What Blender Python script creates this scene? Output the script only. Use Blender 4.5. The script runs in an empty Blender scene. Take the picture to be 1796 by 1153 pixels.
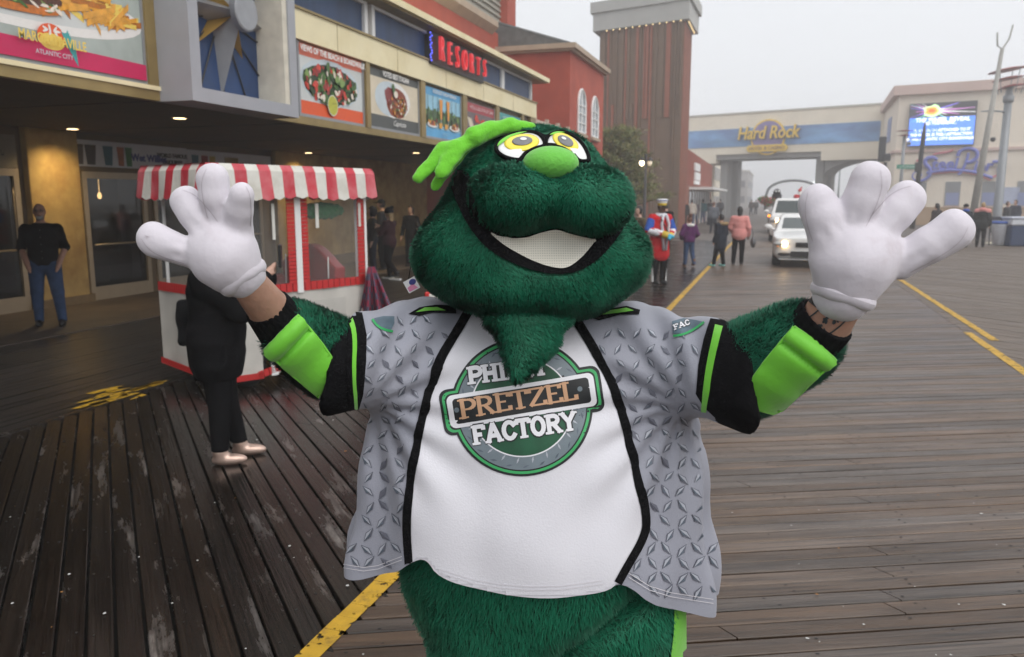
import bpy, bmesh, math, random
import numpy as np
from mathutils import Vector, Matrix
from mathutils.bvhtree import BVHTree
from mathutils.geometry import delaunay_2d_cdt
random.seed(7); RNG = np.random.default_rng(11)
R = math.radians
S = bpy.context.scene
COL = S.collection
# ------------------------------------------------------------------ camera
PITCH, YAW, FPX, PCX, PCY, EYE = R(9.27), R(18.0), 1397.0, 898.0, 576.5, 1.85
cam_d = bpy.data.cameras.new('camera'); cam = bpy.data.objects.new('camera', cam_d); COL.objects.link(cam)
cam_d.sensor_width = 36.0; cam_d.lens = 28.0; cam_d.clip_start = 0.05; cam_d.clip_end = 3000
cam.location = (0, 0, EYE); cam.rotation_euler = (R(90) - PITCH, 0, YAW)
cam_d.dof.use_dof = True; cam_d.dof.focus_distance = 1.95; cam_d.dof.aperture_fstop = 5.6
S.camera = cam
# ------------------------------------------------------------------ sky and sun (foggy, overcast)
SUN_EL, SUN_AZ = R(47), R(126)          # compass-like: direction the light comes from, clockwise from +Y
w = bpy.data.worlds.new('World'); S.world = w; w.use_nodes = True
nt = w.node_tree; nt.nodes.clear()
wo = nt.nodes.new('ShaderNodeOutputWorld'); bg = nt.nodes.new('ShaderNodeBackground')
sky = nt.nodes.new('ShaderNodeTexSky'); sky.sky_type = 'NISHITA'; sky.sun_disc = False
sky.sun_elevation = SUN_EL; sky.sun_rotation = SUN_AZ; sky.dust_density = 5.0; sky.air_density = 1.0
mixn = nt.nodes.new('ShaderNodeMix'); mixn.data_type = 'RGBA'; mixn.inputs['Factor'].default_value = 0.94
nt.links.new(sky.outputs[0], mixn.inputs[6]); mixn.inputs[7].default_value = (8.8, 9.0, 9.3, 1)   # even cloud
nt.links.new(mixn.outputs[2], bg.inputs[0]); bg.inputs[1].default_value = 0.10
nt.links.new(bg.outputs[0], wo.inputs[0])
sun_d = bpy.data.lights.new('sun', 'SUN'); sun = bpy.data.objects.new('sun', sun_d); COL.objects.link(sun)
sun_d.energy = 1.5; sun_d.angle = R(55); sun_d.color = (1.0, 0.97, 0.93)
_s = Vector((math.sin(SUN_AZ) * math.cos(SUN_EL), math.cos(SUN_AZ) * math.cos(SUN_EL), math.sin(SUN_EL)))
sun.rotation_euler = _s.to_track_quat('Z', 'Y').to_euler(); sun.location = _s * 50
S.view_settings.view_transform = 'Standard'; S.view_settings.look = 'None'
S.view_settings.gamma = 1.0; S.view_settings.use_curve_mapping = False; S.view_settings.exposure = 0.18
S.render.engine = 'CYCLES'; S.cycles.use_denoising = True
S.cycles.use_adaptive_sampling = True; S.cycles.adaptive_threshold = .02; S.cycles.max_bounces = 7; S.cycles.diffuse_bounces = 3; S.cycles.glossy_bounces = 3
S.cycles.transmission_bounces = 4; S.cycles.transparent_max_bounces = 12; S.cycles.volume_bounces = 3
S.cycles.caustics_reflective = False; S.cycles.caustics_refractive = False; S.cycles.sample_clamp_indirect = 6
# ------------------------------------------------------------------ where things stand
CP, SP, CYW, SYW = math.cos(PITCH), math.sin(PITCH), math.cos(YAW), math.sin(YAW)
def cdir(px, py):
    u = (px - PCX) / FPX; v = (PCY - py) / FPX
    return (u, CP + v * SP, -SP + v * CP)
def C(px, py, D):                        # photo position and forward distance -> (right, forward, up)
    u, d, z = cdir(px, py); k = D / d
    return np.array((u * k, D, EYE + z * k))
def Wd(x, d, z=0.0): return Vector((x * CYW - d * SYW, x * SYW + d * CYW, z))
def Wc(p): return Wd(p[0], p[1], p[2])
def onX(px, py, X):
    u, d, z = cdir(px, py); g = Wd(u, d); k = X / g.x
    return (g.y * k, EYE + z * k)
def onZ(px, py, Z=0.0):
    u, d, z = cdir(px, py); k = (Z - EYE) / z
    return Wd(u * k, d * k, Z)
# ------------------------------------------------------------------ materials
MATS = {}
def mat(name, col=(.5, .5, .5), rough=.6, var=.12, scale=6., bump=0., bscale=None, metal=0., spec=.5, emit=None, estr=0.,
        stretch=None, sheen=0., coat=0., alpha=1., dark=None, dscale=2., dpos=(.45, .7), objrand=0., trans=0.):
    if name in MATS: return MATS[name]
    m = bpy.data.materials.new(name); m.use_nodes = True; MATS[name] = m
    n = m.node_tree.nodes; l = m.node_tree.links; b = n['Principled BSDF']
    b.inputs['Roughness'].default_value = rough; b.inputs['Metallic'].default_value = metal
    b.inputs['Specular IOR Level'].default_value = spec
    if sheen: b.inputs['Sheen Weight'].default_value = sheen; b.inputs['Sheen Roughness'].default_value = .5
    if coat: b.inputs['Coat Weight'].default_value = coat; b.inputs['Coat Roughness'].default_value = .05
    if alpha < 1: b.inputs['Alpha'].default_value = alpha
    if trans: b.inputs['Transmission Weight'].default_value = trans
    tc = n.new('ShaderNodeTexCoord'); src = tc.outputs['Object']
    if stretch:
        mp = n.new('ShaderNodeMapping'); mp.inputs['Scale'].default_value = stretch
        l.new(src, mp.inputs[0]); src = mp.outputs[0]
    if objrand:
        oi = n.new('ShaderNodeObjectInfo'); va = n.new('ShaderNodeVectorMath'); va.operation = 'MULTIPLY_ADD'
        cmb = n.new('ShaderNodeCombineXYZ'); l.new(oi.outputs['Random'], cmb.inputs[0]); l.new(oi.outputs['Random'], cmb.inputs[1])
        l.new(cmb.outputs[0], va.inputs[0]); va.inputs[1].default_value = (37, 91, 0); l.new(src, va.inputs[2]); src = va.outputs[0]
    no = n.new('ShaderNodeTexNoise'); no.inputs['Scale'].default_value = scale; no.inputs['Detail'].default_value = 6
    l.new(src, no.inputs['Vector'])
    mx = n.new('ShaderNodeMix'); mx.data_type = 'RGBA'
    mx.inputs[6].default_value = tuple(max(0, c * (1 - var)) for c in col) + (1,)
    mx.inputs[7].default_value = tuple(min(1, c * (1 + var)) for c in col) + (1,)
    rr = n.new('ShaderNodeMapRange'); rr.inputs[1].default_value = .3; rr.inputs[2].default_value = .7
    l.new(no.outputs[0], rr.inputs[0]); l.new(rr.outputs[0], mx.inputs[0]); out = mx.outputs[2]
    if dark is not None:                 # stains / wear with a shape of their own
        n2 = n.new('ShaderNodeTexNoise'); n2.inputs['Scale'].default_value = dscale; n2.inputs['Detail'].default_value = 8
        n2.inputs['Roughness'].default_value = .65; l.new(src, n2.inputs['Vector'])
        r2 = n.new('ShaderNodeMapRange'); r2.inputs[1].default_value = dpos[0]; r2.inputs[2].default_value = dpos[1]
        l.new(n2.outputs[0], r2.inputs[0]); m2 = n.new('ShaderNodeMix'); m2.data_type = 'RGBA'
        l.new(r2.outputs[0], m2.inputs[0]); l.new(out, m2.inputs[6]); m2.inputs[7].default_value = tuple(dark) + (1,); out = m2.outputs[2]
    if objrand:
        hs = n.new('ShaderNodeHueSaturation'); mr = n.new('ShaderNodeMapRange')
        mr.inputs[3].default_value = 1 - objrand; mr.inputs[4].default_value = 1 + objrand
        l.new(oi.outputs['Random'], mr.inputs[0]); l.new(mr.outputs[0], hs.inputs['Value']); l.new(out, hs.inputs['Color']); out = hs.outputs[0]
    l.new(out, b.inputs['Base Color'])
    if bump:
        nb = n.new('ShaderNodeTexNoise'); nb.inputs['Scale'].default_value = bscale or scale * 4; nb.inputs['Detail'].default_value = 4
        l.new(src, nb.inputs['Vector']); bp = n.new('ShaderNodeBump'); bp.inputs['Strength'].default_value = bump; bp.inputs['Distance'].default_value = .01
        l.new(nb.outputs[0], bp.inputs['Height']); l.new(bp.outputs[0], b.inputs['Normal'])
    if emit:
        b.inputs['Emission Color'].default_value = tuple(emit) + (1,); b.inputs['Emission Strength'].default_value = estr
    return m
def wood(name, dark, light, pale, palepos, rough, objrand, stretch=1., hue=.03):
    m = bpy.data.materials.new(name); m.use_nodes = True; MATS[name] = m; n = m.node_tree.nodes; l = m.node_tree.links; b = n['Principled BSDF']
    tc = n.new('ShaderNodeTexCoord'); oi = n.new('ShaderNodeObjectInfo'); va = n.new('ShaderNodeVectorMath'); va.operation = 'MULTIPLY_ADD'; cmb = n.new('ShaderNodeCombineXYZ')
    l.new(oi.outputs['Random'], cmb.inputs[0]); l.new(oi.outputs['Random'], cmb.inputs[1]); l.new(cmb.outputs[0], va.inputs[0]); va.inputs[1].default_value = (53, 17, 0); l.new(tc.outputs['Object'], va.inputs[2])
    def noise(sc, scale, det=8, rgh=.6):
        mp = n.new('ShaderNodeMapping'); mp.inputs['Scale'].default_value = sc; l.new(va.outputs[0], mp.inputs[0]); q = n.new('ShaderNodeTexNoise'); q.inputs['Scale'].default_value = scale; q.inputs['Detail'].default_value = det; q.inputs['Roughness'].default_value = rgh
        q.inputs['Distortion'].default_value = .3; l.new(mp.outputs[0], q.inputs['Vector']); return q.outputs[0]
    def rng(o, a, b_, c=0., d=1.):
        r = n.new('ShaderNodeMapRange'); r.inputs[1].default_value = a; r.inputs[2].default_value = b_; r.inputs[3].default_value = c; r.inputs[4].default_value = d; l.new(o, r.inputs[0]); return r.outputs[0]
    def mix(f, a, b_):
        x = n.new('ShaderNodeMix'); x.data_type = 'RGBA'; l.new(f, x.inputs[0])
        for i, v in ((6, a), (7, b_)):
            if isinstance(v, tuple): x.inputs[i].default_value = v + (1,)
            else: l.new(v, x.inputs[i])
        return x.outputs[2]
    fine = noise((1.6*stretch, 55*stretch, 20), 1.0); med = noise((.7*stretch, 12*stretch, 8), 1.0); patch = noise((.9*stretch, 5*stretch, 3), 1.2, 8, .7)
    col = mix(rng(med, .35, .68), dark, light); col = mix(rng(fine, .50, .66, 0, .75), col, tuple(c*.32 for c in dark)); pl = n.new('ShaderNodeMath'); pl.operation = 'MULTIPLY'; l.new(rng(patch, *palepos), pl.inputs[0]); l.new(rng(fine, .62, .42, .15, 1.), pl.inputs[1]); col = mix(pl.outputs[0], col, pale)
    hs = n.new('ShaderNodeHueSaturation'); l.new(rng(oi.outputs['Random'], 0, 1, 1 - objrand, 1 + objrand), hs.inputs['Value']); wn = n.new('ShaderNodeTexWhiteNoise'); wn.noise_dimensions = '1D'; l.new(oi.outputs['Random'], wn.inputs['W']); l.new(rng(wn.outputs[0], 0, 1, .7, 1.4), hs.inputs['Saturation']); l.new(col, hs.inputs['Color']); l.new(hs.outputs[0], b.inputs['Base Color'])
    l.new(rng(patch, .35, .7, rough*.75, rough*1.35), b.inputs['Roughness']); bp = n.new('ShaderNodeBump'); bp.inputs['Strength'].default_value = .6; bp.inputs['Distance'].default_value = .006; l.new(fine, bp.inputs['Height']); l.new(bp.outputs[0], b.inputs['Normal'])
    return m
def srgb(r, g, b):
    f = lambda c: c / 12.92 if c <= .04045 else ((c + .055) / 1.055) ** 2.4
    return (f(r / 255), f(g / 255), f(b / 255))
# ------------------------------------------------------------------ mesh helpers
class MB:
    def __init__(s): s.v = []; s.f = []; s.m = []; s.mi = 0; s.sm = []; s.smooth = False
    def add(s, vs, fs):
        o = len(s.v); s.v.extend([tuple(map(float, p)) for p in vs])
        for f in fs: s.f.append([i + o for i in f]); s.m.append(s.mi); s.sm.append(s.smooth)
    def box(s, lo, hi):
        x0, y0, z0 = lo; x1, y1, z1 = hi
        s.add([(x0,y0,z0),(x1,y0,z0),(x1,y1,z0),(x0,y1,z0),(x0,y0,z1),(x1,y0,z1),(x1,y1,z1),(x0,y1,z1)],
              [(0,3,2,1),(4,5,6,7),(0,1,5,4),(1,2,6,5),(2,3,7,6),(3,0,4,7)])
        return s
    def bbox(s, lo, hi, b=.01):          # box with chamfered vertical/horizontal edges
        x0, y0, z0 = lo; x1, y1, z1 = hi; vs = []
        for z, k in ((z0, b), (z0 + b, 0), (z1 - b, 0), (z1, b)):
            for x, y in ((x0+b+k, y0+k), (x1-b-k, y0+k), (x1-k, y0+b+k), (x1-k, y1-b-k), (x1-b-k, y1-k), (x0+b+k, y1-k), (x0+k, y1-b-k), (x0+k, y0+b+k)): vs.append((x, y, z))
        fs = [tuple(range(7, -1, -1)), tuple(range(24, 32))]
        for r in range(3):
            for i in range(8): j = (i + 1) % 8; fs.append((r*8+i, r*8+j, r*8+8+j, r*8+8+i))
        s.add(vs, fs); return s
    def tube(s, pts, rad, n=10, cap=True, flat=1.0):
        pts = [Vector(p) for p in pts]; rad = [rad] * len(pts) if not hasattr(rad, '__len__') else rad
        vs = []; up0 = None
        for i, p in enumerate(pts):
            t = (pts[min(i+1, len(pts)-1)] - pts[max(i-1, 0)]).normalized()
            if up0 is None: up0 = Vector((0,0,1)) if abs(t.z) < .9 else Vector((1,0,0))
            a = t.cross(up0).normalized(); b = a.cross(t).normalized(); up0 = b
            for k in range(n):
                q = 2*math.pi*k/n; vs.append(p + a*math.cos(q)*rad[i] + b*math.sin(q)*rad[i]*flat)
        fs = [(i*n+k, i*n+(k+1)%n, (i+1)*n+(k+1)%n, (i+1)*n+k) for i in range(len(pts)-1) for k in range(n)]
        if cap: fs += [tuple(range(n-1, -1, -1)), tuple(range((len(pts)-1)*n, len(pts)*n))]
        s.add(vs, fs); return s
    def lathe(s, prof, c=(0,0,0), n=16, axis='z'):
        vs = []
        for r, h in prof:
            for k in range(n):
                q = 2*math.pi*k/n; x, y = r*math.cos(q), r*math.sin(q)
                vs.append((c[0]+x, c[1]+y, c[2]+h) if axis == 'z' else ((c[0]+h, c[1]+x, c[2]+y) if axis == 'x' else (c[0]+x, c[1]+h, c[2]+y)))
        fs = [(i*n+k, i*n+(k+1)%n, (i+1)*n+(k+1)%n, (i+1)*n+k) for i in range(len(prof)-1) for k in range(n)]
        fs += [tuple(range(n-1, -1, -1)), tuple(range((len(prof)-1)*n, len(prof)*n))]
        s.add(vs, fs); return s
    def prism(s, poly, off):             # poly: 3d points, extruded by off
        n = len(poly); o = Vector(off); vs = [Vector(p) for p in poly] + [Vector(p) + o for p in poly]
        s.add(vs, [tuple(range(n)), tuple(range(2*n-1, n-1, -1))] + [(i, i+n, (i+1)%n+n, (i+1)%n) for i in range(n)]); return s
    def poly(s, pts): s.add(pts, [tuple(range(len(pts)))]); return s
    def grid(s, rows):                   # rows of equal length
        n = len(rows[0]); s.add([p for r in rows for p in r], [(i*n+k, i*n+k+1, (i+1)*n+k+1, (i+1)*n+k) for i in range(len(rows)-1) for k in range(n-1)]); return s
    def mesh(s, name, mats, recalc=False):
        me = bpy.data.meshes.new(name); me.from_pydata(s.v, [], s.f)
        for m in (mats if isinstance(mats, (list, tuple)) else [mats]): me.materials.append(m)
        me.polygons.foreach_set('material_index', s.m); me.polygons.foreach_set('use_smooth', s.sm)
        if recalc:
            bm = bmesh.new(); bm.from_mesh(me); bmesh.ops.recalc_face_normals(bm, faces=bm.faces); bm.to_mesh(me); bm.free()
        me.update(); return me
    def build(s, name, mats, parent=None, recalc=True): return link(name, s.mesh(name, mats, recalc), parent)
def link(name, me, parent=None):
    o = bpy.data.objects.new(name, me); COL.objects.link(o)
    if parent is not None: o.parent = parent
    return o
def tag(o, label=None, cat=None, group=None, kind=None):
    if label: o['label'] = label
    if cat: o['category'] = cat
    if group: o['group'] = group
    if kind: o['kind'] = kind
    return o
def thing(name, label, cat, loc=(0,0,0), rz=0., group=None):
    o = bpy.data.objects.new(name, None); COL.objects.link(o); o.location = loc; o.rotation_euler = (0, 0, rz); o.empty_display_size = .2
    return tag(o, label, cat, group)
def quick(name, fn, mats, parent=None, smooth=False):
    b = MB(); b.smooth = smooth; fn(b); return b.build(name, mats, parent)
def bx(name, lo, hi, m, parent, b=0.):
    q = MB(); q.bbox(lo, hi, b) if b else q.box(lo, hi); return q.build(name, m, parent)
# ------------------------------------------------------------------ implicit surfaces
def smin(a, b, k):
    h = np.clip(.5 + .5*(b - a)/k, 0, 1); return b + (a - b)*h - k*h*(1 - h)
def smax(a, b, k): return -smin(-a, -b, k)
def ell(P, c, r):
    q = [(P[i] - c[i]) for i in range(3)]
    k0 = np.sqrt(sum((q[i]/r[i])**2 for i in range(3))); k1 = np.sqrt(sum((q[i]/r[i]**2)**2 for i in range(3)))
    return k0*(k0 - 1)/np.maximum(k1, 1e-6)
def cap(P, a, b, ra, rb, sq=(1, 1, 1)):
    a = np.asarray(a, float); b = np.asarray(b, float); d = b - a
    pa = [(P[i] - a[i]) for i in range(3)]
    h = np.clip(sum(pa[i]*d[i] for i in range(3))/max(1e-9, float((d*d).sum())), 0, 1)
    return np.sqrt(sum(((pa[i] - d[i]*h)/sq[i])**2 for i in range(3))) - (ra + (rb - ra)*h)
def cone(P, a, b, ra, rb):               # capped, flat ends
    a = np.asarray(a, float); b = np.asarray(b, float); d = b - a; L = math.sqrt(float((d*d).sum())); d = d/L
    pa = [(P[i] - a[i]) for i in range(3)]; h = sum(pa[i]*d[i] for i in range(3))
    rad = np.sqrt(np.maximum(sum((pa[i] - d[i]*h)**2 for i in range(3)), 0)); t = np.clip(h/L, 0, 1)
    return np.maximum(rad - (ra + (rb - ra)*t), np.maximum(-h, h - L))
def surf(f, lo, hi, h):
    ax = [np.arange(lo[i], hi[i] + h, h) for i in range(3)]
    P = np.meshgrid(*ax, indexing='ij'); v = f(P).astype(float); n = v.shape
    c = tuple(k - 1 for k in n); acc = np.zeros(c + (3,)); cnt = np.zeros(c)
    corner = lambda o: v[o[0]:n[0]-1+o[0], o[1]:n[1]-1+o[1], o[2]:n[2]-1+o[2]]
    for axis in range(3):
        o1, o2 = [k for k in range(3) if k != axis]
        for i in (0, 1):
            for j in (0, 1):
                p = [0, 0, 0]; p[o1] = i; p[o2] = j; q = list(p); q[axis] = 1
                a = corner(p); b = corner(q); cr = (a < 0) != (b < 0); t = np.where(cr, a/np.where(cr, a - b, 1), 0)
                for k in range(3): acc[..., k] += np.where(cr, t if k == axis else p[k], 0)
                cnt += cr
    act = cnt > 0; idx = np.full(c, -1); idx[act] = np.arange(act.sum())
    I = np.argwhere(act); vs = np.array(lo) + (I + acc[act]/cnt[act][:, None])*h
    qs = []
    for axis in range(3):
        o1, o2 = (axis + 1) % 3, (axis + 2) % 3
        sl = [slice(1, n[k]-1) for k in range(3)]; sl[axis] = slice(0, n[axis]-1); a = v[tuple(sl)]
        sl[axis] = slice(1, n[axis]); b = v[tuple(sl)]
        for sign in (0, 1):
            cr = (a < 0) & (b >= 0) if sign == 0 else (a >= 0) & (b < 0)
            e = np.argwhere(cr); e[:, o1] += 1; e[:, o2] += 1; q = []
            for d1, d2 in ((-1, -1), (0, -1), (0, 0), (-1, 0)):
                g = e.copy(); g[:, o1] += d1; g[:, o2] += d2; q.append(idx[g[:, 0], g[:, 1], g[:, 2]])
            q = np.stack(q, 1); qs.append(q if sign == 0 else q[:, ::-1])
    return vs, np.concatenate(qs)
def npmesh(name, vs, fs, mats, smooth=True, off=None):
    vs = np.asarray(vs, float); fs = np.asarray(fs)
    if off is not None: vs = vs - np.asarray(off)
    me = bpy.data.meshes.new(name); me.vertices.add(len(vs)); me.vertices.foreach_set('co', vs.astype(np.float32).ravel())
    k = fs.shape[1]; me.loops.add(fs.size); me.loops.foreach_set('vertex_index', fs.astype(np.int32).ravel())
    me.polygons.add(len(fs)); me.polygons.foreach_set('loop_start', np.arange(0, fs.size, k, dtype=np.int32))
    me.polygons.foreach_set('loop_total', np.full(len(fs), k, dtype=np.int32))
    me.polygons.foreach_set('use_smooth', np.full(len(fs), smooth))
    for m in (mats if isinstance(mats, (list, tuple)) else [mats]): me.materials.append(m)
    me.update(calc_edges=True); return me
def sdf_obj(name, f, lo, hi, h, m, parent, off=None):
    vs, fs = surf(f, lo, hi, h)
    if len(fs) == 0: return None
    return link(name, npmesh(name, vs, fs, m, True, off), parent)
def wob(p, k, seed):                     # cheap smooth noise on an (n,3) array
    r = np.random.default_rng(seed); s = 0
    for i in range(5):
        d = r.normal(size=3); d *= k*(.6 + .5*i)/np.linalg.norm(d); s = s + np.sin(p @ d + r.uniform(0, 6.3))/(1 + .5*i)
    return s/2.2
def fur(name, vs, fs, dens, length, m, parent, off, keep=None, comb=(0, 0, -1), width=.0013, seed=3, lift=.5):
    rg = np.random.default_rng(seed); a, b, c, d = (vs[fs[:, i]] for i in range(4))
    n = np.cross(c - a, d - b); ar = np.linalg.norm(n, axis=1)/2; n = n/np.maximum(1e-9, 2*ar[:, None])
    N = int(ar.sum()*dens); pick = rg.choice(len(fs), N, p=ar/ar.sum()); u, w_ = rg.random(N)[:, None], rg.random(N)[:, None]
    p = (a[pick]*(1-u) + b[pick]*u)*(1-w_) + (d[pick]*(1-u) + c[pick]*u)*w_; nn = n[pick]
    if keep is not None: k = keep(p, nn); p, nn = p[k], nn[k]; N = len(p)
    cb = np.stack([wob(p, 13, seed+1)*.9 + wob(p, 60, seed+4)*.5, wob(p, 14, seed+2)*.5 + wob(p, 55, seed+5)*.4, wob(p, 12, seed+3)*.5 + wob(p, 65, seed+6)*.4], 1) + np.array(comb)
    dr = nn*lift + cb*.45 + rg.normal(size=(N, 3))*.16; tn = (dr*nn).sum(1)[:, None]
    dr = dr + nn*np.maximum(.22 - tn, 0); dr /= np.linalg.norm(dr, axis=1)[:, None]
    L = (length*(.65 + .5*rg.random(N))*(1 + .18*wob(p, 45, seed+9)))[:, None]
    sd = np.cross(dr, nn); sd /= np.maximum(1e-6, np.linalg.norm(sd, axis=1)[:, None]); sd = sd*(width*(.6 + .6*rg.random(N)))[:, None]
    mid = p + dr*L*.55; tip = mid + (dr*.8 + np.array(comb)*.35 - nn*.15)*L*.5
    V = np.stack([p - sd, p + sd, mid + sd*.8, mid - sd*.8, tip + sd*.25, tip - sd*.25], 1).reshape(-1, 3)
    o = (np.arange(N)*6)[:, None]; F = np.concatenate([o + np.array([0, 1, 2, 3]), o + np.array([3, 2, 4, 5])])
    ob = link(name, npmesh(name, V, F, m, True, off), parent)
    ob.data.materials[0] = m
    at = ob.data.color_attributes.new('tone', 'FLOAT_COLOR', 'POINT')
    tone = np.clip(.5 + .22*wob(p, 30, seed+7) + .2*rg.normal(size=N), 0, 1); tc = np.repeat(tone, 6)
    at.data.foreach_set('color', np.stack([tc, tc, tc, np.ones_like(tc)], 1).astype(np.float32).ravel())
    sn = ob.data.attributes.new('snorm', 'FLOAT_VECTOR', 'POINT'); sn.data.foreach_set('vector', np.repeat(nn*.75 + dr*.25, 6, axis=0).astype(np.float32).ravel())
    ob['kind'] = 'stuff'; return ob
def textmesh(txt, size=1., depth=0., shear=0., bold=0., align='CENTER', sx=1.):
    cu = bpy.data.curves.new('txt', 'FONT'); cu.body = txt; cu.size = size; cu.extrude = depth; cu.shear = shear; cu.offset = bold
    cu.align_x = align; cu.align_y = 'CENTER'; cu.resolution_u = 3
    o = bpy.data.objects.new('txt', cu); COL.objects.link(o); dg = bpy.context.evaluated_depsgraph_get()
    me = bpy.data.meshes.new_from_object(o.evaluated_get(dg), depsgraph=dg)
    bpy.data.objects.remove(o); bpy.data.curves.remove(cu)
    if sx != 1.: me.transform(Matrix.Diagonal((sx, 1, 1, 1)))
    me.materials.clear(); return me
def text_on(name, txt, size, m, parent, o, right, up, depth=.004, **k):   # flat lettering on any plane
    me = textmesh(txt, size, depth, **k); r = Vector(right).normalized(); u = Vector(up).normalized(); nrm = r.cross(u)
    me.transform(Matrix.Translation(Vector(o)) @ Matrix(((r.x, u.x, nrm.x, 0), (r.y, u.y, nrm.y, 0), (r.z, u.z, nrm.z, 0), (0, 0, 0, 1))))
    me.materials.append(m); return link(name, me, parent)
def inpoly(q, poly):
    poly = np.array(poly, float); x, y = q[:, 0], q[:, 1]; ins = np.zeros(len(q), bool); j = len(poly) - 1
    for i in range(len(poly)):
        xi, yi = poly[i]; xj, yj = poly[j]
        c = ((yi > y) != (yj > y)) & (x < (xj - xi)*(y - yi)/(yj - yi + 1e-12) + xi); ins ^= c; j = i
    return ins
def dense(poly, step, closed=True):
    out = []; n = len(poly)
    for i in range(n if closed else n - 1):
        a = np.array(poly[i], float); b = np.array(poly[(i+1) % n], float); k = max(1, int(np.hypot(*(b - a))/step))
        out += [a + (b - a)*t/k for t in range(k)]
    if not closed: out.append(np.array(poly[-1], float))
    return out
def smooth_line(pts, it=2, closed=False):
    p = [np.array(q, float) for q in pts]
    for _ in range(it):
        r = [] if closed else [p[0]]
        for i in range(len(p) if closed else len(p) - 1):
            a, b = p[i], p[(i+1) % len(p)]; r += [a*.75 + b*.25, a*.25 + b*.75]
        if not closed: r.append(p[-1])
        p = r
    return p
# ================================================================== ground, boardwalk, painted lines
wood_lane = wood('worn_planks', (.056, .038, .027), (.138, .094, .066), (.25, .185, .13), (.57, .79), .42, .34)
wood_wet_shade = wood('wet_shaded_planks', (.006, .0048, .004), (.019, .0145, .0115), (.24, .215, .20), (.56, .73), .24, .40)  # wet wood, with canopy shade painted into its near-black base
wood_far = mat('far_deck', (.115, .093, .080), .6, .35, 1.2, .3, 20, stretch=(.35, 5, 1), dark=(.07, .055, .045), dscale=.5)
wood_side = wood('side_planks', (.10, .082, .068), (.20, .165, .14), (.28, .25, .22), (.55, .8), .6, .1)
wood_dark = mat('dark_wet_deck', (.018, .015, .013), .30, .5, 2.0, .4, 14, stretch=(6, .7, 1), dark=(.05, .04, .035), dscale=1.0)
gap_m = mat('underdeck', (.008, .007, .006), .9)
nail_m = mat('nail_rust', (.012, .010, .009), .6)
g = MB(); g.box((-170, -30, -1.2), (170, 460, -.30)); tag(g.build('ground', mat('sand_ground', (.16, .14, .12), .9, .2, .4)), kind='structure')
g = MB(); g.box((-14, -6, -.28), (14.5, 36, -.055)); deck = tag(g.build('boardwalk', gap_m), kind='structure')
g = MB(); g.box((-40, 36.0, -.28), (60, 455, -.002)); g.box((14.5, -6, -.28), (60, 36.0, -.002)); g.build('far_decking', wood_far, deck)
def plank_meshes(name, a, x0, x1, wd, m, nv, seed):
    rr = random.Random(seed); out = []; a = R(a); sa, ca = math.sin(a), math.cos(a); Lh = (x1 - x0)/abs(sa); cot = ca/sa
    sgn = 1 if sa > 0 else -1
    for k in range(nv):
        mb = MB(); h = wd/2 - rr.uniform(.0038, .0070); rows = []; tb = rr.uniform(.15, .85)
        for w_, z in ((-h, -.045), (-h, -.004), (-h + .004, 0), (h - .004, 0), (h, -.004), (h, -.045)):
            s0 = -w_*cot + .002; rows.append([(s0 + Lh*t + 0, w_ + (.0022*math.sin(9*t + k*2 + 3*t*k) if z < 0 else .002*math.sin(9*t + k*2 + 3*t*k)), z + (.0012*math.sin(14*t + k))) for t in (np.linspace(0, .9993, 7) if k % 3 else list(np.linspace(0, tb, 4)) + list(np.linspace(tb + .0014, .9993, 4)))])
        for sub in ([rows] if k % 3 else [[r[:4] for r in rows], [r[4:] for r in rows]]): mb.grid(sub); mb.poly([r[0] for r in sub][::-1]); mb.poly([r[-1] for r in sub])
        mb.mi = 1
        s = rr.uniform(.1, .4)
        while s < Lh:
            for w_ in (-.028, .026):
                if rr.random() < .75:
                    cx, cy = s + rr.uniform(-.03, .03) - w_*cot, w_ + rr.uniform(-.008, .008); r0 = rr.uniform(.0045, .0075)
                    mb.poly([(cx + r0*1.4*math.cos(q), cy + r0*math.sin(q), .0016) for q in np.linspace(0, 2*math.pi, 7)[:-1]])
            s += rr.choice((.61, .61, 1.22))
        out.append(mb.mesh(name, [m, nail_m]))
    return out
PITCH_W = .116
def lay(name, a, x0, x1, y0, y1, m, seed, nv=14):
    ms = plank_meshes(name, a, x0, x1, PITCH_W, m, nv, seed); rr = random.Random(seed + 1); st = PITCH_W/abs(math.sin(R(a))); y = y0
    xs = x0 if math.sin(R(a)) > 0 else x1
    while y < y1:
        o = link(name, rr.choice(ms), deck); o.location = (xs, y, rr.uniform(-.0025, .0015)); o.rotation_euler = (R(rr.uniform(-.5, .5)), 0, R(90 - a)); y += st
lay('plank', 65.5, -1.70, 2.65, -.6, 31.5, wood_lane, 3)
lay('plank', -45.0, -5.70, -1.70, -4.4, 5.6 + 6, wood_wet_shade, 9)
def joined(name, a, x0, x1, y0, y1, m, seed, w=PITCH_W):
    rr = random.Random(seed); mb = MB(); a = R(a); d = Vector((math.sin(a), math.cos(a), 0)); n = Vector((math.cos(a), -math.sin(a), 0)); st = w/abs(math.sin(a)); y = y0
    L = (x1 - x0)/abs(math.sin(a)); cot = math.cos(a)/math.sin(a); h = w/2 - .004; xs = x0 if math.sin(a) > 0 else x1
    while y < y1:
        zz = rr.uniform(-.004, .001); q = []
        for w_ in (-h, h):
            for s in (-w_*cot, -w_*cot + L): q.append(Vector((xs, y, 0)) + d*s + n*w_)
        vs = [(p.x, p.y, zz) for p in q] + [(p.x, p.y, -.05) for p in q]
        mb.add(vs, [(0, 1, 3, 2), (0, 4, 5, 1), (2, 3, 7, 6), (0, 2, 6, 4), (1, 5, 7, 3)]); y += st
    o = mb.build(name, m, deck); o['kind'] = 'stuff'; return o
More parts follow.
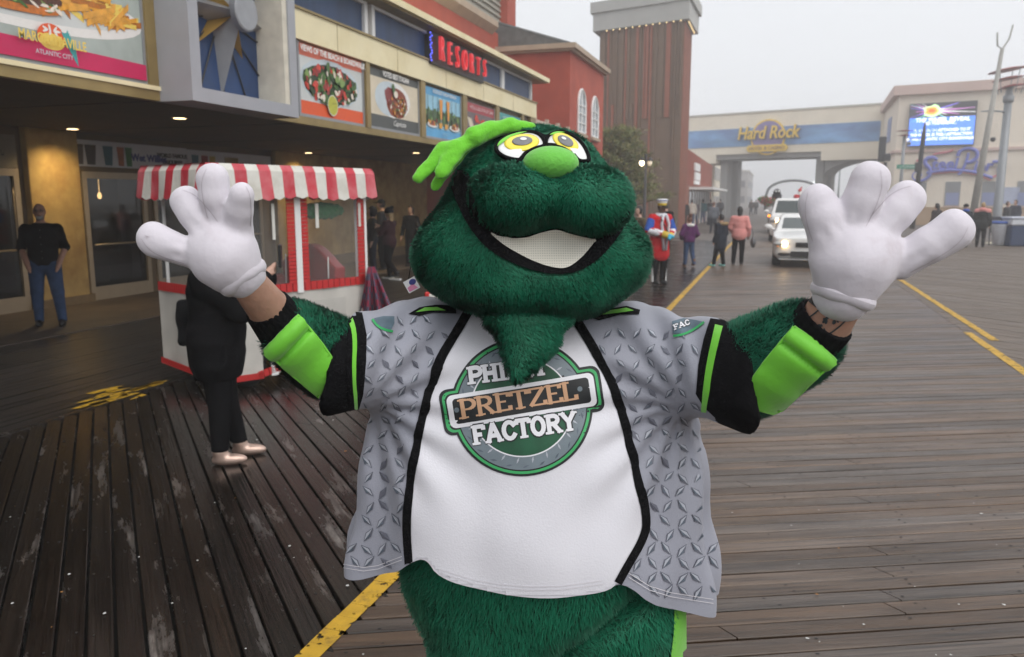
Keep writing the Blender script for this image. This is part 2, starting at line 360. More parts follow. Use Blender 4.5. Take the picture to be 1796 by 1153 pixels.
o = joined('plank_field', -45, 2.65, 14.5, -14, 36, wood_side, 13)
o = joined('plank_field', -45, -5.70, -1.70, 11.7, 36, wood_wet_shade, 14); o = joined('plank_field', 65.5, -1.70, 2.65, 31.6, 36, wood_lane, 15)
mb = MB(); rr = random.Random(4)
for k in range(29):
    x = -9.2 + k*.121; y = -6 + rr.uniform(-2, 0)
    while y < 36: L = rr.uniform(3, 4.2); mb.box((x + .003, y, -.05), (x + .117, min(36, y + L - .006), rr.uniform(-.003, .001))); y += L
o = mb.build('plank_field', wood_dark, deck); o['kind'] = 'stuff'
bx('edge_board', (-5.76, -6, -.05), (-5.705, 36, .004), wood_wet_shade, deck)
g = MB(); g.box((-11.73, -6, -.2), (-9.2, 40, .012)); g.box((-40, 44, -.2), (-1.5, 50, .006))
tag(g.build('pavement', mat('brown_concrete', (.075, .055, .042), .7, .25, 3, .2, 40, dark=(.04, .03, .025), dscale=1.2)), kind='structure')
yel = mat('yellow_paint', (.55, .32, .018), .6, .15, 12, .2, 60, dark=(.16, .10, .03), dscale=9, dpos=(.55, .75))
_n = yel.node_tree.nodes; _l = yel.node_tree.links; _t = _n.new('ShaderNodeTexNoise'); _t.inputs['Scale'].default_value = 14; _t.inputs['Detail'].default_value = 8
_l.new(_n['Texture Coordinate'].outputs['Object'], _t.inputs[0]); _r = _n.new('ShaderNodeMapRange'); _r.inputs[1].default_value = .37; _r.inputs[2].default_value = .42; _l.new(_t.outputs[0], _r.inputs[0]); _l.new(_r.outputs[0], _n['Principled BSDF'].inputs['Alpha'])
def stripe(x, y0, y1, w, seed):
    rr = random.Random(seed); mb = MB(); y = y0; st = .115
    while y < y1:                        # the paint breaks at every board
        e0, e1 = rr.uniform(-.003, .003), rr.uniform(-.004, .004); a = rr.uniform(-.001, .003)
        mb.poly([(x - w/2 + e0, y + a, .005), (x + w/2 + e1, y + a, .005), (x + w/2 + e1, min(y1, y + st), .005), (x - w/2 + e0, min(y1, y + st), .005)]); y += st
    o = mb.build('lane_line', yel, deck); return o
stripe(-1.72, .5, 11.9, .098, 1); stripe(-1.60, 11.7, 60, .10, 2); stripe(2.66, 2, 12.4, .11, 3); stripe(2.86, 11.8, 60, .11, 4)
mb = MB(); rr = random.Random(8)
for k in range(17):                      # worn patch of paint by the edge board
    t = rr.random(); p = onZ(140 + 135*t, 702 - 22*t + rr.uniform(-11, 11), .006); mb.poly([(p.x + rr.uniform(-.06, .06), p.y + rr.uniform(-.2, 0), .0065), (p.x + .05, p.y - .1, .0065), (p.x + .06, p.y + rr.uniform(.05, .3), .0065), (p.x - .02, p.y + .12, .0065)])
mb.build('paint_patch', yel, deck)
mb = MB(); rr = random.Random(12)
for k in range(130):
    p = onZ(rr.uniform(0, 1796), 430 + 720*rr.random()**1.5, .008); s = rr.uniform(.003, .008) * (1 + .05*p.length); n = rr.choice((4, 5)); mb.mi = rr.choice((0, 0, 0, 1))
    mb.poly([(p.x + s*math.cos(q)*rr.uniform(.6, 1.3), p.y + s*math.sin(q)*rr.uniform(.6, 1.3), .008) for q in np.linspace(0, 2*math.pi, n + 1)[:-1]])
tag(mb.build('litter', [mat('paper_scrap', (.6, .6, .58), .8), mat('leaf_scrap', (.30, .14, .04), .8)]), 'tiny paper scraps and leaf bits scattered over the planks', 'litter', kind='stuff')
# ================================================================== casino building with canopy, posters and star box
ABS = set()
_link0 = link
def link(name, me, parent=None):
    o = _link0(name, me, parent)
    if parent is not None and parent.name in ABS: o.location = -parent.location
    return o
def absthing(*a, **k): o = thing(*a, **k); ABS.add(o.name); return o
casino = absthing('casino_building', 'red stucco casino building with gold canopy and food posters on the left', 'building', (-10, 16, 0))
gold = mat('gold_metal', srgb(150, 130, 84), .42, .14, 4, .05, metal=.35); goldlt = mat('cream_metal', srgb(238, 226, 186), .5, .05, 2.5, .03, dark=srgb(222, 206, 158), dscale=.9)
red = mat('red_stucco', srgb(172, 82, 65), .85, .10, 2.2, .25, 90, dark=srgb(156, 70, 56), dscale=.8); tan_trim = mat('tan_trim', srgb(176, 158, 138), .8, .1, 4)
stone = mat('ochre_stone', srgb(178, 150, 96), .75, .14, 3.5, .25, 30, dark=srgb(150, 118, 70), dscale=2.2)
soff = mat('brown_soffit', srgb(92, 78, 62), .8, .12, 1.5); alu = mat('beige_aluminium', srgb(166, 150, 128), .4, .06, 6, metal=.4)
blue_panel = mat('blue_panel', srgb(44, 70, 108), .5, .15, 3, .1, 30, stretch=(1, 1.2, .3), dark=srgb(34, 54, 84), dscale=2)
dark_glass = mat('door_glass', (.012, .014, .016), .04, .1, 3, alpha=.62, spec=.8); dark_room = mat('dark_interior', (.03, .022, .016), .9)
grey_metal = mat('grey_metal', srgb(150, 152, 156), .4, .05, 5, metal=.3)
white_paint = mat('white_paint', (.78, .78, .77), .6, .05, 4)
XW = -11.73
# ground floor wall
b = MB()
for y0, y1, z0, z1 in ((-6, 8.35, 0, 2.95), (8.35, 10.07, 2.86, 2.95), (10.07, 10.17, 0, 2.95), (11.2, 11.31, 0, 2.95), (12.85, 13.0, 0, 2.95), (16.6, 17.1, 0, 2.95), (11.31, 17.1, 2.34, 2.94)): b.box((XW - .25, y0, z0), (XW, y1, z1 + .05))
b.build('wall', mat('brown_cladding', srgb(110, 92, 70), .7, .1, 3), casino)
p0 = bx('stone_pillar', (XW - .3, 10.17, 0), (XW + .12, 11.2, 3.0), stone, casino, .012); bx('plinth', (XW - .2, 10.1, .012), (XW + .16, 11.27, .16), mat('plinth_stone', srgb(120, 100, 72), .8), p0)
wl = bx('stone_wall', (XW - .3, 17.1, 0), (XW + .1, 31, 3.0), stone, casino)
for k in range(9): bx('wall_joint', (XW + .1, 17.9 + k*1.4, .3), (XW + .1015, 17.915 + k*1.4, 3.0), gold, wl)
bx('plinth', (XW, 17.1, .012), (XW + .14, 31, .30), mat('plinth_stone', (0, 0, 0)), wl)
def door(y0, y1, zt, lamp):
    d = MB(); d.box((XW - .06, y0, .012), (XW + .03, y0 + .10, zt)); d.box((XW - .06, y1 - .10, .012), (XW + .03, y1, zt)); d.box((XW - .06, y0 + .1, zt - .12), (XW + .03, y1 - .1, zt)); d.box((XW - .06, y0 + .1, .012), (XW + .03, y1 - .1, .25))
    o = d.build('door', alu, casino); bx('pane', (XW - .025, y0 + .1, .25), (XW - .01, y1 - .1, zt - .12), dark_glass, o)
    q = MB(); q.smooth = True; q.tube([(XW + .08, y0 + .12, 1.02), (XW + .08, y1 - .12, 1.02)], .016, 8); q.build('push_bar', alu, o)
    q = MB(); q.smooth = True; q.tube([(XW + .06, y1 - .16, zt - .3), (XW + .06, y1 - .16, .5)], .008, 6); q.build('hinge_rod', alu, o)
for y0, y1 in ((8.36, 10.06), (11.32, 12.84), (13.02, 14.8), (14.82, 16.58)): door(y0, y1, 2.33, 0)
bx('transom', (XW - .05, 8.36, 2.34), (XW + .02, 10.06, 2.86), mat('transom_panel', srgb(126, 116, 100), .6), casino)
mat('sign_black', (.02, .02, .02), .5)
def scribble(name, o, right, up, w_, h, m, par, seed=1):   # lettering too small to read in the photograph
    q = MB(); r_ = random.Random(seed); x = -w_/2; o = Vector(o); right = Vector(right).normalized(); up = Vector(up).normalized()
    while x < w_/2:
        cw = h*r_.uniform(.35, .6)
        for a, b_, c, d in ((0, .16, 0, 1), (.16, 1, r_.choice((0, .42, .84)), None), (.84, 1, r_.choice((0, .45)), r_.choice((.55, 1)))):
            d = c + .16 if d is None else d; q.poly([o + right*(x + cw*u) + up*h*(v - .5) for u, v in ((a, c), (b_, c), (b_, d), (a, d))])
        x += cw*1.25 + (h*.4 if r_.random() < .16 else 0)
    o = q.build(name, m, par, False); o['kind'] = 'stuff'; return o
scribble('transom_lettering', (XW + .024, 9.6, 2.58), (0, 1, 0), (0, 0, 1), .4, .10, mat('sign_black'), casino, 5)
bn = bx('banner', (XW - .04, 11.22, 2.42), (XW + .03, 14.05, 2.88), mat('banner_vinyl', srgb(205, 205, 208), .5, .05, 3), casino)
cups = [(11.3, .10, (.03, .012, .012)), (11.55, .13, (.02, .012, .02)), (11.95, .12, (.01, .10, .14)), (12.25, .09, (.35, .09, .02)), (12.45, .09, (.02, .15, .03))]
for i, (yy, hw, c) in enumerate(cups): q = MB(); X = XW + .034; q.poly([(X, yy - hw*.7, 2.45), (X, yy + hw*.7, 2.45), (X, yy + hw, 2.80), (X, yy - hw, 2.80)]); q.build('drink_print', mat('cup%d' % i, c, .5, .2, 12), bn)
text_on('lettering', 'Wet Willies', .19, mat('print_navy', (.03, .04, .22), .5), bn, (XW + .034, 12.98, 2.62), (0, 1, 0), (0, 0, 1), bold=.006)
for i, t in enumerate(('WORLD FAMOUS', 'DAIQUIRIES')): text_on('lettering', t, .12, mat('sign_black'), bn, (XW + .034, 13.62, 2.70 - .13*i), (0, 1, 0), (0, 0, 1), bold=.004, sx=.9)
bn = bx('banner', (XW - .04, 14.08, 2.42), (XW + .03, 17.0, 2.86), mat('banner_vinyl'), casino)
dm_ = [mat('cup2'), mat('cup_red', (.25, .02, .02), .5), mat('cup_yellow', (.4, .28, .05), .5), mat('cup_olive', (.25, .16, .02), .5)]
for i, (yy, hw, c) in enumerate(((14.3, .10, 0), (14.6, .1, 1), (14.85, .09, 2), (15.5, .22, 3))): q = MB(); q.poly([(XW + .034, yy - hw, 2.45), (XW + .034, yy + hw, 2.45), (XW + .034, yy + hw*1.1, 2.76), (XW + .034, yy - hw*1.1, 2.76)]); q.build('drink_print', dm_[i], bn)
scribble('lettering', (XW + .034, 16.35, 2.62), (0, 1, 0), (0, 0, 1), 1.1, .085, mat('sign_black'), bn, 6)
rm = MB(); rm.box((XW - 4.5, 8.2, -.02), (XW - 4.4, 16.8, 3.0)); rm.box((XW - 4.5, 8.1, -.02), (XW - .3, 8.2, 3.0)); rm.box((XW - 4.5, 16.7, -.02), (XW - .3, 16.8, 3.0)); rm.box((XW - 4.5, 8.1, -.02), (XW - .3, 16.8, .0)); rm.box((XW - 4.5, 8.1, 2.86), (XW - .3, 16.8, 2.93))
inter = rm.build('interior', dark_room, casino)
q = MB()
for k in range(5): q.box((XW - 3.2, 8.9 + k*1.5, 0), (XW - 2.4, 9.7 + k*1.5, .75)); q.box((XW - 3.4, 8.8 + k*1.5, .75), (XW - 2.2, 9.8 + k*1.5, .8))
q.build('table', mat('table_red', (.20, .012, .010), .4), inter)
lampm = mat('warm_bulb', (1, .7, .4), .5, 0, emit=(1, .62, .25), estr=9)
for yy, zz, xx in ((9.45, 1.75, -1.2), (9.42, 1.86, -1.6), (9.4, 1.05, -1.5), (12.15, 2.02, -1.0), (13.9, 1.9, -2.2), (15.6, 1.9, -2.4), (9.9, 1.6, -2.5)):
    q = MB(); q.smooth = True; q.lathe([(.004, .36), (.006, .08), (.03, .07), (.045, 0), (.03, -.05), (.004, -.06)], (XW + xx, yy, zz), 10); q.build('pendant_lamp', lampm, inter)
# canopy
cn = bx('canopy', (-11.98, -6, 3.0), (-6.52, 26.05, 3.10), soff, casino)
for k in range(9): bx('soffit_joint', (-11.9, -4 + k*3.0, 2.994), (-6.6, -3.97 + k*3.0, 2.9995), mat('joint_dark', (.03, .025, .02), .9), cn)
for px_, py_ in ((127, 226), (541, 268), (730, 268), (315, 207)):
    p = onZ(px_, py_, 2.99); q = MB(); q.lathe([(.10, 0), (.115, -.012), (.115, .0)], (p.x, p.y, 2.993), 16); ring = q.build('downlight', alu, cn)
    q = MB(); q.lathe([(.085, 0), (.085, .004)], (p.x, p.y, 2.979), 14); q.build('lamp_glass', mat('downlight_glow', (1, .8, .5), .5, 0, emit=(1, .72, .38), estr=(5 if px_ != 315 else .25)), ring)
    if px_ != 315:
        ld = bpy.data.lights.new('downlight_beam', 'SPOT'); ld.energy = 140; ld.color = (1, .74, .36); ld.spot_size = R(140); ld.spot_blend = 1.0; ld.shadow_soft_size = .08; lo_ = bpy.data.objects.new('downlight_beam', ld); COL.objects.link(lo_); lo_.location = (p.x, p.y, 2.96); lo_['kind'] = 'helper'
XF = -6.50
bx('fascia_back', (-6.78, -6, 3.10), (XF - .02, 21.9, 4.98), mat('brown_cladding'), casino)
def fbox(n, y0, y1, z0, z1, m, dx0=0., dx1=.05, par=None): return bx(n, (XF + dx0 - .015, y0, z0), (XF + dx1, y1, z1), m, par or casino, 0)
fbox('sill', -6, 21.9, 2.90, 3.005, gold, 0, .07); fbox('cream_band', 9.2, 21.9, 4.045, 4.445, goldlt, 0, .10); fbox('band_lip', 9.2, 21.95, 4.445, 4.475, gold, 0, .13)
for yb in (11.15, 13.2, 15.4, 17.6, 19.8): fbox('band_joint', yb, yb + .012, 4.05, 4.44, gold, .10, .1025)
for y0, y1 in ((12.07, 12.2), (14.22, 14.42), (16.38, 16.62), (18.55, 18.78), (20.62, 20.8), (21.4, 21.9)): fbox('mullion', y0, y1, 3.005, 4.045, gold, 0, .085)
cap_o = MB(); cap_o.box((-9.0, 9.2, 5.03), (-6.12, 22.25, 5.14)); cap_o.box((-9, -6, 5.03), (-6.4, 7.3, 5.14)); cap_o.build('canopy_cap', goldlt, casino)
bx('cap_soffit', (-6.6, 9.2, 5.0), (-6.18, 22.1, 5.03), gold, casino)
for y0, y1 in ((9.3, 12.1), (12.45, 19.0), (19.2, 21.45)):
    fr = MB(); zt = 4.99
    fr.box((XF - .01, y0 - .1, 4.475), (XF + .07, y0, zt)); fr.box((XF - .01, y1, 4.475), (XF + .07, y1 + .1, zt)); fr.box((XF - .01, y0, zt - .05), (XF + .07, y1, zt))
    wd = fr.build('panel_frame', white_paint, casino); bx('blue_panel', (XF - .01, y0, 4.475), (XF + .015, y1, zt - .05), blue_panel, wd)
# letters RESORTS
sg = bx('sign_cabinet', (XF + .02, 14.55, 4.40), (XF + .16, 17.45, 4.98), mat('sign_black'), casino)
ls = MB(); ls.smooth = True
for k in range(12): ls.lathe([(.004, -.02), (.02, 0), (.004, .02)], (XF + .17, 14.52 + rr.uniform(-.04, .04), 4.45 + k*.045), 6)
ls.build('blue_bulb', mat('blue_led', (.05, .06, .5), .4, 0, emit=(.12, .14, 1), estr=1.5), sg)['kind'] = 'stuff'
redneon = mat('red_letter', (.62, .03, .035), .4, .05, 5, emit=(1, .05, .07), estr=.35)
for i, ch in enumerate('RESORTS'):
    h = .66 - .02*i; text_on('letter', ch, h*.98, redneon, sg, (XF + .25, 14.85 + i*.405, 4.66 + (.02 if i in (0, 6) else 0)), (0, 1, 0), (0, 0, 1), depth=.03, sx=.60, bold=-.004)
# posters
def poster(y0, y1, z0, z1, base):
    o = bx('poster', (XF - .01, y0, z0), (XF + .03, y1, z1), base, casino); f = MB(); f.box((XF, y0 - .02, z0 - .02), (XF + .045, y0 + .03, z1 + .02)); f.box((XF, y1 - .03, z0 - .02), (XF + .045, y1 + .02, z1 + .02)); f.box((XF, y0 + .03, z0 - .02), (XF + .045, y1 - .03, z0 + .022)); f.build('poster_frame', grey_metal, o)
    return o
class Print:
    def __init__(s, o): s.o = o; s.mb = MB(); s.ms = []; s.x = XF + .0312
    def put(s, m, pts):
        if m not in s.ms: s.ms.append(m)
        s.mb.mi = s.ms.index(m); s.x += .00022; s.mb.poly([(s.x, y, z) for y, z in pts])
    def el(s, m, y, z, ry, rz, rot=0., n=14, jit=0.):
        pts = []
        for k in range(n):
            q = 2*math.pi*k/n; j = 1 + rr.uniform(-jit, jit); a, b_ = ry*math.cos(q)*j, rz*math.sin(q)*j
            pts.append((y + a*math.cos(rot) - b_*math.sin(rot), z + a*math.sin(rot) + b_*math.cos(rot)))
        s.put(m, pts)
    def rect(s, m, y0, y1, z0, z1): s.put(m, [(y0, z0), (y1, z0), (y1, z1), (y0, z1)])
    def done(s): return s.mb.build('print', s.ms, s.o, False)
def ink_(n, c, v=.15, sc=25): return mat('ink_' + n, srgb(*c), .45, v, sc)
I = dict(orange=ink_('orange', (226, 88, 34), .04), coral=ink_('coral', (226, 116, 88), .04), paper=ink_('paper', (206, 210, 208), .06, 3), leaf=ink_('leaf', (62, 100, 38), .4), leafd=ink_('leafd', (34, 60, 26), .4), leafl=ink_('leafl', (128, 158, 84), .3),
         tomato=ink_('tomato', (206, 58, 40), .3), tomd=ink_('tomd', (150, 34, 26), .3), feta=ink_('feta', (232, 220, 204), .1), lime=ink_('limeseal', (186, 186, 64), .1), slate=ink_('slate', (78, 82, 80), .08), cream=ink_('cream', (216, 204, 180), .08, 4), bowl=ink_('bowl', (196, 208, 214), .05, 4),
         sauce=ink_('sauce', (134, 58, 30), .45, 40), sauce2=ink_('sauce2', (190, 104, 40), .4, 40), ham=ink_('ham', (130, 44, 44), .3), sky=ink_('sky', (92, 168, 214), .08, 4), skyl=ink_('skyl', (150, 200, 222), .1, 4), green=ink_('greenery', (78, 104, 70), .4), drink=ink_('drink', (228, 150, 60), .15),
         dk=ink_('dk', (44, 40, 38), .2), pink=ink_('pink', (198, 30, 88), .06, 4), table=ink_('table', (168, 178, 172), .1, 5), patty=ink_('patty', (84, 48, 34), .5, 60), cheese=ink_('cheese', (226, 160, 48), .15), bun=ink_('bun', (196, 112, 40), .25), fry=ink_('fry', (222, 160, 62), .22, 14), fryd=ink_('fryd', (178, 106, 30), .25), white=ink_('white', (232, 230, 226), .03),
         rose=ink_('rose', (170, 62, 70), .1), mauve=ink_('mauve', (110, 96, 98), .2), teal=ink_('teal', (66, 160, 160), .1), aqua=ink_('aqua', (96, 186, 196), .1), yellow=ink_('yellow', (236, 206, 96), .1))
Yv, Zv = (0, 1, 0), (0, 0, 1)
def words(o, t, y, z, size, m, x=.045, **k): return text_on('lettering', t, size, m, o, (XF + x, y, z), Yv, Zv, depth=.001, **k)
# salad
o = poster(10.15, 12.04, 3.03, 4.03, I['paper']); p = Print(o); p.rect(I['coral'], 10.18, 12.01, 3.86, 4.03); p.rect(I['orange'], 10.18, 12.01, 3.05, 3.24)
p.el(I['bowl'], 11.05, 3.56, .86, .34); p.el(I['leafd'], 11.02, 3.53, .80, .29, jit=.08)
for k in range(150):
    a = rr.uniform(0, 6.28); q = rr.random()**.5; y, z = 11.02 + .76*q*math.cos(a), 3.53 + .26*q*math.sin(a); m = rr.choice(('leaf', 'leaf', 'leafl', 'leafd', 'tomato', 'tomato', 'tomd', 'feta', 'feta'))
    s_ = rr.uniform(.03, .075) if m.startswith('leaf') else rr.uniform(.02, .06); p.el(I[m], y, z, s_*1.3, s_*.8, rr.uniform(0, 3), 8, .25)
p.el(I['white'], 11.02, 3.24, .15, .155); p.el(I['lime'], 11.02, 3.24, .14, .145); p.done(); words(o, 'VIEWS OF THE BEACH & BOARDWALK', 11.08, 3.945, .115, I['white'], .09, sx=.93, bold=.004); scribble('lettering', (XF + .09, 11.02, 3.27), Yv, Zv, .15, .022, I['dk'], o, 7)
# italian
o = poster(12.22, 14.2, 3.03, 4.0, I['cream']); p = Print(o); p.rect(I['slate'], 12.25, 14.17, 3.88, 4.0); p.rect(I['slate'], 12.25, 14.17, 3.05, 3.26)
p.el(I['white'], 13.15, 3.56, .68, .31, n=24); p.el(I['bowl'], 12.95, 3.56, .50, .29, n=20); p.el(I['sauce'], 13.28, 3.52, .42, .26, n=20, jit=.04); p.el(I['ham'], 13.0, 3.62, .2, .15, jit=.1)
for k in range(110):
    a = rr.uniform(0, 6.28); q = rr.random()**.5; p.el(I[rr.choice(('sauce2', 'fryd', 'tomd', 'sauce', 'cheese', 'leaf', 'feta'))], 13.3 + .38*q*math.cos(a), 3.48 + .20*q*math.sin(a), rr.uniform(.012, .04), rr.uniform(.01, .03), rr.uniform(0, 3), 7, .3)
p.el(I['leaf'], 13.12, 3.74, .05, .10, .4); p.el(I['feta'], 13.2, 3.66, .08, .06); p.done(); words(o, 'VOTED BEST ITALIAN', 13.2, 3.945, .125, I['white'], .07, sx=.85, bold=.003); words(o, 'Capriccio', 13.3, 3.155, .13, I['white'], .07, shear=.4)
# brunch
o = poster(14.45, 16.36, 3.03, 3.99, I['skyl']); p = Print(o); p.rect(I['sky'], 14.48, 16.33, 3.84, 3.99); p.rect(I['green'], 14.48, 16.33, 3.30, 3.56); p.rect(I['sky'], 14.48, 16.33, 3.05, 3.22)
for k in range(70): p.el(I[rr.choice(('green', 'leaf', 'leafl', 'leafd'))], rr.uniform(14.5, 16.3), rr.uniform(3.3, 3.58), .06, .035, rr.uniform(0, 3), 7, .3)
for k in range(8): p.rect(I['dk'], 14.6 + k*.24, 14.615 + k*.24, 3.26, 3.84)
for yy in (15.25, 15.62): p.put(I['drink'], [(yy - .035, 3.42), (yy + .035, 3.42), (yy + .085, 3.80), (yy - .085, 3.80)]); p.rect(I['white'], yy - .008, yy + .008, 3.30, 3.42)
for yy, r_ in ((14.82, .26), (15.95, .28)):
    p.el(I['white'], yy, 3.29, r_, .06, n=20); p.el(I['sauce2'], yy, 3.31, r_*.7, .05, jit=.1)
    for k in range(16): p.el(I[rr.choice(('leaf', 'tomd', 'cheese', 'feta', 'patty'))], yy + rr.uniform(-.2, .2), 3.33 + rr.uniform(-.03, .05), .04, .025, rr.uniform(0, 3), 7, .2)
for yy in (15.2, 15.5): p.rect(I['fry'], yy - .08, yy + .08, 3.24, 3.34)
p.done(); words(o, 'VOTED BEST SUNDAY BRUNCH', 15.4, 3.915, .10, I['white'], .07, sx=.85); scribble('lettering', (XF + .07, 15.45, 3.14), Yv, Zv, .35, .06, I['skyl'], o, 8)
# seafood
o = poster(16.65, 18.53, 3.03, 3.95, I['mauve']); p = Print(o); p.rect(I['rose'], 16.68, 18.5, 3.74, 3.93); p.put(I['cream'], [(16.75, 3.62), (17.0, 3.60), (17.5, 3.06), (17.15, 3.06)])
for k in range(40): p.el(I[rr.choice(('tomato', 'orange', 'sauce2', 'tomd'))], 17.55 + rr.gauss(0, .22), 3.45 + rr.gauss(0, .12), rr.uniform(.03, .09), rr.uniform(.03, .06), rr.uniform(0, 3), 9, .2)
p.el(I['tomato'], 17.3, 3.62, .10, .09); p.el(I['tomato'], 17.75, 3.5, .16, .14); p.done(); scribble('lettering', (XF + .06, 17.6, 3.84), Yv, Zv, 1.5, .07, I['white'], o, 9)
o = poster(18.8, 20.6, 3.03, 3.93, I['aqua']); p = Print(o); p.rect(I['teal'], 18.83, 20.57, 3.74, 3.92)
for k in range(24): p.el(I[rr.choice(('mauve', 'dk', 'paper'))], 19.1 + rr.gauss(0, .1), 3.62 + rr.gauss(0, .06), .06, .05, 0, 9, .2)
p.done(); scribble('lettering', (XF + .06, 19.7, 3.83), Yv, Zv, 1.2, .06, I['white'], o, 10)
# burger
o = poster(2.6, 7.22, 3.07, 5.0, I['table']); p = Print(o)
p.el(I['white'], 5.7, 3.62, 1.50, .26, n=30); p.el(I['paper'], 5.6, 3.64, 1.42, .20, n=30)
for k in range(60):
    a = rr.uniform(-.5, 1.2) if k > 24 else rr.uniform(-1.2, .8); y, z = rr.uniform(6.15, 7.0), 0; z = 3.58 + (7.05 - y)*.55*rr.random() + .03; L, wv = rr.uniform(.12, .24), rr.uniform(.022, .036); ca_, sa_ = math.cos(a)*L, math.sin(a)*L*.7
    z = min(z, 3.98); p.put(I[rr.choice(('fry', 'fry', 'cheese', 'fryd', 'yellow'))], [(y - ca_, z - sa_ - wv), (y + ca_, z + sa_ - wv), (y + ca_, z + sa_ + wv), (y - ca_, z - sa_ + wv)])
p.el(I['bun'], 5.55, 3.56, .62, .07, n=18, jit=.04); p.el(I['patty'], 5.55, 3.67, .66, .11, n=20, jit=.06)
for k in range(26): p.el(I[rr.choice(('leafl', 'leafl', 'feta', 'leaf'))], 5.55 + rr.uniform(-.6, .62), 3.59 + rr.uniform(-.03, .03), .06, .014, rr.uniform(-.6, .6), 7, .3)
p.put(I['cheese'], [(4.9, 3.78), (5.3, 3.68), (5.5, 3.78), (5.9, 3.72), (6.15, 3.74), (6.2, 3.84), (4.9, 3.86)])
for k in range(46): p.el(I[rr.choice(('leafl', 'leafl', 'leaf', 'feta'))], 5.5 + rr.uniform(-.7, .75), 3.86 + rr.uniform(-.06, .05), rr.uniform(.05, .1), .016, rr.uniform(-1.2, 1.2), 7, .3)
p.el(I['tomato'], 5.75, 3.95, .34, .035, -.08); p.el(I['tomd'], 5.2, 3.97, .3, .03); p.el(I['feta'], 5.45, 4.02, .6, .03); p.el(I['bun'], 5.45, 4.2, .7, .2)
p.put(I['pink'], [(2.63, 3.09), (7.19, 3.09), (7.19, 3.25), (5.2, 3.27), (2.63, 3.30)])
p.el(I['orange'], 6.02, 3.33, .155, .115, n=24); p.el(I['yellow'], 6.02, 3.285, .14, .075, n=20)
for k in range(7): p.el(I['white'], 6.02 + .07*math.cos(k*.9), 3.385 + .02*math.sin(k*.9), .035, .012, k*.9, 8)
p.put(I['teal'], [(6.13, 3.39), (6.2, 3.42), (6.28, 3.28), (6.30, 3.10), (6.27, 3.14), (6.17, 3.30)]); p.el(I['white'], 6.16, 3.41, .035, .022); p.done()
words(o, 'MARGARITAVILLE', 6.0, 3.285, .125, I['yellow'], .105, sx=.75, bold=.002); words(o, 'ATLANTIC CITY', 6.0, 3.165, .06, I['bowl'], .105, sx=.95)
fbox('poster_surround', 7.22, 7.42, 3.005, 5.0, gold, 0, .07); fbox('poster_sill', 2.5, 7.42, 3.005, 3.05, goldlt, 0, .09)
# star box
sx0, sx1 = -6.48, -6.0; y0, y1, z0, z1 = 7.36, 9.40, 2.895, 5.1
sb = MB()
for lo, hi in (((sx0, y0, z0), (sx1, y0 + .16, z1)), ((sx0, y1 - .16, z0), (sx1, y1, z1)), ((sx0, y0 + .16, z0), (sx1, y1 - .16, z0 + .15)), ((sx0, y0 + .16, z1 - .15), (sx1, y1 - .16, z1))): sb.box(lo, hi)
star = sb.build('star_box', mat('star_frame', srgb(158, 160, 166), .45, .05, 4), casino); bx('backing', (sx0 + .01, y0 + .16, z0 + .15), (sx0 + .06, y1 - .16, z1 - .15), mat('star_blue', srgb(34, 62, 104), .5, .25, 2, .05), star)
bx('inner_trim', (sx0 + .06, y1 - .26, z0 + .15), (sx1 - .02, y1 - .163, z1 - .15), mat('trim_ivory', srgb(212, 206, 190), .6), star)
cy_, cz_ = 8.42, 4.02; silver = mat('star_silver', srgb(150, 152, 156), .4, .08, 6, metal=.3); stgold = mat('star_gold', srgb(172, 136, 66), .4, .1, 6, metal=.3)
def spike(ang, L, wd, m, dp):
    t = Vector((0, math.cos(ang), math.sin(ang))); n = Vector((0, -math.sin(ang), math.cos(ang))); c = Vector((sx0 + .06, cy_, cz_)); q = MB(); k = c + Vector((dp, 0, 0))
    q.add([c + n*wd, c + t*L, c - n*wd, k, c - t*.05], [(0, 1, 3), (1, 2, 3), (2, 4, 3), (4, 0, 3)]); return q.build('star_ray', m, star)
for k in range(8): spike(k*math.pi/4 + math.pi/2 - .03, (.98 if k % 2 == 0 else .62), .15 if k % 2 == 0 else .10, silver if k % 2 == 0 else stgold, .34 if k % 2 == 0 else .25)
q = MB(); q.lathe([(.205, 0), (.22, .02), (.22, .09), (.20, .10)], (sx0 + .36, cy_, cz_), 28, 'x'); q.build('star_hub', silver, star)
for k in range(7):
    a = R(195 + 25*k); q = MB(); q.tube([(sx0 + .075, cy_ + .3*math.cos(a), cz_ + .3*math.sin(a)), (sx0 + .075, cy_ + .98*math.cos(a), cz_ + .98*math.sin(a))], .010, 5); q.build('brace_rod', mat('sign_black'), star)
# upper storeys and the wing
uw = bx('upper_wall', (-10.2, -6, 3.1), (-9.0, 31.4, 7.25), red, casino)
c_ = MB(); c_.prism([(-8.99, -6, 7.12), (-8.78, -6, 7.32), (-8.78, -6, 7.5), (-9.4, -6, 7.5), (-9.4, -6, 7.12)], (0, 31.6, 0)); c_.build('cornice', tan_trim, casino)
for k in range(4):
    yy = 13.4 + k*4.3; ar = MB(); ar.smooth = True; ar.tube([(-8.98, yy + 1.05*math.cos(q), 4.75 + 1.05*math.sin(q)) for q in np.linspace(0, math.pi, 17)], .06, 6); aw = ar.build('arch_trim', mat('arch_dark', srgb(80, 52, 44), .8), casino)
    pl = MB(); pl.poly([(-8.985, yy + 1.0*math.cos(q), 4.75 + 1.0*math.sin(q)) for q in np.linspace(0, math.pi, 17)]); pl.build('arch_pane', mat('arch_glass', (.05, .05, .06), .2), aw)
lv_w = bx('louvre_wall', (-13, 4, 7.5), (-10.0, 29.3, 15), mat('grey_louvre', srgb(160, 156, 144), .7, .06, 3), casino)
for k in range(26): bx('louvre', (-10.0, 22, 7.62 + k*.2), (-9.93, 29.25, 7.70 + k*.2), mat('grey_louvre'), lv_w)
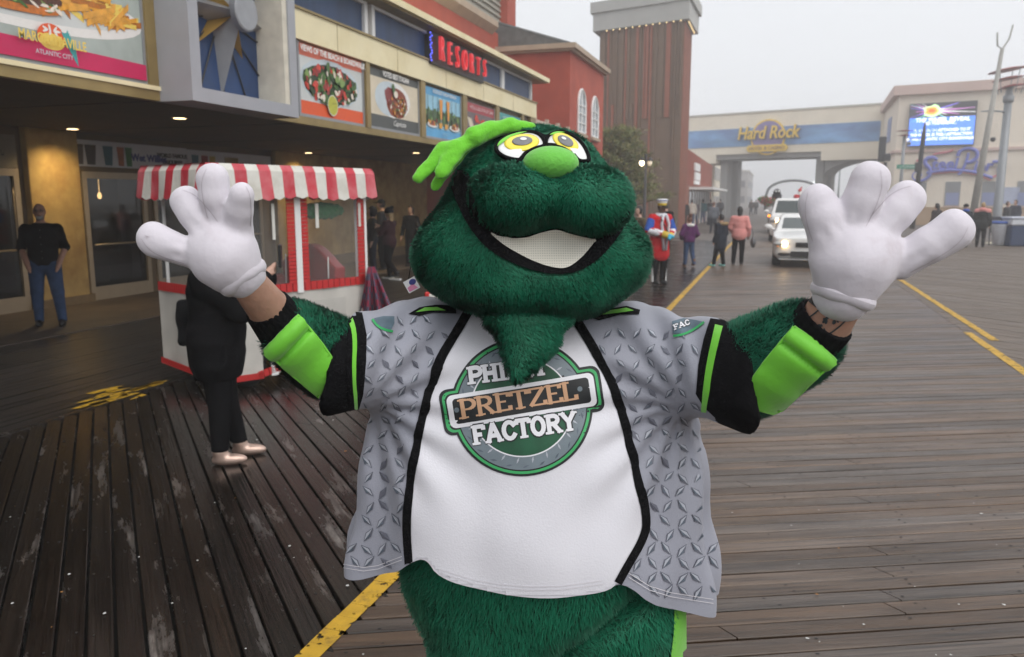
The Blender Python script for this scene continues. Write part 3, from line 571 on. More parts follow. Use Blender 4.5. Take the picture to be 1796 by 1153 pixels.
bx('red_pilaster', (-13, 29.3, 7.4), (-9.7, 30.3, 15), red, casino)
XG = -6.5
wg = MB(); wg.box((-12.0, 26.1, 0), (XG, 31.5, 6.55)); wing = wg.build('wing', red, casino)
c_ = MB(); c_.box((-12.1, 25.98, 6.55), (XG + .12, 31.6, 6.62)); c_.box((-12.2, 25.88, 6.62), (XG + .22, 31.7, 6.78)); c_.build('wing_cornice', tan_trim, casino)
tile = mat('grey_tile', srgb(96, 98, 98), .8, .2, 5); rf = MB(); rf.prism([(-9.6, 26.2, 7.75), (XG - .1, 26.2, 6.79), (-9.6, 26.2, 6.79)], (0, 5.2, 0)); roof = rf.build('tile_roof', tile, casino)
for k in range(18):
    q = MB(); q.smooth = True; yy = 26.3 + k*.29; q.tube([(-9.6, yy, 7.78), (XG - .08, yy, 6.82)], .07, 6); q.build('roof_tile', tile, roof)
def archwin(yc, w2, zb, zs):
    fr = MB(); pts = [(yc - w2, zb), (yc + w2, zb)] + [(yc + w2*math.cos(q), zs + w2*math.sin(q)) for q in np.linspace(0, math.pi, 13)]
    pl = MB(); pl.prism([(XG - .02, y, z) for y, z in pts], (.035, 0, 0)); wn = pl.build('arched_window', mat('window_pale', srgb(150, 158, 164), .15, .2, 2), wing)
    fr.tube([(XG + .03, y, z) for y, z in pts + pts[:1]], .045, 5); fr.tube([(XG + .03, yc, zb), (XG + .03, yc, zs + w2)], .03, 5)
    for z in (zb + (zs - zb)*.35, zb + (zs - zb)*.7, zs): fr.tube([(XG + .03, yc - w2, z), (XG + .03, yc + w2, z)], .025, 5)
    fr.build('window_frame', white_paint, wn); bx('window_sill', (XG, yc - w2 - .1, zb - .14), (XG + .12, yc + w2 + .1, zb - .045), tan_trim, wn)
archwin(27.72, .55, 4.1, 5.0); archwin(29.85, .55, 4.1, 5.0)
rl = MB(); rl.box((XF - .02, 22.0, 3.98), (XF + .03, 25.9, 4.05)); rl.box((XF - .02, 22.0, 2.9), (XF + .03, 25.9, 2.97))
rail = rl.build('railing', mat('rail_tan', srgb(196, 180, 164), .7), casino)
for k in range(30): bx('baluster', (XF - .01, 22.03 + k*.132, 2.97), (XF + .02, 22.12 + k*.132, 3.98), mat('rail_tan'), rail)
for k in range(4): bx('rail_post', (XF - .05, 22.0 + k*1.28, 2.85), (XF + .05, 22.1 + k*1.28, 4.15), mat('rail_tan'), rail)
bx('railing_deck', (-6.51, 22.0, 2.8), (XF + .03, 26.05, 2.9), goldlt, casino)
vent = bx('wall_box', (-8.999, 22.6, 4.35), (-8.7, 23.1, 4.75), mat('rail_tan'), casino)
# ================================================================== tower, shops, bridge, pier building
def plane_at(px_, py_, p0, dv):          # photo position on an upright plane through p0 (right, forward)
    u, d, z = cdir(px_, py_); dx, dd = dv; det = u*dd - d*dx; k = (p0[0]*dd - p0[1]*dx)/det; s = ((u*k - p0[0])*dx + (d*k - p0[1])*dd)/(dx*dx + dd*dd)
    return s, EYE + z*k
brown = mat('brown_cladding_panel', srgb(112, 90, 72), .7, .1, 2); brick_red = mat('rust_strip', srgb(146, 88, 68), .7, .1, 2); concrete = mat('grey_parapet', srgb(172, 172, 168), .7, .05, 2)
A0 = Wd(9.49, 46.0); A1 = A0 + Vector((0, 4.0, 0)); Lv = Wd(-.81*5.31, .59*5.31); A3 = A0 + Lv; A2 = A3 + Vector((0, 4.0, 0))
tower = absthing('tower', 'tall brown panelled tower with grey parapet and a row of bulbs under it', 'tower', (A0.x - 2, A0.y + 2, 0))
def quadbox(name, pts, z0, z1, m, par): q = MB(); q.prism([(p.x, p.y, z0) for p in pts], (0, 0, z1 - z0)); return q.build(name, m, par)
ctr = (A0 + A1 + A2 + A3)/4
def infl(pts, d): return [p + (p - ctr).normalized()*d*1.35 for p in pts]
FT = [A0, A1, A2, A3]
quadbox('shaft', FT, 0, 11.6, brown, tower); par_ = quadbox('parapet', infl(FT, .32), 11.55, 12.55, concrete, tower); quadbox('coping', infl(FT, .45), 12.55, 13.15, concrete, par_)
rr = random.Random(21); nrm = Vector((Lv.y, -Lv.x, 0)).normalized(); nrm = nrm if nrm.y < 0 else -nrm; s = .05; tl = Lv.normalized()
while s < 5.2:
    w_ = rr.choice((.10, .16, .28)); a = A0 + tl*s; b_ = A0 + tl*(s + w_); z0, z1 = rr.choice(((0, 11.5), (4.6, 11.5), (0, 7.3), (6.4, 11.5))); o_ = nrm*rr.choice((.05, .08))
    quadbox('panel', [a, b_, b_ + o_, a + o_], z0, z1, rr.choice((brick_red, brown, brown)), tower); s += w_ + rr.uniform(.03, .16)
s = .1
while s < 3.9: quadbox('panel', [A0 + Vector((0, s, 0)), A0 + Vector((.06, s, 0)), A0 + Vector((.06, s + .14, 0)), A0 + Vector((0, s + .14, 0))], 0, 11.5, brick_red, tower); s += .32
for k in range(20):
    p = A0 + tl*(.1 + .42*k) + nrm*.25 if k < 12 else A0 + Vector((.22, .3 + .45*(k - 12), 0)); q = MB(); q.smooth = True; q.lathe([(.01, -.035), (.035, 0), (.01, .035)], (p.x, p.y, 11.49), 8); q.build('bulb', mat('bulb_lit', (1, .8, .5), .5, 0, emit=(1, .72, .35), estr=2), tower)
bwin = A0 + tl*3.6 + nrm*.12
for k in range(2): p_ = A0 + tl*(3.05 + .95*k); q_ = p_ + tl*.8; quadbox('lit_window', [p_ + nrm*.09, q_ + nrm*.09, q_ + nrm*.12, p_ + nrm*.12], 1.3, 2.35, mat('lit_glass', (.2, .1, .03), .3, .6, 1.2, emit=(1, .45, .08), estr=.55), tower)
XS = -5.25
shop = absthing('shop_building', 'low shop building with rust coloured slat front and white canopy beyond the tower', 'building', (XS - 2, 60, 0))
bx('wall', (XS - 6, 50.8, 0), (XS, 72, 4.7), brick_red, shop)
for k in range(60): bx('slat', (XS, 51 + k*.35, 2.7), (XS + .07, 51.16 + k*.35, 4.85 - .004*k), mat('rust_slat', srgb(150, 78, 60), .7, .1, 2), shop)
bx('awning', (XS, 53, 2.42), (XS + 1.5, 70, 2.58), white_paint, shop)
for k in range(8): w_ = bx('shop_window', (XS, 53.2 + k*2.1, .4), (XS + .03, 54.9 + k*2.1, 2.35), mat('shop_glass', (.10, .11, .12), .1), shop); bx('window_post', (XS, 54.95 + k*2.1, 0), (XS + .08, 55.2 + k*2.1, 2.4), white_paint, shop)
for z0, z1, y0, y1 in ((3.7, 4.2, 55, 58.5), (3.1, 3.6, 55.3, 58.9), (2.8, 3.05, 55, 58.5)): bx('sign_board', (XS + .08, y0, z0), (XS + .2, y1, z1), white_paint, shop)
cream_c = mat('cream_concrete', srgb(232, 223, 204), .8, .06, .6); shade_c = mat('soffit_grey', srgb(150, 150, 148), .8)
P_A, P_B = np.array((16.2, 81.3)), np.array((31.4, 69.5)); dv = (P_B - P_A)/np.linalg.norm(P_B - P_A); LB = np.linalg.norm(P_B - P_A); nb = np.array((-dv[1], dv[0])); nb = nb if nb[1] < 0 else -nb
bridge = absthing('bridge', 'cream walkway bridge crossing high over the boardwalk with blue banner', 'bridge', Wd(*P_A))
def bq(name, s0, s1, o0, o1, z0, z1, m, par): pts = [P_A + dv*s + nb*o for s, o in ((s0, o0), (s1, o0), (s1, o1), (s0, o1))]; return quadbox(name, [Wd(*p) for p in pts], z0, z1, m, par)
def bs(px_, py_): return plane_at(px_, py_, P_A, dv)
s1_, _ = bs(1255, 285); s2_, _ = bs(1440, 272)
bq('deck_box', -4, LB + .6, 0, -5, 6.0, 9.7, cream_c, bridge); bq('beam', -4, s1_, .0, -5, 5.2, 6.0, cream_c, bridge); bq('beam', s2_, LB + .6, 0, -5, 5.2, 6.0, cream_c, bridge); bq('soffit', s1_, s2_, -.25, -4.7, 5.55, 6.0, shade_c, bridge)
bq('coping', -4, LB + .6, .08, -5.1, 9.7, 9.85, mat('coping_grey', srgb(188, 184, 174), .8), bridge)
blue_ban = mat('wave_banner', srgb(122, 166, 210), .6, .3, .35, stretch=(1, 1, 2.2), dark=srgb(92, 116, 172), dscale=.25)
ban = bq('banner', -4, LB - .1, .06, 0, 6.7, 8.35, blue_ban, bridge)
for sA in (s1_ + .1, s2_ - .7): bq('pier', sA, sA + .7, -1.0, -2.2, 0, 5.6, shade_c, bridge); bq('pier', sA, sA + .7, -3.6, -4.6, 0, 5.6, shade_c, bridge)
for base, sg_ in ((s2_ + .2, 1),):
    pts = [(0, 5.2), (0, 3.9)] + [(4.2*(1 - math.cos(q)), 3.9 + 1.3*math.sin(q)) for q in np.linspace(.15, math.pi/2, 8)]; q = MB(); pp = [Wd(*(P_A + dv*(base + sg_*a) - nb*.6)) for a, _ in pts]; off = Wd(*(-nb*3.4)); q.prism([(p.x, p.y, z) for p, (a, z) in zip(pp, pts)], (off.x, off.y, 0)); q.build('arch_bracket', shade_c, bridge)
sc_, zc_ = bs(1348, 242); right3 = Wd(*dv); nb3 = Wd(*nb)
def bp(s, z, o): p = Wd(*(P_A + dv*s + nb*o)); return Vector((p.x, p.y, z))
yl = mat('sign_yellow', srgb(232, 196, 70), .5, .06, 2); pur = mat('sign_purple', srgb(128, 116, 170), .6, .08, 1)
def bdisc(r, o, m, par, cz, th=.12, n=36): q = MB(); q.prism([bp(sc_ + r*math.cos(a), cz + r*math.sin(a), o) for a in np.linspace(0, 2*math.pi, n + 1)[:-1]], nb3*th); return q.build('sign_disc', m, par)
hr = bdisc(1.62, .07, yl, bridge, zc_ + .05); hr.name = 'round_sign'; bdisc(1.46, .2, pur, hr, zc_ + .05, .02)
text_on('lettering', 'Hard Rock', 1.62, mat('sign_shadow', srgb(90, 84, 120), .6), hr, bp(sc_ + .05, zc_ + .36, .30), right3, (0, 0, 1), depth=.05, shear=.18, bold=.05, sx=.80)
text_on('lettering', 'Hard Rock', 1.62, yl, hr, bp(sc_, zc_ + .42, .42), right3, (0, 0, 1), depth=.06, shear=.18, bold=.025, sx=.80)
q = MB(); q.prism([bp(sc_ + x, zc_ - .95 + z, .25) for x, z in [(-1.75, -.3), (1.75, -.3), (1.95, 0), (1.75, .32), (-1.75, .32), (-1.95, 0)]], nb3*.12); q.build('name_board', yl, hr)
text_on('lettering', 'HOTEL & CASINO', .42, mat('sign_brown', srgb(140, 104, 90), .6), hr, bp(sc_, zc_ - .95, .40), right3, (0, 0, 1), depth=.02, sx=1.0)
# pier building
Q0 = np.array((27.3, 58.0)); qd = np.array((6.3, -3.8)); qd = qd/np.linalg.norm(qd); qn = np.array((-qd[1], qd[0])); qn = qn if qn[1] < 0 else -qn
pier = absthing('pier_building', 'large cream hall with screen and script lettering beside the bridge', 'building', Wd(*Q0))
def qp(s, z, o=0.): p = Wd(*(Q0 + qd*s + qn*o)); return Vector((p.x, p.y, z))
def qs(px_, py_): return plane_at(px_, py_, Q0, qd)
def qbox(n, s0, s1, z0, z1, m, o0=0., o1=.06, par=None): return quadbox(n, [qp(s, 0, o) for s, o in ((s0, o0), (s1, o0), (s1, o1), (s0, o1))], z0, z1, m, par or pier)
hall = mat('cream_stucco', srgb(234, 224, 208), .85, .04, .5, dark=srgb(222, 210, 192), dscale=.15); pinkish = mat('pink_cornice', srgb(206, 182, 172), .8, .05, .5); tanb = mat('tan_base', srgb(176, 150, 122), .8, .06, .5)
back = Wd(31.9, 70.5); wl = [qp(0, 0), qp(20, 0), qp(20, 0, -14), back]
quadbox('wall', wl, 0, 9.0, hall, pier)
c0, c1 = qp(-.35, 0, .35), qp(20, 0, .35); quadbox('cornice', [c0, c1, qp(20, 0, -14), back + Vector((-.3, 0, 0))], 9.0, 9.65, pinkish, pier)
qbox('string_course', -.1, 20, 5.05, 5.25, pinkish, 0, .15); qbox('base_band', -.1, 20, 0, 1.25, tanb, 0, .08)
_, zt_ = qs(1590, 196); sL, zb_ = qs(1588, 264); sR, zb2 = qs(1708, 258); zt_ = 8.35; zb_ = 5.45
scr = qbox('video_screen', sL + .1, sR, zb_, zt_, mat('screen_case', (.10, .10, .11), .5), .05, .35)
def emi(n, c, s_): return mat('led_' + n, c, .6, 0, emit=c, estr=s_)
def spoly(pts, m, o, par): q = MB(); q.poly([qp(s, z, o) for s, z in pts]); return q.build('screen_image', m, par)
zm = zb_ + (zt_ - zb_)*.66; spoly([(sL + .15, zb_ + .05), (sR - .05, zb_ + .05), (sR - .05, zm), (sL + .15, zm + .0)], emi('blue', srgb(96, 146, 248), .85), .352, scr)
sm_ = sL + (sR - sL)*.36; zs_ = zm + .45; zt2 = zt_ - .04
for k in range(22):
    a = 2*math.pi*k/22 + .1; L = rr.uniform(.7, 2.6); e = (max(sL + .17, min(sR - .06, sm_ + L*math.cos(a)*1.3)), max(zm - .35, min(zt2, zs_ + L*.45*math.sin(a)))); n_ = np.array((-math.sin(a), math.cos(a)))*.035
    spoly([(sm_ + n_[0], min(zt2, zs_ + n_[1])), (sm_ - n_[0], min(zt2, zs_ - n_[1])), (e[0] - n_[0]*.4, e[1]), (e[0] + n_[0]*.4, min(zt2, e[1] + .02))], emi(*rr.choice((('white', (1, 1, 1), 1.2), ('pink', srgb(240, 160, 240), 1.0), ('cyan', srgb(150, 240, 230), 1.0), ('violet', srgb(150, 130, 250), .9)))), .354 + k*.002, scr)
for r_, c, n_, o_ in ((.62, srgb(210, 250, 190), 'mint', .40), (.42, srgb(255, 170, 80), 'orange', .405), (.2, srgb(255, 110, 60), 'hot', .41)): spoly([(sm_ + r_*math.cos(a)*rr.uniform(.7, 1.2), min(zt2, zs_ + r_*.7*math.sin(a)*rr.uniform(.7, 1.1))) for a in np.linspace(0, 6.28, 15)[:-1]], emi(n_, c, 1.0), o_, scr)
wh = emi('white', (1, 1, 1), 1.2); wq = Wd(*qd)
for t_, s_, z_, sz in (('THE WHEEL REVEAL', .52, .60, .40), ('DID YOU KNOW...', .49, .52, .26), ('ATTACHED TO IT', .70, .36, .26), ('THE WHEEL IS THE', .30, .26, .26), ('ATTRACTION', .78, .26, .26), ('IN THE ATLANTIC CITY BOARDWALK', .5, .16, .26)):
    text_on('screen_lettering', t_, sz, wh, scr, qp(sL + (sR - sL)*s_, zb_ + (zt_ - zb_)*z_, .37), wq, (0, 0, 1), depth=.004, shear=.12, bold=.008, sx=.92)
for s_, z_, w_ in ((.32, .36, 1.7), (.57, .26, .8)): scribble('screen_lettering', qp(sL + (sR - sL)*s_, zb_ + (zt_ - zb_)*z_, .37), wq, (0, 0, 1), w_, .18, wh, scr, 11)
# script sign
bl = mat('sign_periwinkle', srgb(116, 122, 196), .6, .06, 2); rs = mat('sign_rose', srgb(206, 120, 130), .6, .06, 2)
sS, zS = qs(1672, 294); ss = qbox('script_sign', sS - 3.0, sS + 3.0, zS - .035, zS + .035, mat('sign_rail', srgb(190, 182, 172), .7), .0, .12)
def sw(pts, r_, m, n='swash'): q = MB(); q.smooth = True; q.tube([qp(sS + a, zS + b_, .2) for a, b_ in smooth_line(pts, 2)], r_, 6); return q.build(n, m, ss)
sw([(-1.0, .55), (-1.3, .75), (-1.75, .62), (-1.75, .25), (-1.35, -.1), (-1.4, -.6), (-1.9, -.95), (-2.45, -.8), (-2.5, -.35), (-2.05, -.2), (-1.85, -.5), (-2.1, -.65)], [.09 + .06*math.sin(k*.12) for k in range(len(smooth_line([(0, 0)]*12, 2)))], bl)
text_on('lettering', 'teel', 1.05, bl, ss, qp(sS - .55, zS + .22, .15), wq, (0, 0, 1), depth=.06, shear=.15, bold=.03)
sw([(.35, -.5), (.55, -.3), (.75, .3), (.85, .95)], .10, bl); sw([(.2, .75), (.3, 1.1), (.8, 1.3), (1.35, 1.1), (1.4, .6), (1.0, .3), (.7, .35)], .12, bl)
text_on('lettering', 'ier', 1.0, bl, ss, qp(sS + 1.75, zS + .05, .15), wq, (0, 0, 1), depth=.06, shear=.15, bold=.03)
sw([(-1.6, -.35), (-.6, -.2), (.4, -.18), (1.4, -.35), (2.4, -.75)], .11, bl); sw([(-1.4, -.42), (-.4, -.32), (.6, -.32), (1.6, -.55), (2.3, -.9)], .045, rs); sw([(-1.3, .9), (-.8, 1.0), (-.3, 1.05), (-.1, 1.2)], .07, rs); sw([(-2.3, .55), (-2.0, .3)], .08, rs); sw([(2.3, .3), (2.9, .35), (3.0, -.1), (2.6, -.25)], .12, bl); sw([(2.2, -.7), (2.6, -.65), (2.75, -.35)], .07, rs)
for a, b_ in ((1659, 1682), (1723, 1747), (1603, 1622), (1785, 1812)):
    s0, zt3 = qs(a, 322); s1, zb3 = qs(b_, 362); wv = qbox('window', s0, s1, 1.35, 3.0, mat('blind_grey', srgb(140, 142, 144), .4, .08, 1), .01, .05); qbox('blind', s0 + .06, s1 - .06, 1.4, 2.25, mat('blind_blue', srgb(140, 150, 186), .4, .1, 1), .05, .058, wv); qbox('window_frame', s0 - .06, s1 + .06, 1.27, 1.35, pinkish, .01, .12, wv)
s0, _ = qs(1760, 330); qbox('wall_notice', s0, s0 + .95, 1.5, 2.6, mat('notice_blue', srgb(176, 184, 206), .5, .1, 2), .01, .05)
lw = [back, qp(0, 0)]; e = (qp(0, 0) - back); en = Vector((e.y, -e.x, 0)).normalized(); en = en if en.x < 0 else -en
for t0, t1, z0, z1, n_, m in ((.45, .65, 6.2, 8.0, 'side_window', mat('blind_blue')), (.2, .32, 1.0, 4.8, 'pilaster', pinkish)): a_, b_ = back + e*t0, back + e*t1; quadbox(n_, [a_, b_, b_ + en*.06, a_ + en*.06], z0, z1, m, pier)
quadbox('side_course', [back + e*.05, back + e, back + e + en*.15, back + e*.05 + en*.15], 5.05, 5.25, pinkish, pier)
# far street front
def block(name, label, x0, x1, y0, y1, h, m, wz, nw, mw):
    t = absthing(name, label, 'building', ((x0 + x1)/2, (y0 + y1)/2, 0)); bx('wall', (x0, y0, 0), (x1, y1, h), m, t); bx('parapet', (x0 - .1, y0 - .1, h), (x1 + .15, y1 + .1, h + .35), mat('far_trim', srgb(190, 186, 180), .8), t)
    for z in wz:
        for k in range(nw): yy = y0 + (k + .25)*(y1 - y0)/nw; bx('window', (x1, yy, z), (x1 + .05, yy + .5*(y1 - y0)/nw, z + 1.3), mw, t)
        for k in range(4): xx = x0 + (k + .25)*(x1 - x0)/4; bx('window', (xx, y0 - .05, z), (xx + .5*(x1 - x0)/4, y0, z + 1.3), mw, t)
fgl = mat('far_glass', (.12, .13, .15), .2)
block('shop_building', 'cream two storey shop front just beyond the bridge pier', -16, -6.0, 86, 103, 6.8, cream_c, (.8, 3.8), 6, fgl)
block('shop_building', 'red brick block fading in fog beyond the bridge', -16, -5.4, 104, 128, 6.6, mat('far_red', srgb(150, 80, 76), .8), (.8, 3.8), 7, fgl)
block('hotel_building', 'pale three storey hotel block fading in fog behind the shops', -26, -9, 132, 160, 10.5, mat('far_pale', srgb(200, 196, 190), .8), (1.5, 4.5, 7.5), 7, fgl)
block('shop_building', 'farthest low grey building along the foggy boardwalk', -14, -5.0, 165, 200, 7, mat('far_grey', srgb(170, 168, 166), .8), (1, 4), 8, fgl)
# ================================================================== person in the green plush costume
fabric_white = mat('white_knit', (.75, .745, .80), .75, .03, 5, .12, 220, sheen=.2, dark=(.55, .52, .52), dscale=3.2, dpos=(.68, .95))
glove_white = mat('glove_fleece', (.66, .625, .68), .85, .03, 9, .45, 15, sheen=.3, dark=(.46, .38, .41), dscale=8, dpos=(.56, .90))
jersey_grey = mat('grey_polyester', srgb(153, 155, 167), .6, .08, 3, .12, 260, sheen=.15)
black_knit = mat('black_knit', (.006, .006, .007), .9, .3, 40, .3, 160, spec=.12)
lime = mat('lime_satin', (.17, .60, .035), .55, .08, 7, .12, 60, sheen=.3)
skin = mat('skin', (.42, .24, .17), .5, .12, 30, .15, 120)
MATS['skin'].node_tree.nodes['Principled BSDF'].inputs['Subsurface Weight'].default_value = .08
plush_base = mat('plush_backing', (.005, .085, .042), .9, .3, 30)
def fur_mat(name, c0, c1):
    m = bpy.data.materials.new(name); m.use_nodes = True; n = m.node_tree.nodes; l = m.node_tree.links; b = n['Principled BSDF']
    at = n.new('ShaderNodeAttribute'); at.attribute_name = 'tone'; mx = n.new('ShaderNodeMix'); mx.data_type = 'RGBA'
    mx.inputs[6].default_value = c0 + (1,); mx.inputs[7].default_value = c1 + (1,); l.new(at.outputs['Fac'], mx.inputs[0]); l.new(mx.outputs[2], b.inputs['Base Color'])
    b.inputs['Roughness'].default_value = .55; b.inputs['Specular IOR Level'].default_value = .25; b.inputs['Sheen Weight'].default_value = .25
    b.inputs['Sheen Tint'].default_value = (.3, .9, .6, 1); an = n.new('ShaderNodeAttribute'); an.attribute_name = 'snorm'; vt = n.new('ShaderNodeVectorTransform'); vt.vector_type = 'NORMAL'; vt.convert_from = 'OBJECT'; vt.convert_to = 'WORLD'; l.new(an.outputs['Vector'], vt.inputs[0]); nm = n.new('ShaderNodeVectorMath'); nm.operation = 'NORMALIZE'; l.new(vt.outputs[0], nm.inputs[0]); l.new(nm.outputs[0], b.inputs['Normal']); return m
plush_fur = fur_mat('plush_fur', (.005, .105, .052), (.020, .25, .135))
ROOT = np.array((.05, 2.06, 0.))
person = thing('person', 'person in dark green furry costume and grey and white jersey, arms raised towards the viewer', 'person', Wc(ROOT), YAW)
def topx(p):
    x = p[:, 0]; d = p[:, 1]; z = p[:, 2] - EYE; zc = d*CP - z*SP
    return np.stack([PCX + FPX*x/zc, PCY - FPX*(d*SP + z*CP)/zc], 1)
def ribbon(pts, w0, w1=None, sm=2):
    p = smooth_line(pts, sm); w1 = w0 if w1 is None else w1; L, Rr = [], []
    for i, q in enumerate(p):
        t = p[min(i+1, len(p)-1)] - p[max(i-1, 0)]; t /= max(1e-6, np.hypot(*t)); n = np.array((-t[1], t[0])); ww = (w0 + (w1 - w0)*i/(len(p)-1))/2
        L.append(q + n*ww); Rr.append(q - n*ww)
    return L + Rr[::-1]
def bvh_of(vs, fs): return BVHTree.FromPolygons([Vector(v) for v in vs], [list(map(int, f)) for f in fs])
EYEV = Vector((0, 0, EYE))
def cast(bvh, px, py, off):
    d = Vector(cdir(px, py)).normalized(); h, n, _, _ = bvh.ray_cast(EYEV, d)
    if h is None: return None
    if n.dot(d) > 0: n = -n
    if off > .004: n = (n - d).normalized()
    return h + n*off
def drape(mb, poly, bvh, off, step=7., bulge=None):
    bd = dense(poly, step); n = len(bd); P2 = [Vector((float(q[0]), float(q[1]))) for q in bd]
    A = np.array([list(q) for q in P2]); lo, hi = A.min(0), A.max(0)
    g = np.stack(np.meshgrid(np.arange(lo[0]+step/2, hi[0], step), np.arange(lo[1]+step/2, hi[1], step)), -1).reshape(-1, 2)
    if len(g):
        g = g[inpoly(g, A)]
        if len(g): g = g[np.min(np.hypot(g[:, None, 0]-A[None, :, 0], g[:, None, 1]-A[None, :, 1]), 1) > step*.35]
    P2 += [Vector((float(a), float(b))) for a, b in g]
    vv, _, ff, _, _, _ = delaunay_2d_cdt(P2, [(i, (i+1) % n) for i in range(n)], [], 1, 1e-4)
    idx = {}; vs = []
    for i, q in enumerate(vv):
        h = cast(bvh, q.x, q.y, off if bulge is None else off + bulge(q.x, q.y))
        if h is not None: idx[i] = len(vs); vs.append(h - Vector(ROOT))
    mb.add(vs, [tuple(idx[i] for i in f) for f in ff if all(i in idx for i in f)])
def ellpoly(cx, cy, rx, ry, rot=0., n=40):
    c, s = math.cos(rot), math.sin(rot)
    return [(cx + rx*math.cos(t)*c - ry*math.sin(t)*s, cy + rx*math.cos(t)*s + ry*math.sin(t)*c) for t in np.linspace(0, 2*math.pi, n, endpoint=False)]
# ---------------------------------------------------------------- costume head
MUZ = [(C(902, 346, 1.775), (.098, .10, .074)), (C(1034, 350, 1.775), (.094, .10, .074))]
def head_f(P):
    f = ell(P, C(931, 452, 1.98), (.292, .235, .138))
    f = smin(f, ell(P, C(937, 362, 2.0), (.197, .215, .196)), .13)
    f = smin(f, ell(P, C(932, 500, 1.90), (.18, .165, .060)), .06)
    f = smax(f, -ell(P, C(966, 432, 1.715), (.108, .075, .055)), .03)
    m = smin(ell(P, *MUZ[0]), ell(P, *MUZ[1]), .035); f = smin(f, m, .018)
    f = smin(f, ell(P, C(925, 560, 1.835), (.104, .080, .030)), .010)
    g = cap(P, C(926, 585, 1.80), C(904, 660, 1.715), .076, .016, (1, .62, 1)); f = smin(f, g, .016)
    q = np.stack([P[0], P[1], P[2]], -1)
    return f + .004*np.sin(P[0]*31 + 2)*np.sin(P[2]*27)
hv, hf = surf(head_f, (-.34, 1.52, 1.32), (.44, 2.30, 2.10), .0085)
hb = bvh_of(hv, hf)
head = link('costume_head', npmesh('costume_head', hv, hf, plush_base, True, ROOT), person)
MOUTH = [(789, 304), (808, 299), (828, 306), (834, 350), (848, 385), (880, 404), (915, 413), (950, 402), (980, 396), (1012, 404), (1046, 410), (1070, 402), (1088, 380), (1098, 366), (1101, 372),
         (1092, 400), (1070, 432), (1044, 458), (1018, 475), (990, 483), (958, 482), (920, 473), (882, 455), (848, 430), (822, 396), (804, 356), (794, 325)]
WHITE = [(858, 403), (885, 412), (915, 415), (948, 404), (980, 398), (1012, 406), (1047, 413), (1036, 433), (1022, 452), (1000, 471), (979, 476), (947, 468), (915, 453), (883, 431)]
def eyeD(y): return 1.792 + (282 - y)*.0019
EYE_L = [(869, 262), (873, 250), (889, 239), (908, 233), (925, 231), (942, 234), (952, 242), (957, 254), (945, 259), (928, 264), (917, 272), (914, 281), (896, 279), (880, 273)]
EYE_R = [(957, 254), (959, 242), (967, 234), (980, 231), (996, 234), (1012, 243), (1024, 256), (1032, 272), (1033, 282), (1022, 283), (1014, 281), (1005, 268), (988, 258), (970, 254)]
FACE = [(864, 268), (868, 247), (886, 234), (915, 227), (955, 232), (985, 226), (1012, 236), (1030, 254), (1040, 283), (1020, 288), (1010, 300), (985, 308), (950, 308), (925, 298), (915, 290), (880, 282)]
RIM = [(865, 264), (869, 248), (887, 236), (908, 229), (928, 227.5), (944, 230), (958, 238), (970, 230), (983, 227), (998, 230), (1015, 240), (1028, 255), (1037, 275), (1036, 287), (1010, 296), (965, 302), (918, 292), (892, 283), (876, 276)]
def head_keep(p, n):
    q = topx(p); v = p - np.array((0, 0, EYE)); front = (v*n).sum(1) < .02
    return ~(front & (inpoly(q, MOUTH) | inpoly(q, FACE)) & (p[:, 1] < 1.98))
fur('fur', hv, hf, 170000, .0145, plush_fur, head, ROOT, head_keep, comb=(0, -.05, -.62), seed=21, width=.0011)
mb = MB(); mb.smooth = True; drape(mb, smooth_line(MOUTH, 2, True), hb, .011, 6); mb.build('mouth_lining', black_knit, head, False)
mesh_m = mat('mouth_mesh', (.62, .60, .52), .7, .1, 30, .0)
_n = mesh_m.node_tree.nodes; _l = mesh_m.node_tree.links
_w = []
for dirn in ('X', 'Z'):
    wv = _n.new('ShaderNodeTexWave'); wv.bands_direction = dirn; wv.inputs['Scale'].default_value = 62; _l.new(_n['Texture Coordinate'].outputs['Object'], wv.inputs[0]); _w.append(wv)
_ad = _n.new('ShaderNodeMath'); _ad.operation = 'MULTIPLY'; _l.new(_w[0].outputs[1], _ad.inputs[0]); _l.new(_w[1].outputs[1], _ad.inputs[1])
_mx = _n.new('ShaderNodeMix'); _mx.data_type = 'RGBA'; _l.new(_ad.outputs[0], _mx.inputs[0]); _mx.inputs[6].default_value = (.70, .68, .60, 1); _mx.inputs[7].default_value = (.40, .39, .34, 1)
_l.new(_mx.outputs[2], _n['Principled BSDF'].inputs['Base Color'])
mb = MB(); mb.smooth = True; drape(mb, smooth_line(WHITE, 2, True), hb, .015, 6); mb.build('mouth_mesh', mesh_m, head, False)
def face_plate(name, poly, m, base, dome, parent, closed=True):
    mb = MB(); mb.smooth = True; P2 = dense(poly, 4); A = np.array(P2); cx, cy = A.mean(0); n = len(P2)
    rows = []
    for s in (1., .82, .6, .35, .1):
        rows.append([C(cx + (q[0]-cx)*s, cy + (q[1]-cy)*s, eyeD(cy + (q[1]-cy)*s) - base - dome*(1 - s*s)) - ROOT for q in P2 + P2[:1]])
    mb.grid([[C(q[0], q[1], eyeD(q[1]) + .06) - ROOT for q in P2 + P2[:1]]] + rows); mb.poly(rows[-1][:-1]); return mb.build(name, m, parent)
eye_white = mat('eye_plastic', (.80, .81, .80), .18, .02, 5, coat=.6)
eye_yellow = mat('eye_yellow', (.90, .72, .05), .2, .05, 9, coat=.6); eye_grey = mat('eye_grey', (.16, .16, .165), .2, .2, 30, coat=.6)
eye_rim = face_plate('eye_rim', smooth_line(RIM, 2, True), black_knit, -.004, .0, head)
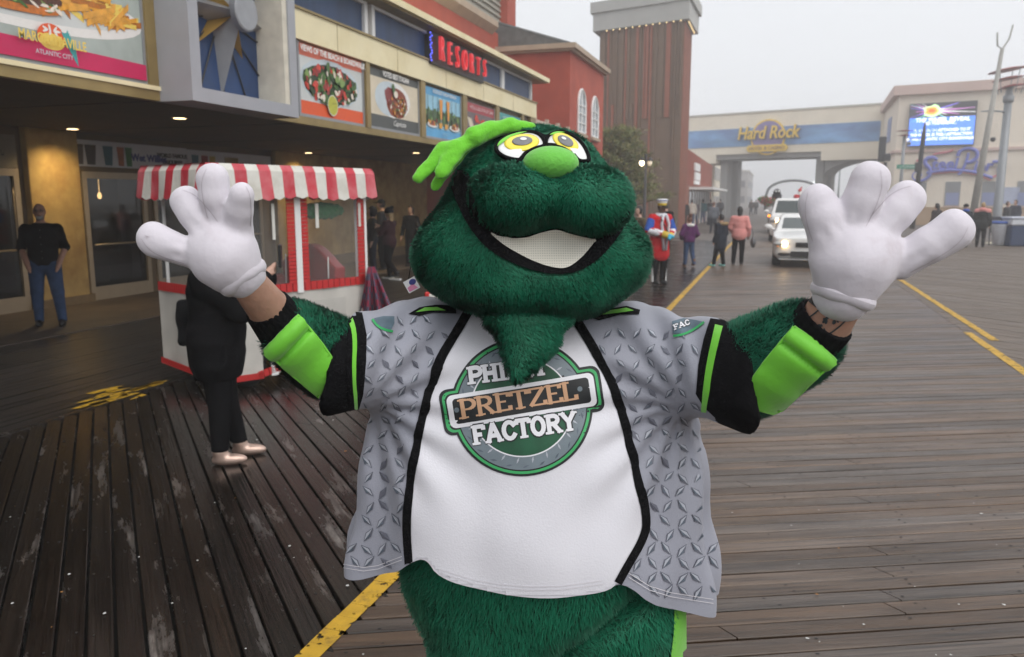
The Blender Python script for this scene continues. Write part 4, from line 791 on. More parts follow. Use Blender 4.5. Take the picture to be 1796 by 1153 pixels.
def eye(poly, yc, pc, gl, lid):
    e = face_plate('eye', smooth_line(poly, 2, True), eye_white, .004, .012, head)
    face_plate('iris', ellpoly(*yc), eye_yellow, .0125, .006, e); face_plate('pupil', ellpoly(*pc), eye_grey, .0195, .0015, e)
    face_plate('glint', ellpoly(*gl), eye_white, .0225, .0005, e)
    face_plate('eyelid', lid, lime, .012, .0015, e)
    mb = MB(); mb.smooth = True; pp = smooth_line(poly, 2, True); mb.tube([C(q[0], q[1], eyeD(q[1]) - .006) - ROOT for q in pp + pp[:2]], .0042, 6); mb.build('outline', black_knit, e)
eye(EYE_L, (915, 250, 31, 15, -.1), (916, 247, 18, 8, -.08), (918, 243.5, 6, 2.6), [(870, 258), (874, 248), (889, 238), (908, 232), (926, 230), (912, 234), (892, 241), (879, 250)])
eye(EYE_R, (992, 249, 25, 13, .5), (992, 247, 15, 8, .5), (989, 242.5, 4.5, 2.2, .4), [(962, 237), (968, 232), (980, 230), (992, 232), (980, 233.5), (970, 236)])
def nose_f(P): return ell(P, C(966, 287, 1.752), (.061, .056, .037))
sdf_obj('nose', nose_f, (-.02, 1.64, 1.80), (.20, 1.84, 2.02), .0055, mat('nose_vinyl', (.15, .50, .07), .8, .10, 8, .3, 120, spec=.2, sheen=.3), head, ROOT)
mb = MB(); mb.smooth = True; pp = smooth_line([(908, 287), (917, 274), (932, 263), (952, 257), (975, 257), (993, 263), (1006, 274), (1014, 285)], 2)
mb.tube([C(q[0], q[1], 1.745 + (288 - q[1])*.0006) - ROOT for q in pp], .0052, 8); mb.build('nose_outline', black_knit, head)
# lime topknot
def knot_f(P):
    ch = [(930, 224, 1.93, 10), (895, 222, 1.92, 13), (858, 229, 1.90, 14), (832, 240, 1.88, 17)]
    f = None
    for a, b in zip(ch, ch[1:]):
        g = cap(P, C(*a[:3]), C(*b[:3]), a[3]*1.38e-3, b[3]*1.38e-3); f = g if f is None else smin(f, g, .012)
    for tip, r in (((733, 312, 1.84), 11), ((774, 303, 1.83), 14), ((764, 327, 1.90), 10)):
        mid = ((832+tip[0])/2 - 4, (240+tip[1])/2 - 9, (1.88+tip[2])/2)
        f = smin(f, smin(cap(P, C(834, 242, 1.88), C(*mid), .015, .022, (1, .6, 1)), cap(P, C(*mid), C(*tip), .022, r*1.2e-3, (1, .6, 1)), .008), .005)
    return f + .0009*np.sin((.42*P[0] - .91*P[2])*330 + 1.5*np.sin(P[0]*22)) + .0008*np.sin(P[0]*70 + P[2]*40)
sdf_obj('topknot', knot_f, (-.30, 1.76, 1.80), (.10, 2.0, 2.08), .0050, mat('lime_felt', (.17, .58, .04), .9, .16, 14, .5, 45, sheen=.4, spec=.15), head, ROOT)
# ---------------------------------------------------------------- jersey
XC = .055
SLV = ((C(593, 640, 1.88), -.97, .24), (C(1289, 665, 1.86), .985, .17))
def jersey_f(P):
    x, y, z = P[0] - XC, P[1] - 2.06, P[2]
    t = np.clip((1.52 - z)/.68, 0, 1.2)
    rx = .348 + .150*t**.5; ry = .205 + .085*np.sin(np.clip(t, 0, 1)*1.9)
    th = np.arctan2(x, -y); side = np.abs(np.sin(th))**2
    b = (np.sqrt((x/rx)**2 + (y/ry)**2) - 1)*np.minimum(rx, ry)
    f = smax(b, z - 1.50, .08)
    sh = cap(P, C(745, 603, 2.06), C(1105, 606, 2.06), .088, .088); f = smin(f, sh, .12)
    for a_, b_, c_, nx, nz, r0, r1 in ((C(745, 608, 2.04), C(560, 640, 1.845), SLV[0][0], SLV[0][1], SLV[0][2], .100, .124), (C(1110, 614, 2.04), C(1330, 664, 1.795), SLV[1][0], SLV[1][1], SLV[1][2], .10, .134)):
        g = smax(cap(P, a_, b_, r0, r1), (P[0] - c_[0])*nx + (P[2] - c_[2])*nz, .008); f = smin(f, g, .10 if nx < 0 else .09)
    fold = .016*side*np.clip(t*1.2 - .1, 0, 1)*np.sin(13*th + 2.5*z + 1.5*np.sin(4*th))
    fold = fold + .0055*np.sin(17*(x*.9 + z*.75) + 1)*np.sin(11*(z - x*.6)) + .003*np.sin(30*(z*.5 - np.abs(x)*1.1) + 2)*np.clip(np.abs(x)*3, 0, 1)
    for sx, ax in ((-1, -.36), (1, .42)):        # pulls running from the armpit down to the belly
        dx = (P[0] - ax)*sx*-1; dz = 1.36 - z; an = np.arctan2(dz, dx + 1e-6); rr_ = np.hypot(dx, dz)
        fold = fold + .007*np.sin(an*15 + sx)*np.exp(-((rr_ - .18)/.13)**2)*(y < 0)
    slv = np.clip((np.abs(x + .0) - .36)/.08, 0, 1)*np.clip((z - 1.18)/.08, 0, 1)
    fold = fold*(1 - slv) + slv*.003*np.sin(P[2]*46 + P[0]*20)
    return f + fold
jv, jf = surf(jersey_f, (-.62, 1.60, .62), (.74, 2.46, 1.70), .0115)
hemp = np.array([(*C(590, 1004, 1.98)[[0, 2]],), (*C(630, 1014, 1.95)[[0, 2]],), (*C(690, 1004, 1.88)[[0, 2]],), (*C(722, 982, 1.84)[[0, 2]],), (*C(748, 976, 1.82)[[0, 2]],),
                 (*C(768, 1014, 1.80)[[0, 2]],), (*C(850, 1040, 1.78)[[0, 2]],), (*C(960, 1048, 1.78)[[0, 2]],), (*C(1060, 1035, 1.80)[[0, 2]],), (*C(1088, 1008, 1.82)[[0, 2]],),
                 (*C(1150, 1056, 1.88)[[0, 2]],), (*C(1265, 1072, 1.98)[[0, 2]],)])
hemp = np.array(smooth_line([tuple(q) for q in hemp], 2))
me = npmesh('tmp', jv, jf, jersey_grey); bm = bmesh.new(); bm.from_mesh(me)
for v in bm.verts: v.co.z -= float(np.interp(v.co.x, hemp[:, 0], hemp[:, 1]))
bmesh.ops.bisect_plane(bm, geom=bm.verts[:] + bm.edges[:] + bm.faces[:], plane_co=(0, 0, 0), plane_no=(0, 0, -1), clear_outer=True)
for v in bm.verts: v.co.z += float(np.interp(v.co.x, hemp[:, 0], hemp[:, 1]))
jb = BVHTree.FromBMesh(bm)
for v in bm.verts: v.co -= Vector(ROOT)
me2 = bpy.data.meshes.new('jersey'); bm.to_mesh(me2); bm.free(); bpy.data.meshes.remove(me); me2.materials.append(jersey_grey)
me2.polygons.foreach_set('use_smooth', [True]*len(me2.polygons)); jersey = link('jersey', me2, person)
TRIM_L = [(838, 520), (800, 585), (768, 640), (748, 705), (731, 780), (718, 860), (714, 920), (719, 1000)]
TRIM_R = [(985, 525), (1018, 575), (1062, 648), (1085, 705), (1100, 760), (1118, 835), (1133, 905), (1130, 940), (1095, 1000), (1083, 1022)]
panel = smooth_line(TRIM_L, 2)[:-1] + [np.array(q, float) for q in ((718, 1012), (760, 1030), (850, 1060), (960, 1066), (1060, 1052))] + smooth_line(TRIM_R, 2)[::-1]
cen = np.array([list(p.center) for p in me2.polygons]) + ROOT; nor = np.array([list(p.normal) for p in me2.polygons]); inn = inpoly(topx(cen), [tuple(q) for q in panel]) & (cen[:, 1] < 2.0)
tcx = topx(cen); blk = (inpoly(tcx, [(540, 520), (618, 530), (628, 640), (622, 780), (520, 780), (520, 600)]) | inpoly(tcx, [(1264, 530), (1400, 540), (1400, 830), (1270, 830), (1256, 742), (1254, 650)])) & (cen[:, 2] > 1.1)
me2.materials.append(fabric_white); me2.materials.append(black_knit); me2.polygons.foreach_set('material_index', np.where(blk, 2, inn.astype(np.int32)).astype(np.int32)); me2.update()
mb = MB(); mb.smooth = True; drape(mb, panel, jb, .0022, 6.5); mb.build('front_panel', fabric_white, jersey, False)
for t in (TRIM_L, TRIM_R):
    mb = MB(); mb.smooth = True; drape(mb, ribbon(t, 17, 14), jb, .0040, 5); mb.build('trim', black_knit, jersey, False)
def band(poly, m, off, name): mb = MB(); mb.smooth = True; drape(mb, poly, jb, off, 5); mb.build(name, m, jersey, False)
band([(612, 548), (634, 550), (642, 590), (641, 640), (637, 690), (628, 722), (612, 722), (606, 640)], black_knit, .003, 'cuff_band')
band(ribbon([(613, 556), (622, 590), (619, 650), (625, 720)], 9, 6), lime, .0048, 'cuff_stripe')
band([(1247, 560), (1272, 564), (1276, 660), (1272, 735), (1262, 738), (1234, 712), (1221, 690), (1226, 640), (1236, 595)], black_knit, .003, 'cuff_band')
band(ribbon([(1262, 572), (1246, 640), (1239, 690), (1234, 722)], 14, 9), lime, .0048, 'cuff_stripe')
band([(715, 552), (735, 541), (765, 536), (800, 538), (800, 552), (760, 550), (735, 556)], black_knit, .003, 'collar_band')
band([(1030, 556), (1060, 545), (1100, 538), (1124, 545), (1122, 553), (1090, 553), (1050, 564)], black_knit, .003, 'collar_band')
band([(728, 549), (745, 541), (768, 540), (782, 546), (758, 546)], lime, .0045, 'shoulder_patch')
band([(1046, 555), (1068, 546), (1100, 541), (1113, 546), (1085, 550)], lime, .0045, 'shoulder_patch')
# sleeve crests
blue_grey = mat('crest_steel', (.10, .15, .19), .6, .2, 30); crest_green = mat('crest_green', (.035, .36, .11), .6, .05, 8)
for poly, st in (([(655, 560), (672, 556), (690, 556), (690, 568), (684, 580), (668, 575), (656, 566)], [(652, 561), (660, 572), (672, 579), (688, 582)]),
                 ([(1180, 565), (1200, 560), (1222, 563), (1234, 566), (1222, 576), (1200, 586), (1182, 586)], [(1182, 590), (1200, 588), (1220, 578), (1236, 566)])):
    band(poly, blue_grey, .003, 'sleeve_crest'); band(ribbon(st, 4), crest_green, .0042, 'crest_stripe')
# printed tread-plate diamonds
d_l = mat('print_light', srgb(174, 178, 188), .55, .05, 20); d_d = mat('print_dark', srgb(92, 102, 114), .55, .2, 20); d_m = mat('print_edge', srgb(104, 106, 118), .55, .1, 20)
GREY = [[(690, 560), (770, 560), (792, 585), (757, 640), (732, 720), (706, 860), (704, 985), (650, 1008), (604, 1000), (602, 940), (618, 800), (642, 720), (645, 620), (640, 570)],
        [(1034, 572), (1130, 566), (1170, 575), (1232, 600), (1216, 690), (1245, 745), (1250, 800), (1256, 1050), (1150, 1046), (1098, 1004), (1144, 935), (1146, 900), (1115, 770), (1078, 655)]]
mb = MB(); rr = random.Random(5)
for gi, poly in enumerate(GREY):
    row = 0
    for iy in range(22):
        for ix in range(26):
            odd = (ix + iy) % 2; cx = 590 + ix*27 + (iy % 2)*5 + rr.uniform(-3, 3); cy = 563 + iy*25 + rr.uniform(-3, 3)
            if gi == 1: cx += 415
            if not inpoly(np.array([[cx, cy]]), poly)[0]: continue
            an = R(-52 + rr.uniform(-9, 9)) if odd else R(48 + rr.uniform(-9, 9)); L = 10.2 + 3.4*(cy - 560)/450 + rr.uniform(-1, 1); w_ = L*.34
            t = np.array((math.cos(an), math.sin(an))); n = np.array((-t[1], t[0])); c = np.array((cx, cy)); n = n if n[1] > 0 else -n
            def q(pts, mi, off):
                hs = [cast(jb, p[0], p[1], off) for p in pts]
                if any(h is None for h in hs): return
                if max((hs[i] - hs[i-1]).length for i in range(len(hs))) > .075: return
                mb.mi = mi; mb.poly([h - Vector(ROOT) for h in hs])
            q([c - t*L*1.1, c + n*w_*1.3, c + t*L*1.1, c - n*w_*1.25], 2, .0024)
            q([c - t*L*.95, c - n*w_*.9, c + t*L*.95, c + n*w_*.1], 0, .0029); q([c - t*L*.95, c + n*w_*.12, c + t*L*.3, c + n*w_*.95], 1, .0030)
diam = mb.build('diamond_print', [d_l, d_d, d_m], jersey, False); diam['kind'] = 'stuff'
# ---------------------------------------------------------------- chest logo
def LG(x, y): return (680 + x/3.392, 520 + y/3.392)
def lg_layer(poly, m, k, name='emblem'):
    mb = MB(); mb.smooth = True; drape(mb, [LG(*p) for p in poly], jb, .0042 + k*.00024, 7); return mb.build(name, m, jersey, False)
ink = mat('print_black', (.012, .014, .016), .6, .2, 30); pgreen = mat('print_green', (.05, .40, .13), .6, .06, 9); pdkgreen = mat('print_dark_green', (.012, .085, .040), .6, .35, 14)
psteel = mat('print_steel', srgb(112, 124, 132), .5, .25, 9); pwhite = mat('print_white', (.80, .80, .84), .6, .03, 9); ptan = mat('print_tan', srgb(206, 162, 128), .6, .05, 9)
def ell2(r, n=72): return ellpoly(798, 662, 412*r, 400*r, 0, n)
def plate(hl, hh, rad, rot=R(-9.4), c=(798, 622)):
    out = []
    for sx, sy, a0 in ((1, 1, 0), (-1, 1, 90), (-1, -1, 180), (1, -1, 270)):
        for k in range(6):
            a = R(a0 + 18*k); x = sx*(hl - rad) + rad*math.cos(a); y = sy*(hh - rad) + rad*math.sin(a)
            out.append((c[0] + x*math.cos(rot) - y*math.sin(rot), c[1] + x*math.sin(rot) + y*math.cos(rot)))
    return out
lg_layer(ell2(1.02), ink, 0); lg_layer(plate(482, 138, 52), ink, 0.4)
lg_layer(ell2(.985), pgreen, 1); lg_layer(plate(466, 122, 46), pgreen, 1.4)
lg_layer(ell2(.945), ink, 2); lg_layer(plate(450, 108, 40), ink, 2.4)
lg_layer(ell2(.925), psteel, 3); lg_layer(ell2(.735), pwhite, 4); lg_layer(ell2(.715), pdkgreen, 5)
lg_layer(plate(440, 98, 36), pwhite, 6.5); lg_layer(plate(408, 74, 22), ink, 7.5, 'name_plate')
for sx, sy in ((412, 674), (1142, 551)): lg_layer(ellpoly(sx, sy, 15, 15, 0, 14), psteel, 8.5, 'rivet')
mb = MB()
for k in range(46):                      # tread marks on the steel ring
    a = 2*math.pi*k/46; r = .83 + (.045 if k % 2 else -.045); cx, cy = 798 + 412*r*math.cos(a), 662 + 400*r*math.sin(a); an = a + (1.2 if k % 2 else .3)
    t = np.array((math.cos(an), math.sin(an))); n = np.array((-t[1], t[0])); c = np.array((cx, cy)); mb.mi = k % 2
    hs = [cast(jb, *LG(*p), .0052) for p in (c - t*22, c + n*6, c + t*22, c - n*6)]
    if all(h is not None for h in hs): mb.poly([h - Vector(ROOT) for h in hs])
mb.build('tread_print', [d_l, d_d], jersey, False)
def arc(cx, cy, rx, ry, a0, a1, n=9): return [(cx + rx*math.cos(R(a0 + (a1-a0)*i/n)), cy + ry*math.sin(R(a0 + (a1-a0)*i/n))) for i in range(n+1)]
G = {  # width, strokes, serif centres (x, y, half length)
 'P': (.62, [[(.14, 0), (.14, 1)], [(.14, .94), (.34, .94)] + arc(.36, .70, .22, .24, 90, -90) + [(.14, .46)]], [(.14, .03, .17), (.14, .97, .15)]),
 'R': (.70, [[(.14, 0), (.14, 1)], [(.14, .94), (.34, .94)] + arc(.36, .72, .20, .22, 90, -90) + [(.14, .50)], [(.34, .50), (.62, .02)]], [(.14, .03, .17), (.14, .97, .15), (.62, .03, .12)]),
 'E': (.60, [[(.14, 0), (.14, 1)], [(.14, .95), (.54, .95), (.54, .80)], [(.14, .52), (.42, .52)], [(.14, .05), (.56, .05), (.56, .22)]], [(.10, .03, .1), (.10, .97, .1)]),
 'F': (.60, [[(.14, 0), (.14, 1)], [(.14, .95), (.54, .95), (.54, .78)], [(.14, .50), (.42, .50)]], [(.14, .03, .17), (.10, .97, .1)]),
 'T': (.66, [[(.33, 0), (.33, .95)], [(.04, .78), (.04, .95), (.62, .95), (.62, .78)]], [(.33, .03, .17)]),
 'Z': (.64, [[(.06, .78), (.06, .95), (.58, .95), (.06, .05), (.60, .05), (.60, .22)]], []),
 'L': (.56, [[(.14, 1), (.14, .05), (.52, .05), (.52, .24)]], [(.14, .97, .16), (.10, .03, .1)]),
 'A': (.76, [[(.10, 0), (.38, 1), (.66, 0)], [(.22, .34), (.54, .34)]], [(.10, .03, .13), (.66, .03, .13)]),
 'C': (.66, [[(.60, .72)] + arc(.36, .50, .26, .45, 55, 305, 14) + [(.60, .28)]], []),
 'O': (.70, [arc(.35, .50, .25, .45, 0, 360, 20)], []),
 'Y': (.72, [[(.08, 1), (.36, .48)], [(.64, 1), (.36, .48)], [(.36, .48), (.36, 0)]], [(.08, .97, .13), (.64, .97, .13), (.36, .03, .15)]),
 'H': (.72, [[(.15, 0), (.15, 1)], [(.57, 0), (.57, 1)], [(.15, .5), (.57, .5)]], [(.15, .03, .15), (.15, .97, .15), (.57, .03, .15), (.57, .97, .15)]),
 'I': (.34, [[(.17, 0), (.17, 1)]], [(.17, .03, .15), (.17, .97, .15)]),
}
def lettering(name, txt, p0, p1, h, wt, m, k, thin=1.):
    p0 = np.array(p0, float); p1 = np.array(p1, float); d = p1 - p0; L = np.hypot(*d); d /= L; up = np.array((d[1], -d[0]))
    tot = sum(G[c][0] for c in txt); sc = L/tot; x = 0.; mb = MB(); kk = 0
    def quad(a, b, w):
        nonlocal kk
        t = b - a; t = t/max(1e-6, np.hypot(*t)); n = np.array((-t[1], t[0]))*w/2; kk += 1; e = t*w*.18; a = a - e; b = b + e; N = max(1, int(np.hypot(*(b - a))/16)); rows = []
        for i in range(N + 1):
            q0 = a + (b - a)*i/N; hs = [cast(jb, *LG(*(q0 + n*s_)), .0042 + k*.00024 + (kk % 5)*.00006) for s_ in (-1, 0, 1)]
            if any(h is None for h in hs): return
            rows.append([h - Vector(ROOT) for h in hs])
        mb.grid(rows)
    for c in txt:
        gw, st, se = G[c]
        for s in st:
            pts = [p0 + d*(x + q[0])*sc + up*q[1]*h for q in s]
            for a, b in zip(pts, pts[1:]):
                v = abs(np.dot((b - a)/max(1e-6, np.hypot(*(b - a))), up)); quad(a, b, wt*(thin + (1 - thin)*v))
        for sx, sy, hl in se: c0 = p0 + d*(x + sx)*sc + up*sy*h; quad(c0 - d*hl*sc, c0 + d*hl*sc, wt*(.55 if thin == 1 else .4))
        x += gw
    return mb.build(name, m, jersey, False)
lettering('plate_lettering', 'PRETZEL', (436, 726), (1130, 611), 108, 25, ptan, 14, .45)
for m, wt, k in ((ink, 42, 12), (pwhite, 26, 14)):
    lettering('emblem_lettering', 'FACTORY', (514, 882), (1128, 792), 108, wt, m, k); lettering('emblem_lettering', 'PHILLY', (484, 524), (962, 462), 98, wt, m, k)
def IL(x, y): return ((x - 680)*3.392, (y - 520)*3.392)
for m, wt, k in ((ink, 15, 1), (pwhite, 8, 2)): lettering('crest_lettering', 'FAC', IL(1184, 580), IL(1212, 570), 30, wt, m, k)
mb = MB(); mb.smooth = True
for o_ in (0, -6): drape(mb, ribbon([(770, 1004 + o_), (850, 1029 + o_), (960, 1037 + o_), (1058, 1024 + o_)], 1.2, sm=1), jb, .0045, 6)
for o_ in (0, -6): drape(mb, ribbon([(604, 996 + o_), (650, 1003 + o_), (706, 982 + o_)], 1.2, sm=1), jb, .0045, 6)
for o_ in (0, -7): drape(mb, ribbon([(1102, 1012 + o_), (1150, 1042 + o_), (1250, 1058 + o_)], 1.2, sm=1), jb, .0045, 6)
mb.build('hem_stitch', mat('thread', (.7, .68, .72), .7), jersey, False)
# ---------------------------------------------------------------- arms, gloves, lower body
def px(r, D): return r*D/FPX
def arm_body(P):
    L = [C(430, 490, 1.64), C(480, 552, 1.73), C(625, 645, 1.92), C(745, 606, 2.06), C(930, 640, 2.1), C(1105, 606, 2.06), C(1262, 666, 1.88), C(1440, 577, 1.68), C(1482, 512, 1.62)]
    r = [.036, .047, .055, .06, .12, .06, .055, .056, .047]; f = None
    for i in range(len(L)-1):
        g = cap(P, L[i], L[i+1], r[i], r[i+1]); f = g if f is None else smin(f, g, .01)
    f = smin(f, cap(P, C(930, 560, 2.08), C(930, 640, 2.1), .06, .13), .05); return f
sdf_obj('body', arm_body, (-.66, 1.52, 1.30), (.80, 2.28, 1.95), .0095, skin, person, ROOT)
def cuff(a, b, r0, r1, nm, m, parent, rib=26):
    a = Vector(a - ROOT); b = Vector(b - ROOT); t = (b - a); mb = MB(); mb.smooth = True; rows = []
    u_ = t.normalized().cross(Vector((0, 1, 0))).normalized(); v_ = t.normalized().cross(u_)
    for i, s in enumerate((-.05, 0, .06, .3, .5, .75, .94, 1.0, 1.03)):
        rr_ = (r0 + (r1-r0)*s)*(.90 if i in (0, 8) else 1); rows.append([a + t*s + (u_*math.cos(q) + v_*math.sin(q))*rr_*(1 + .018*math.sin(q*rib)) for q in np.linspace(0, 2*math.pi, 105)])
    mb.grid(rows); return mb.build(nm, m, parent)
def fore(name, sl, a, b, ra, rb, patch, foldline, seed, lo, hi, comb):
    ud = (b - a)/np.linalg.norm(b - a)
    f = lambda P: smax(smin(cap(P, a, b, ra, rb), cap(P, a + (b-a)*.3, a + (b-a)*.8, ra*.98, rb*1.1), .03), -sum((P[i] - a[i])*ud[i] for i in range(3)), .01)
    vs, fs = surf(f, lo, hi, .0085); o = link(name, npmesh(name, vs, fs, plush_base, True, ROOT), person); bv = bvh_of(vs, fs)
    def keep(p, n):
        v = p - np.array((0, 0, EYE)); return ~(((v*n).sum(1) < 0) & inpoly(topx(p), patch)) & ((p[:, 0] - sl[0][0])*sl[1] + (p[:, 2] - sl[0][2])*sl[2] > -.02)
    fur('fur', vs, fs, 130000, .018, plush_fur, o, ROOT, keep, comb=comb, seed=seed)
    mb = MB(); mb.smooth = True; A = np.array(patch, float)
    def bulge(x, y):
        fl = np.array(foldline, float); d = fl[1] - fl[0]; q = np.array((x, y)) - fl[0]; dist = (d[0]*q[1] - d[1]*q[0])/np.hypot(*d); return .014 - .010*math.exp(-(dist/4.)**2) + .002*math.sin(dist*.11) + (.014*math.sin(math.pi*min(1., -dist/34.)) if dist < 0 else 0)
    drape(mb, smooth_line(dense(patch, 18), 1, True), bv, .008, 4.5, bulge); mb.build('lime_patch', lime, o, False)
    mb = MB(); mb.smooth = True; pp = dense(patch, 6); mb.tube([h - Vector(ROOT) for h in [cast(bv, q[0], q[1], .018) for q in pp + pp[:1]] if h is not None], .0035, 6); mb.build('patch_piping', lime, o)
    return o
aL = fore('furry_sleeve', SLV[0], C(606, 644, 1.895), C(506, 579, 1.765), .091, .060, [(470, 610), (521, 557), (554, 594), (583, 632), (562, 690), (515, 650)], [(494, 628), (543, 576)], 31, (-.55, 1.6, 1.38), (-.2, 2.02, 1.74), (-.5, -.1, .25))
aR = fore('furry_sleeve', SLV[1], C(1280, 664, 1.86), C(1406, 596, 1.71), .108, .078, [(1394, 576), (1427, 598), (1458, 628), (1405, 678), (1358, 720), (1325, 712), (1299, 692), (1342, 636)], [(1373, 600), (1436, 646)], 33, (.24, 1.55, 1.33), (.80, 2.0, 1.82), (.5, -.1, .2))
cuff(C(500, 580, 1.755), C(468, 538, 1.715), .058, .050, 'wrist_cuff', black_knit, aL); cuff(C(1412, 602, 1.69), C(1450, 560, 1.655), .066, .061, 'wrist_cuff', black_knit, aR)
def glove(name, palm, digits, roll, D, extra):
    pc = C(palm[0], palm[1], D)
    def f(P):
        g = ell(P, pc, (px(palm[2], D), .050, px(palm[3], D)))
        for (b, t, rb, rt, dd) in digits:
            a_ = C(b[0], b[1], D); t_ = C(t[0], t[1], D + dd); m_ = a_*.45 + t_*.55 + np.array((0, -.004, 0)); rm = (rb*.42 + rt*.58)*.97
            q = smin(cap(P, a_, m_, px(rb, D), px(rm, D), (1, .8, 1)), cap(P, m_, t_, px(rm, D), px(rt, D), (1, .8, 1)), .006); g = smin(g, q, .007); ax = (t_ - a_); Ld = np.linalg.norm(ax); ax = ax/Ld; la = np.array((ax[2], 0, -ax[0])); sA = sum((P[i] - a_[i])*ax[i] for i in range(3))/Ld; pl = sum((P[i] - a_[i])*la[i] for i in range(3))
            g = g + .0017*np.exp(-((sA - .22)/.20)**2)*np.exp(-(pl/.04)**2)*np.sin(pl*230 + 3*sA + b[0])
        g = smin(g, cap(P, pc*.75 + C(*roll[2], D)*.25, C(*roll[2], D + .02), px(palm[2]*.72, D), px(roll[3], D)), .03)
        return g + .0010*np.sin(P[0]*43 + P[2]*31 + 1)*np.sin(P[2]*37 - P[0]*52) + .0006*np.sin(P[0]*110 - P[2]*60)
    lo = pc - np.array((.22, .09, .22)); hi = pc + np.array((.26, .11, .22)); o = sdf_obj(name, f, lo, hi, .0048, glove_white, person, ROOT)
    a = C(*roll[0], D + .012); b = C(*roll[1], D + .012); c = (a + b)/2; u_ = Vector(b - a).normalized(); v_ = Vector((0, 1, 0)); Rr = np.linalg.norm(b - a)/2
    mb = MB(); mb.smooth = True; rows = []; rt = px(roll[4], D); ax = u_.cross(v_)
    for q in np.linspace(0, 2*math.pi, 41):
        dd = u_*math.cos(q)*Rr + v_*math.sin(q)*Rr*.85; nn = dd.normalized()
        rows.append([Vector(c - ROOT) + dd + (nn*math.cos(s) + ax*math.sin(s))*rt*(1 + .05*math.sin(q*5)) for s in np.linspace(0, 2*math.pi, 15)])
    mb.grid(rows); mb.build('rolled_cuff', glove_white, o)
    bv = BVHTree.FromPolygons([v.co + Vector(ROOT) for v in o.data.vertices], [list(p.vertices) for p in o.data.polygons]); mb = MB(); mb.smooth = True
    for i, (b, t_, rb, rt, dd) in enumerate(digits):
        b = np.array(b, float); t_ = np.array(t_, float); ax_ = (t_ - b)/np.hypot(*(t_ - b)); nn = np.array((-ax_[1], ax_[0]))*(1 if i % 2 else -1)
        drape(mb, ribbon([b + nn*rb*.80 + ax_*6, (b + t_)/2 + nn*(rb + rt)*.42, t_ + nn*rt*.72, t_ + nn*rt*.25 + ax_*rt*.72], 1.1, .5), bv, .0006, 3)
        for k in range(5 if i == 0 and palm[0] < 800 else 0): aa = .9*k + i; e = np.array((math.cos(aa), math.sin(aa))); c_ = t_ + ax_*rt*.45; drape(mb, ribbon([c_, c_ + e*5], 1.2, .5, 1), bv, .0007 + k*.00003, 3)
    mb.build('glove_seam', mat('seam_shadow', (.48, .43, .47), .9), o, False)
    return o
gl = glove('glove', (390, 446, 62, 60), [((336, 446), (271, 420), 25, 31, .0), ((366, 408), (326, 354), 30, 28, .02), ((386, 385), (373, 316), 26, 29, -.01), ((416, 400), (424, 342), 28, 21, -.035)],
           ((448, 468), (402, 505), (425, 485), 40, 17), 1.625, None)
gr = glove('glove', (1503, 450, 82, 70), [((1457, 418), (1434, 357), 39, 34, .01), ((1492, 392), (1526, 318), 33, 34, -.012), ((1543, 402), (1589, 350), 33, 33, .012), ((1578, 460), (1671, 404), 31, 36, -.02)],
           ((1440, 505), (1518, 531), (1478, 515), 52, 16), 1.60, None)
gl['label'] = 'white padded glove on the left'; gr['label'] = 'white padded glove on the right'
# bracelet and tattoo on the right wrist
bd_v, bd_f = surf(arm_body, (.30, 1.52, 1.4), (.80, 1.95, 1.95), .0095); bb = bvh_of(bd_v, bd_f)
mb = MB(); mb.smooth = True; drape(mb, ribbon([(1424, 524), (1440, 536), (1470, 546), (1500, 551), (1510, 550)], 14), bb, .003, 4); mb.build('bracelet', mat('bracelet_cord', (.03, .03, .032), .5, .6, 220, .8, 300), person, False)
mb = MB(); tr = random.Random(3)
for (cx, cy, n, sp) in ((1458, 557, 16, 13), (1436, 578, 12, 11)):
    for i in range(n): drape(mb, ellpoly(cx + tr.uniform(-sp, sp), cy + tr.uniform(-sp*.7, sp*.7), tr.uniform(2, 5), tr.uniform(1.5, 3), tr.uniform(0, 3), 8), bb, .0012 + i*.00004, 4)
for l_ in ([(1410, 565), (1432, 548), (1445, 536)], [(1450, 588), (1470, 575), (1492, 552)]): drape(mb, ribbon(l_, 2.5), bb, .0016, 4)
mb.build('tattoo', mat('tattoo_ink', (.035, .05, .055), .55, .3, 60), person, False)
def low_f(P):
    f = ell(P, (.085, 2.10, .86), (.392, .255, .34))
    f = smin(f, smin(cap(P, (-.03, 2.10, .72), (-.06, 2.12, .16), .205, .15), cap(P, (.265, 2.08, .72), (.31, 2.10, .16), .22, .16), .03), .05)
    for fx in (-.08, .32): f = smin(f, ell(P, (fx, 2.0, .075), (.15, .24, .085)), .04)
    f = smax(f, -P[2] + .012, .01); s = np.clip((1.0 - P[2])*2, 0, 1)
    a_, b_ = C(1195, 1000, 1.86), C(1000, 1165, 1.83); d_ = (b_ - a_)[[0, 2]]; d_ /= np.hypot(*d_); dist = (P[0] - a_[0])*d_[1] - (P[2] - a_[2])*d_[0]
    return f + .05*np.exp(-(dist/.028)**2)*(P[1] < 2.05) - .012*np.exp(-((dist - .08)/.05)**2)*(P[1] < 2.05)
lv, lf = surf(low_f, (-.40, 1.70, -.02), (.55, 2.42, 1.24), .0125); lb = bvh_of(lv, lf)
low = link('furry_trousers', npmesh('furry_trousers', lv, lf, plush_base, True, ROOT), person)
STRIPE = [(1180, 1050), (1214, 1050), (1205, 1110), (1199, 1160), (1190, 1300), (1160, 1300), (1172, 1160), (1178, 1110)]
fur('fur', lv, lf, 46000, .024, plush_fur, low, ROOT, lambda p, n: ~inpoly(topx(p), STRIPE) & (p[:, 2] < 1.0), comb=(0, 0, -.75), seed=41, width=.0016)
mb = MB(); mb.smooth = True; drape(mb, STRIPE, lb, .012, 6); mb.build('side_stripe', lime, low, False)
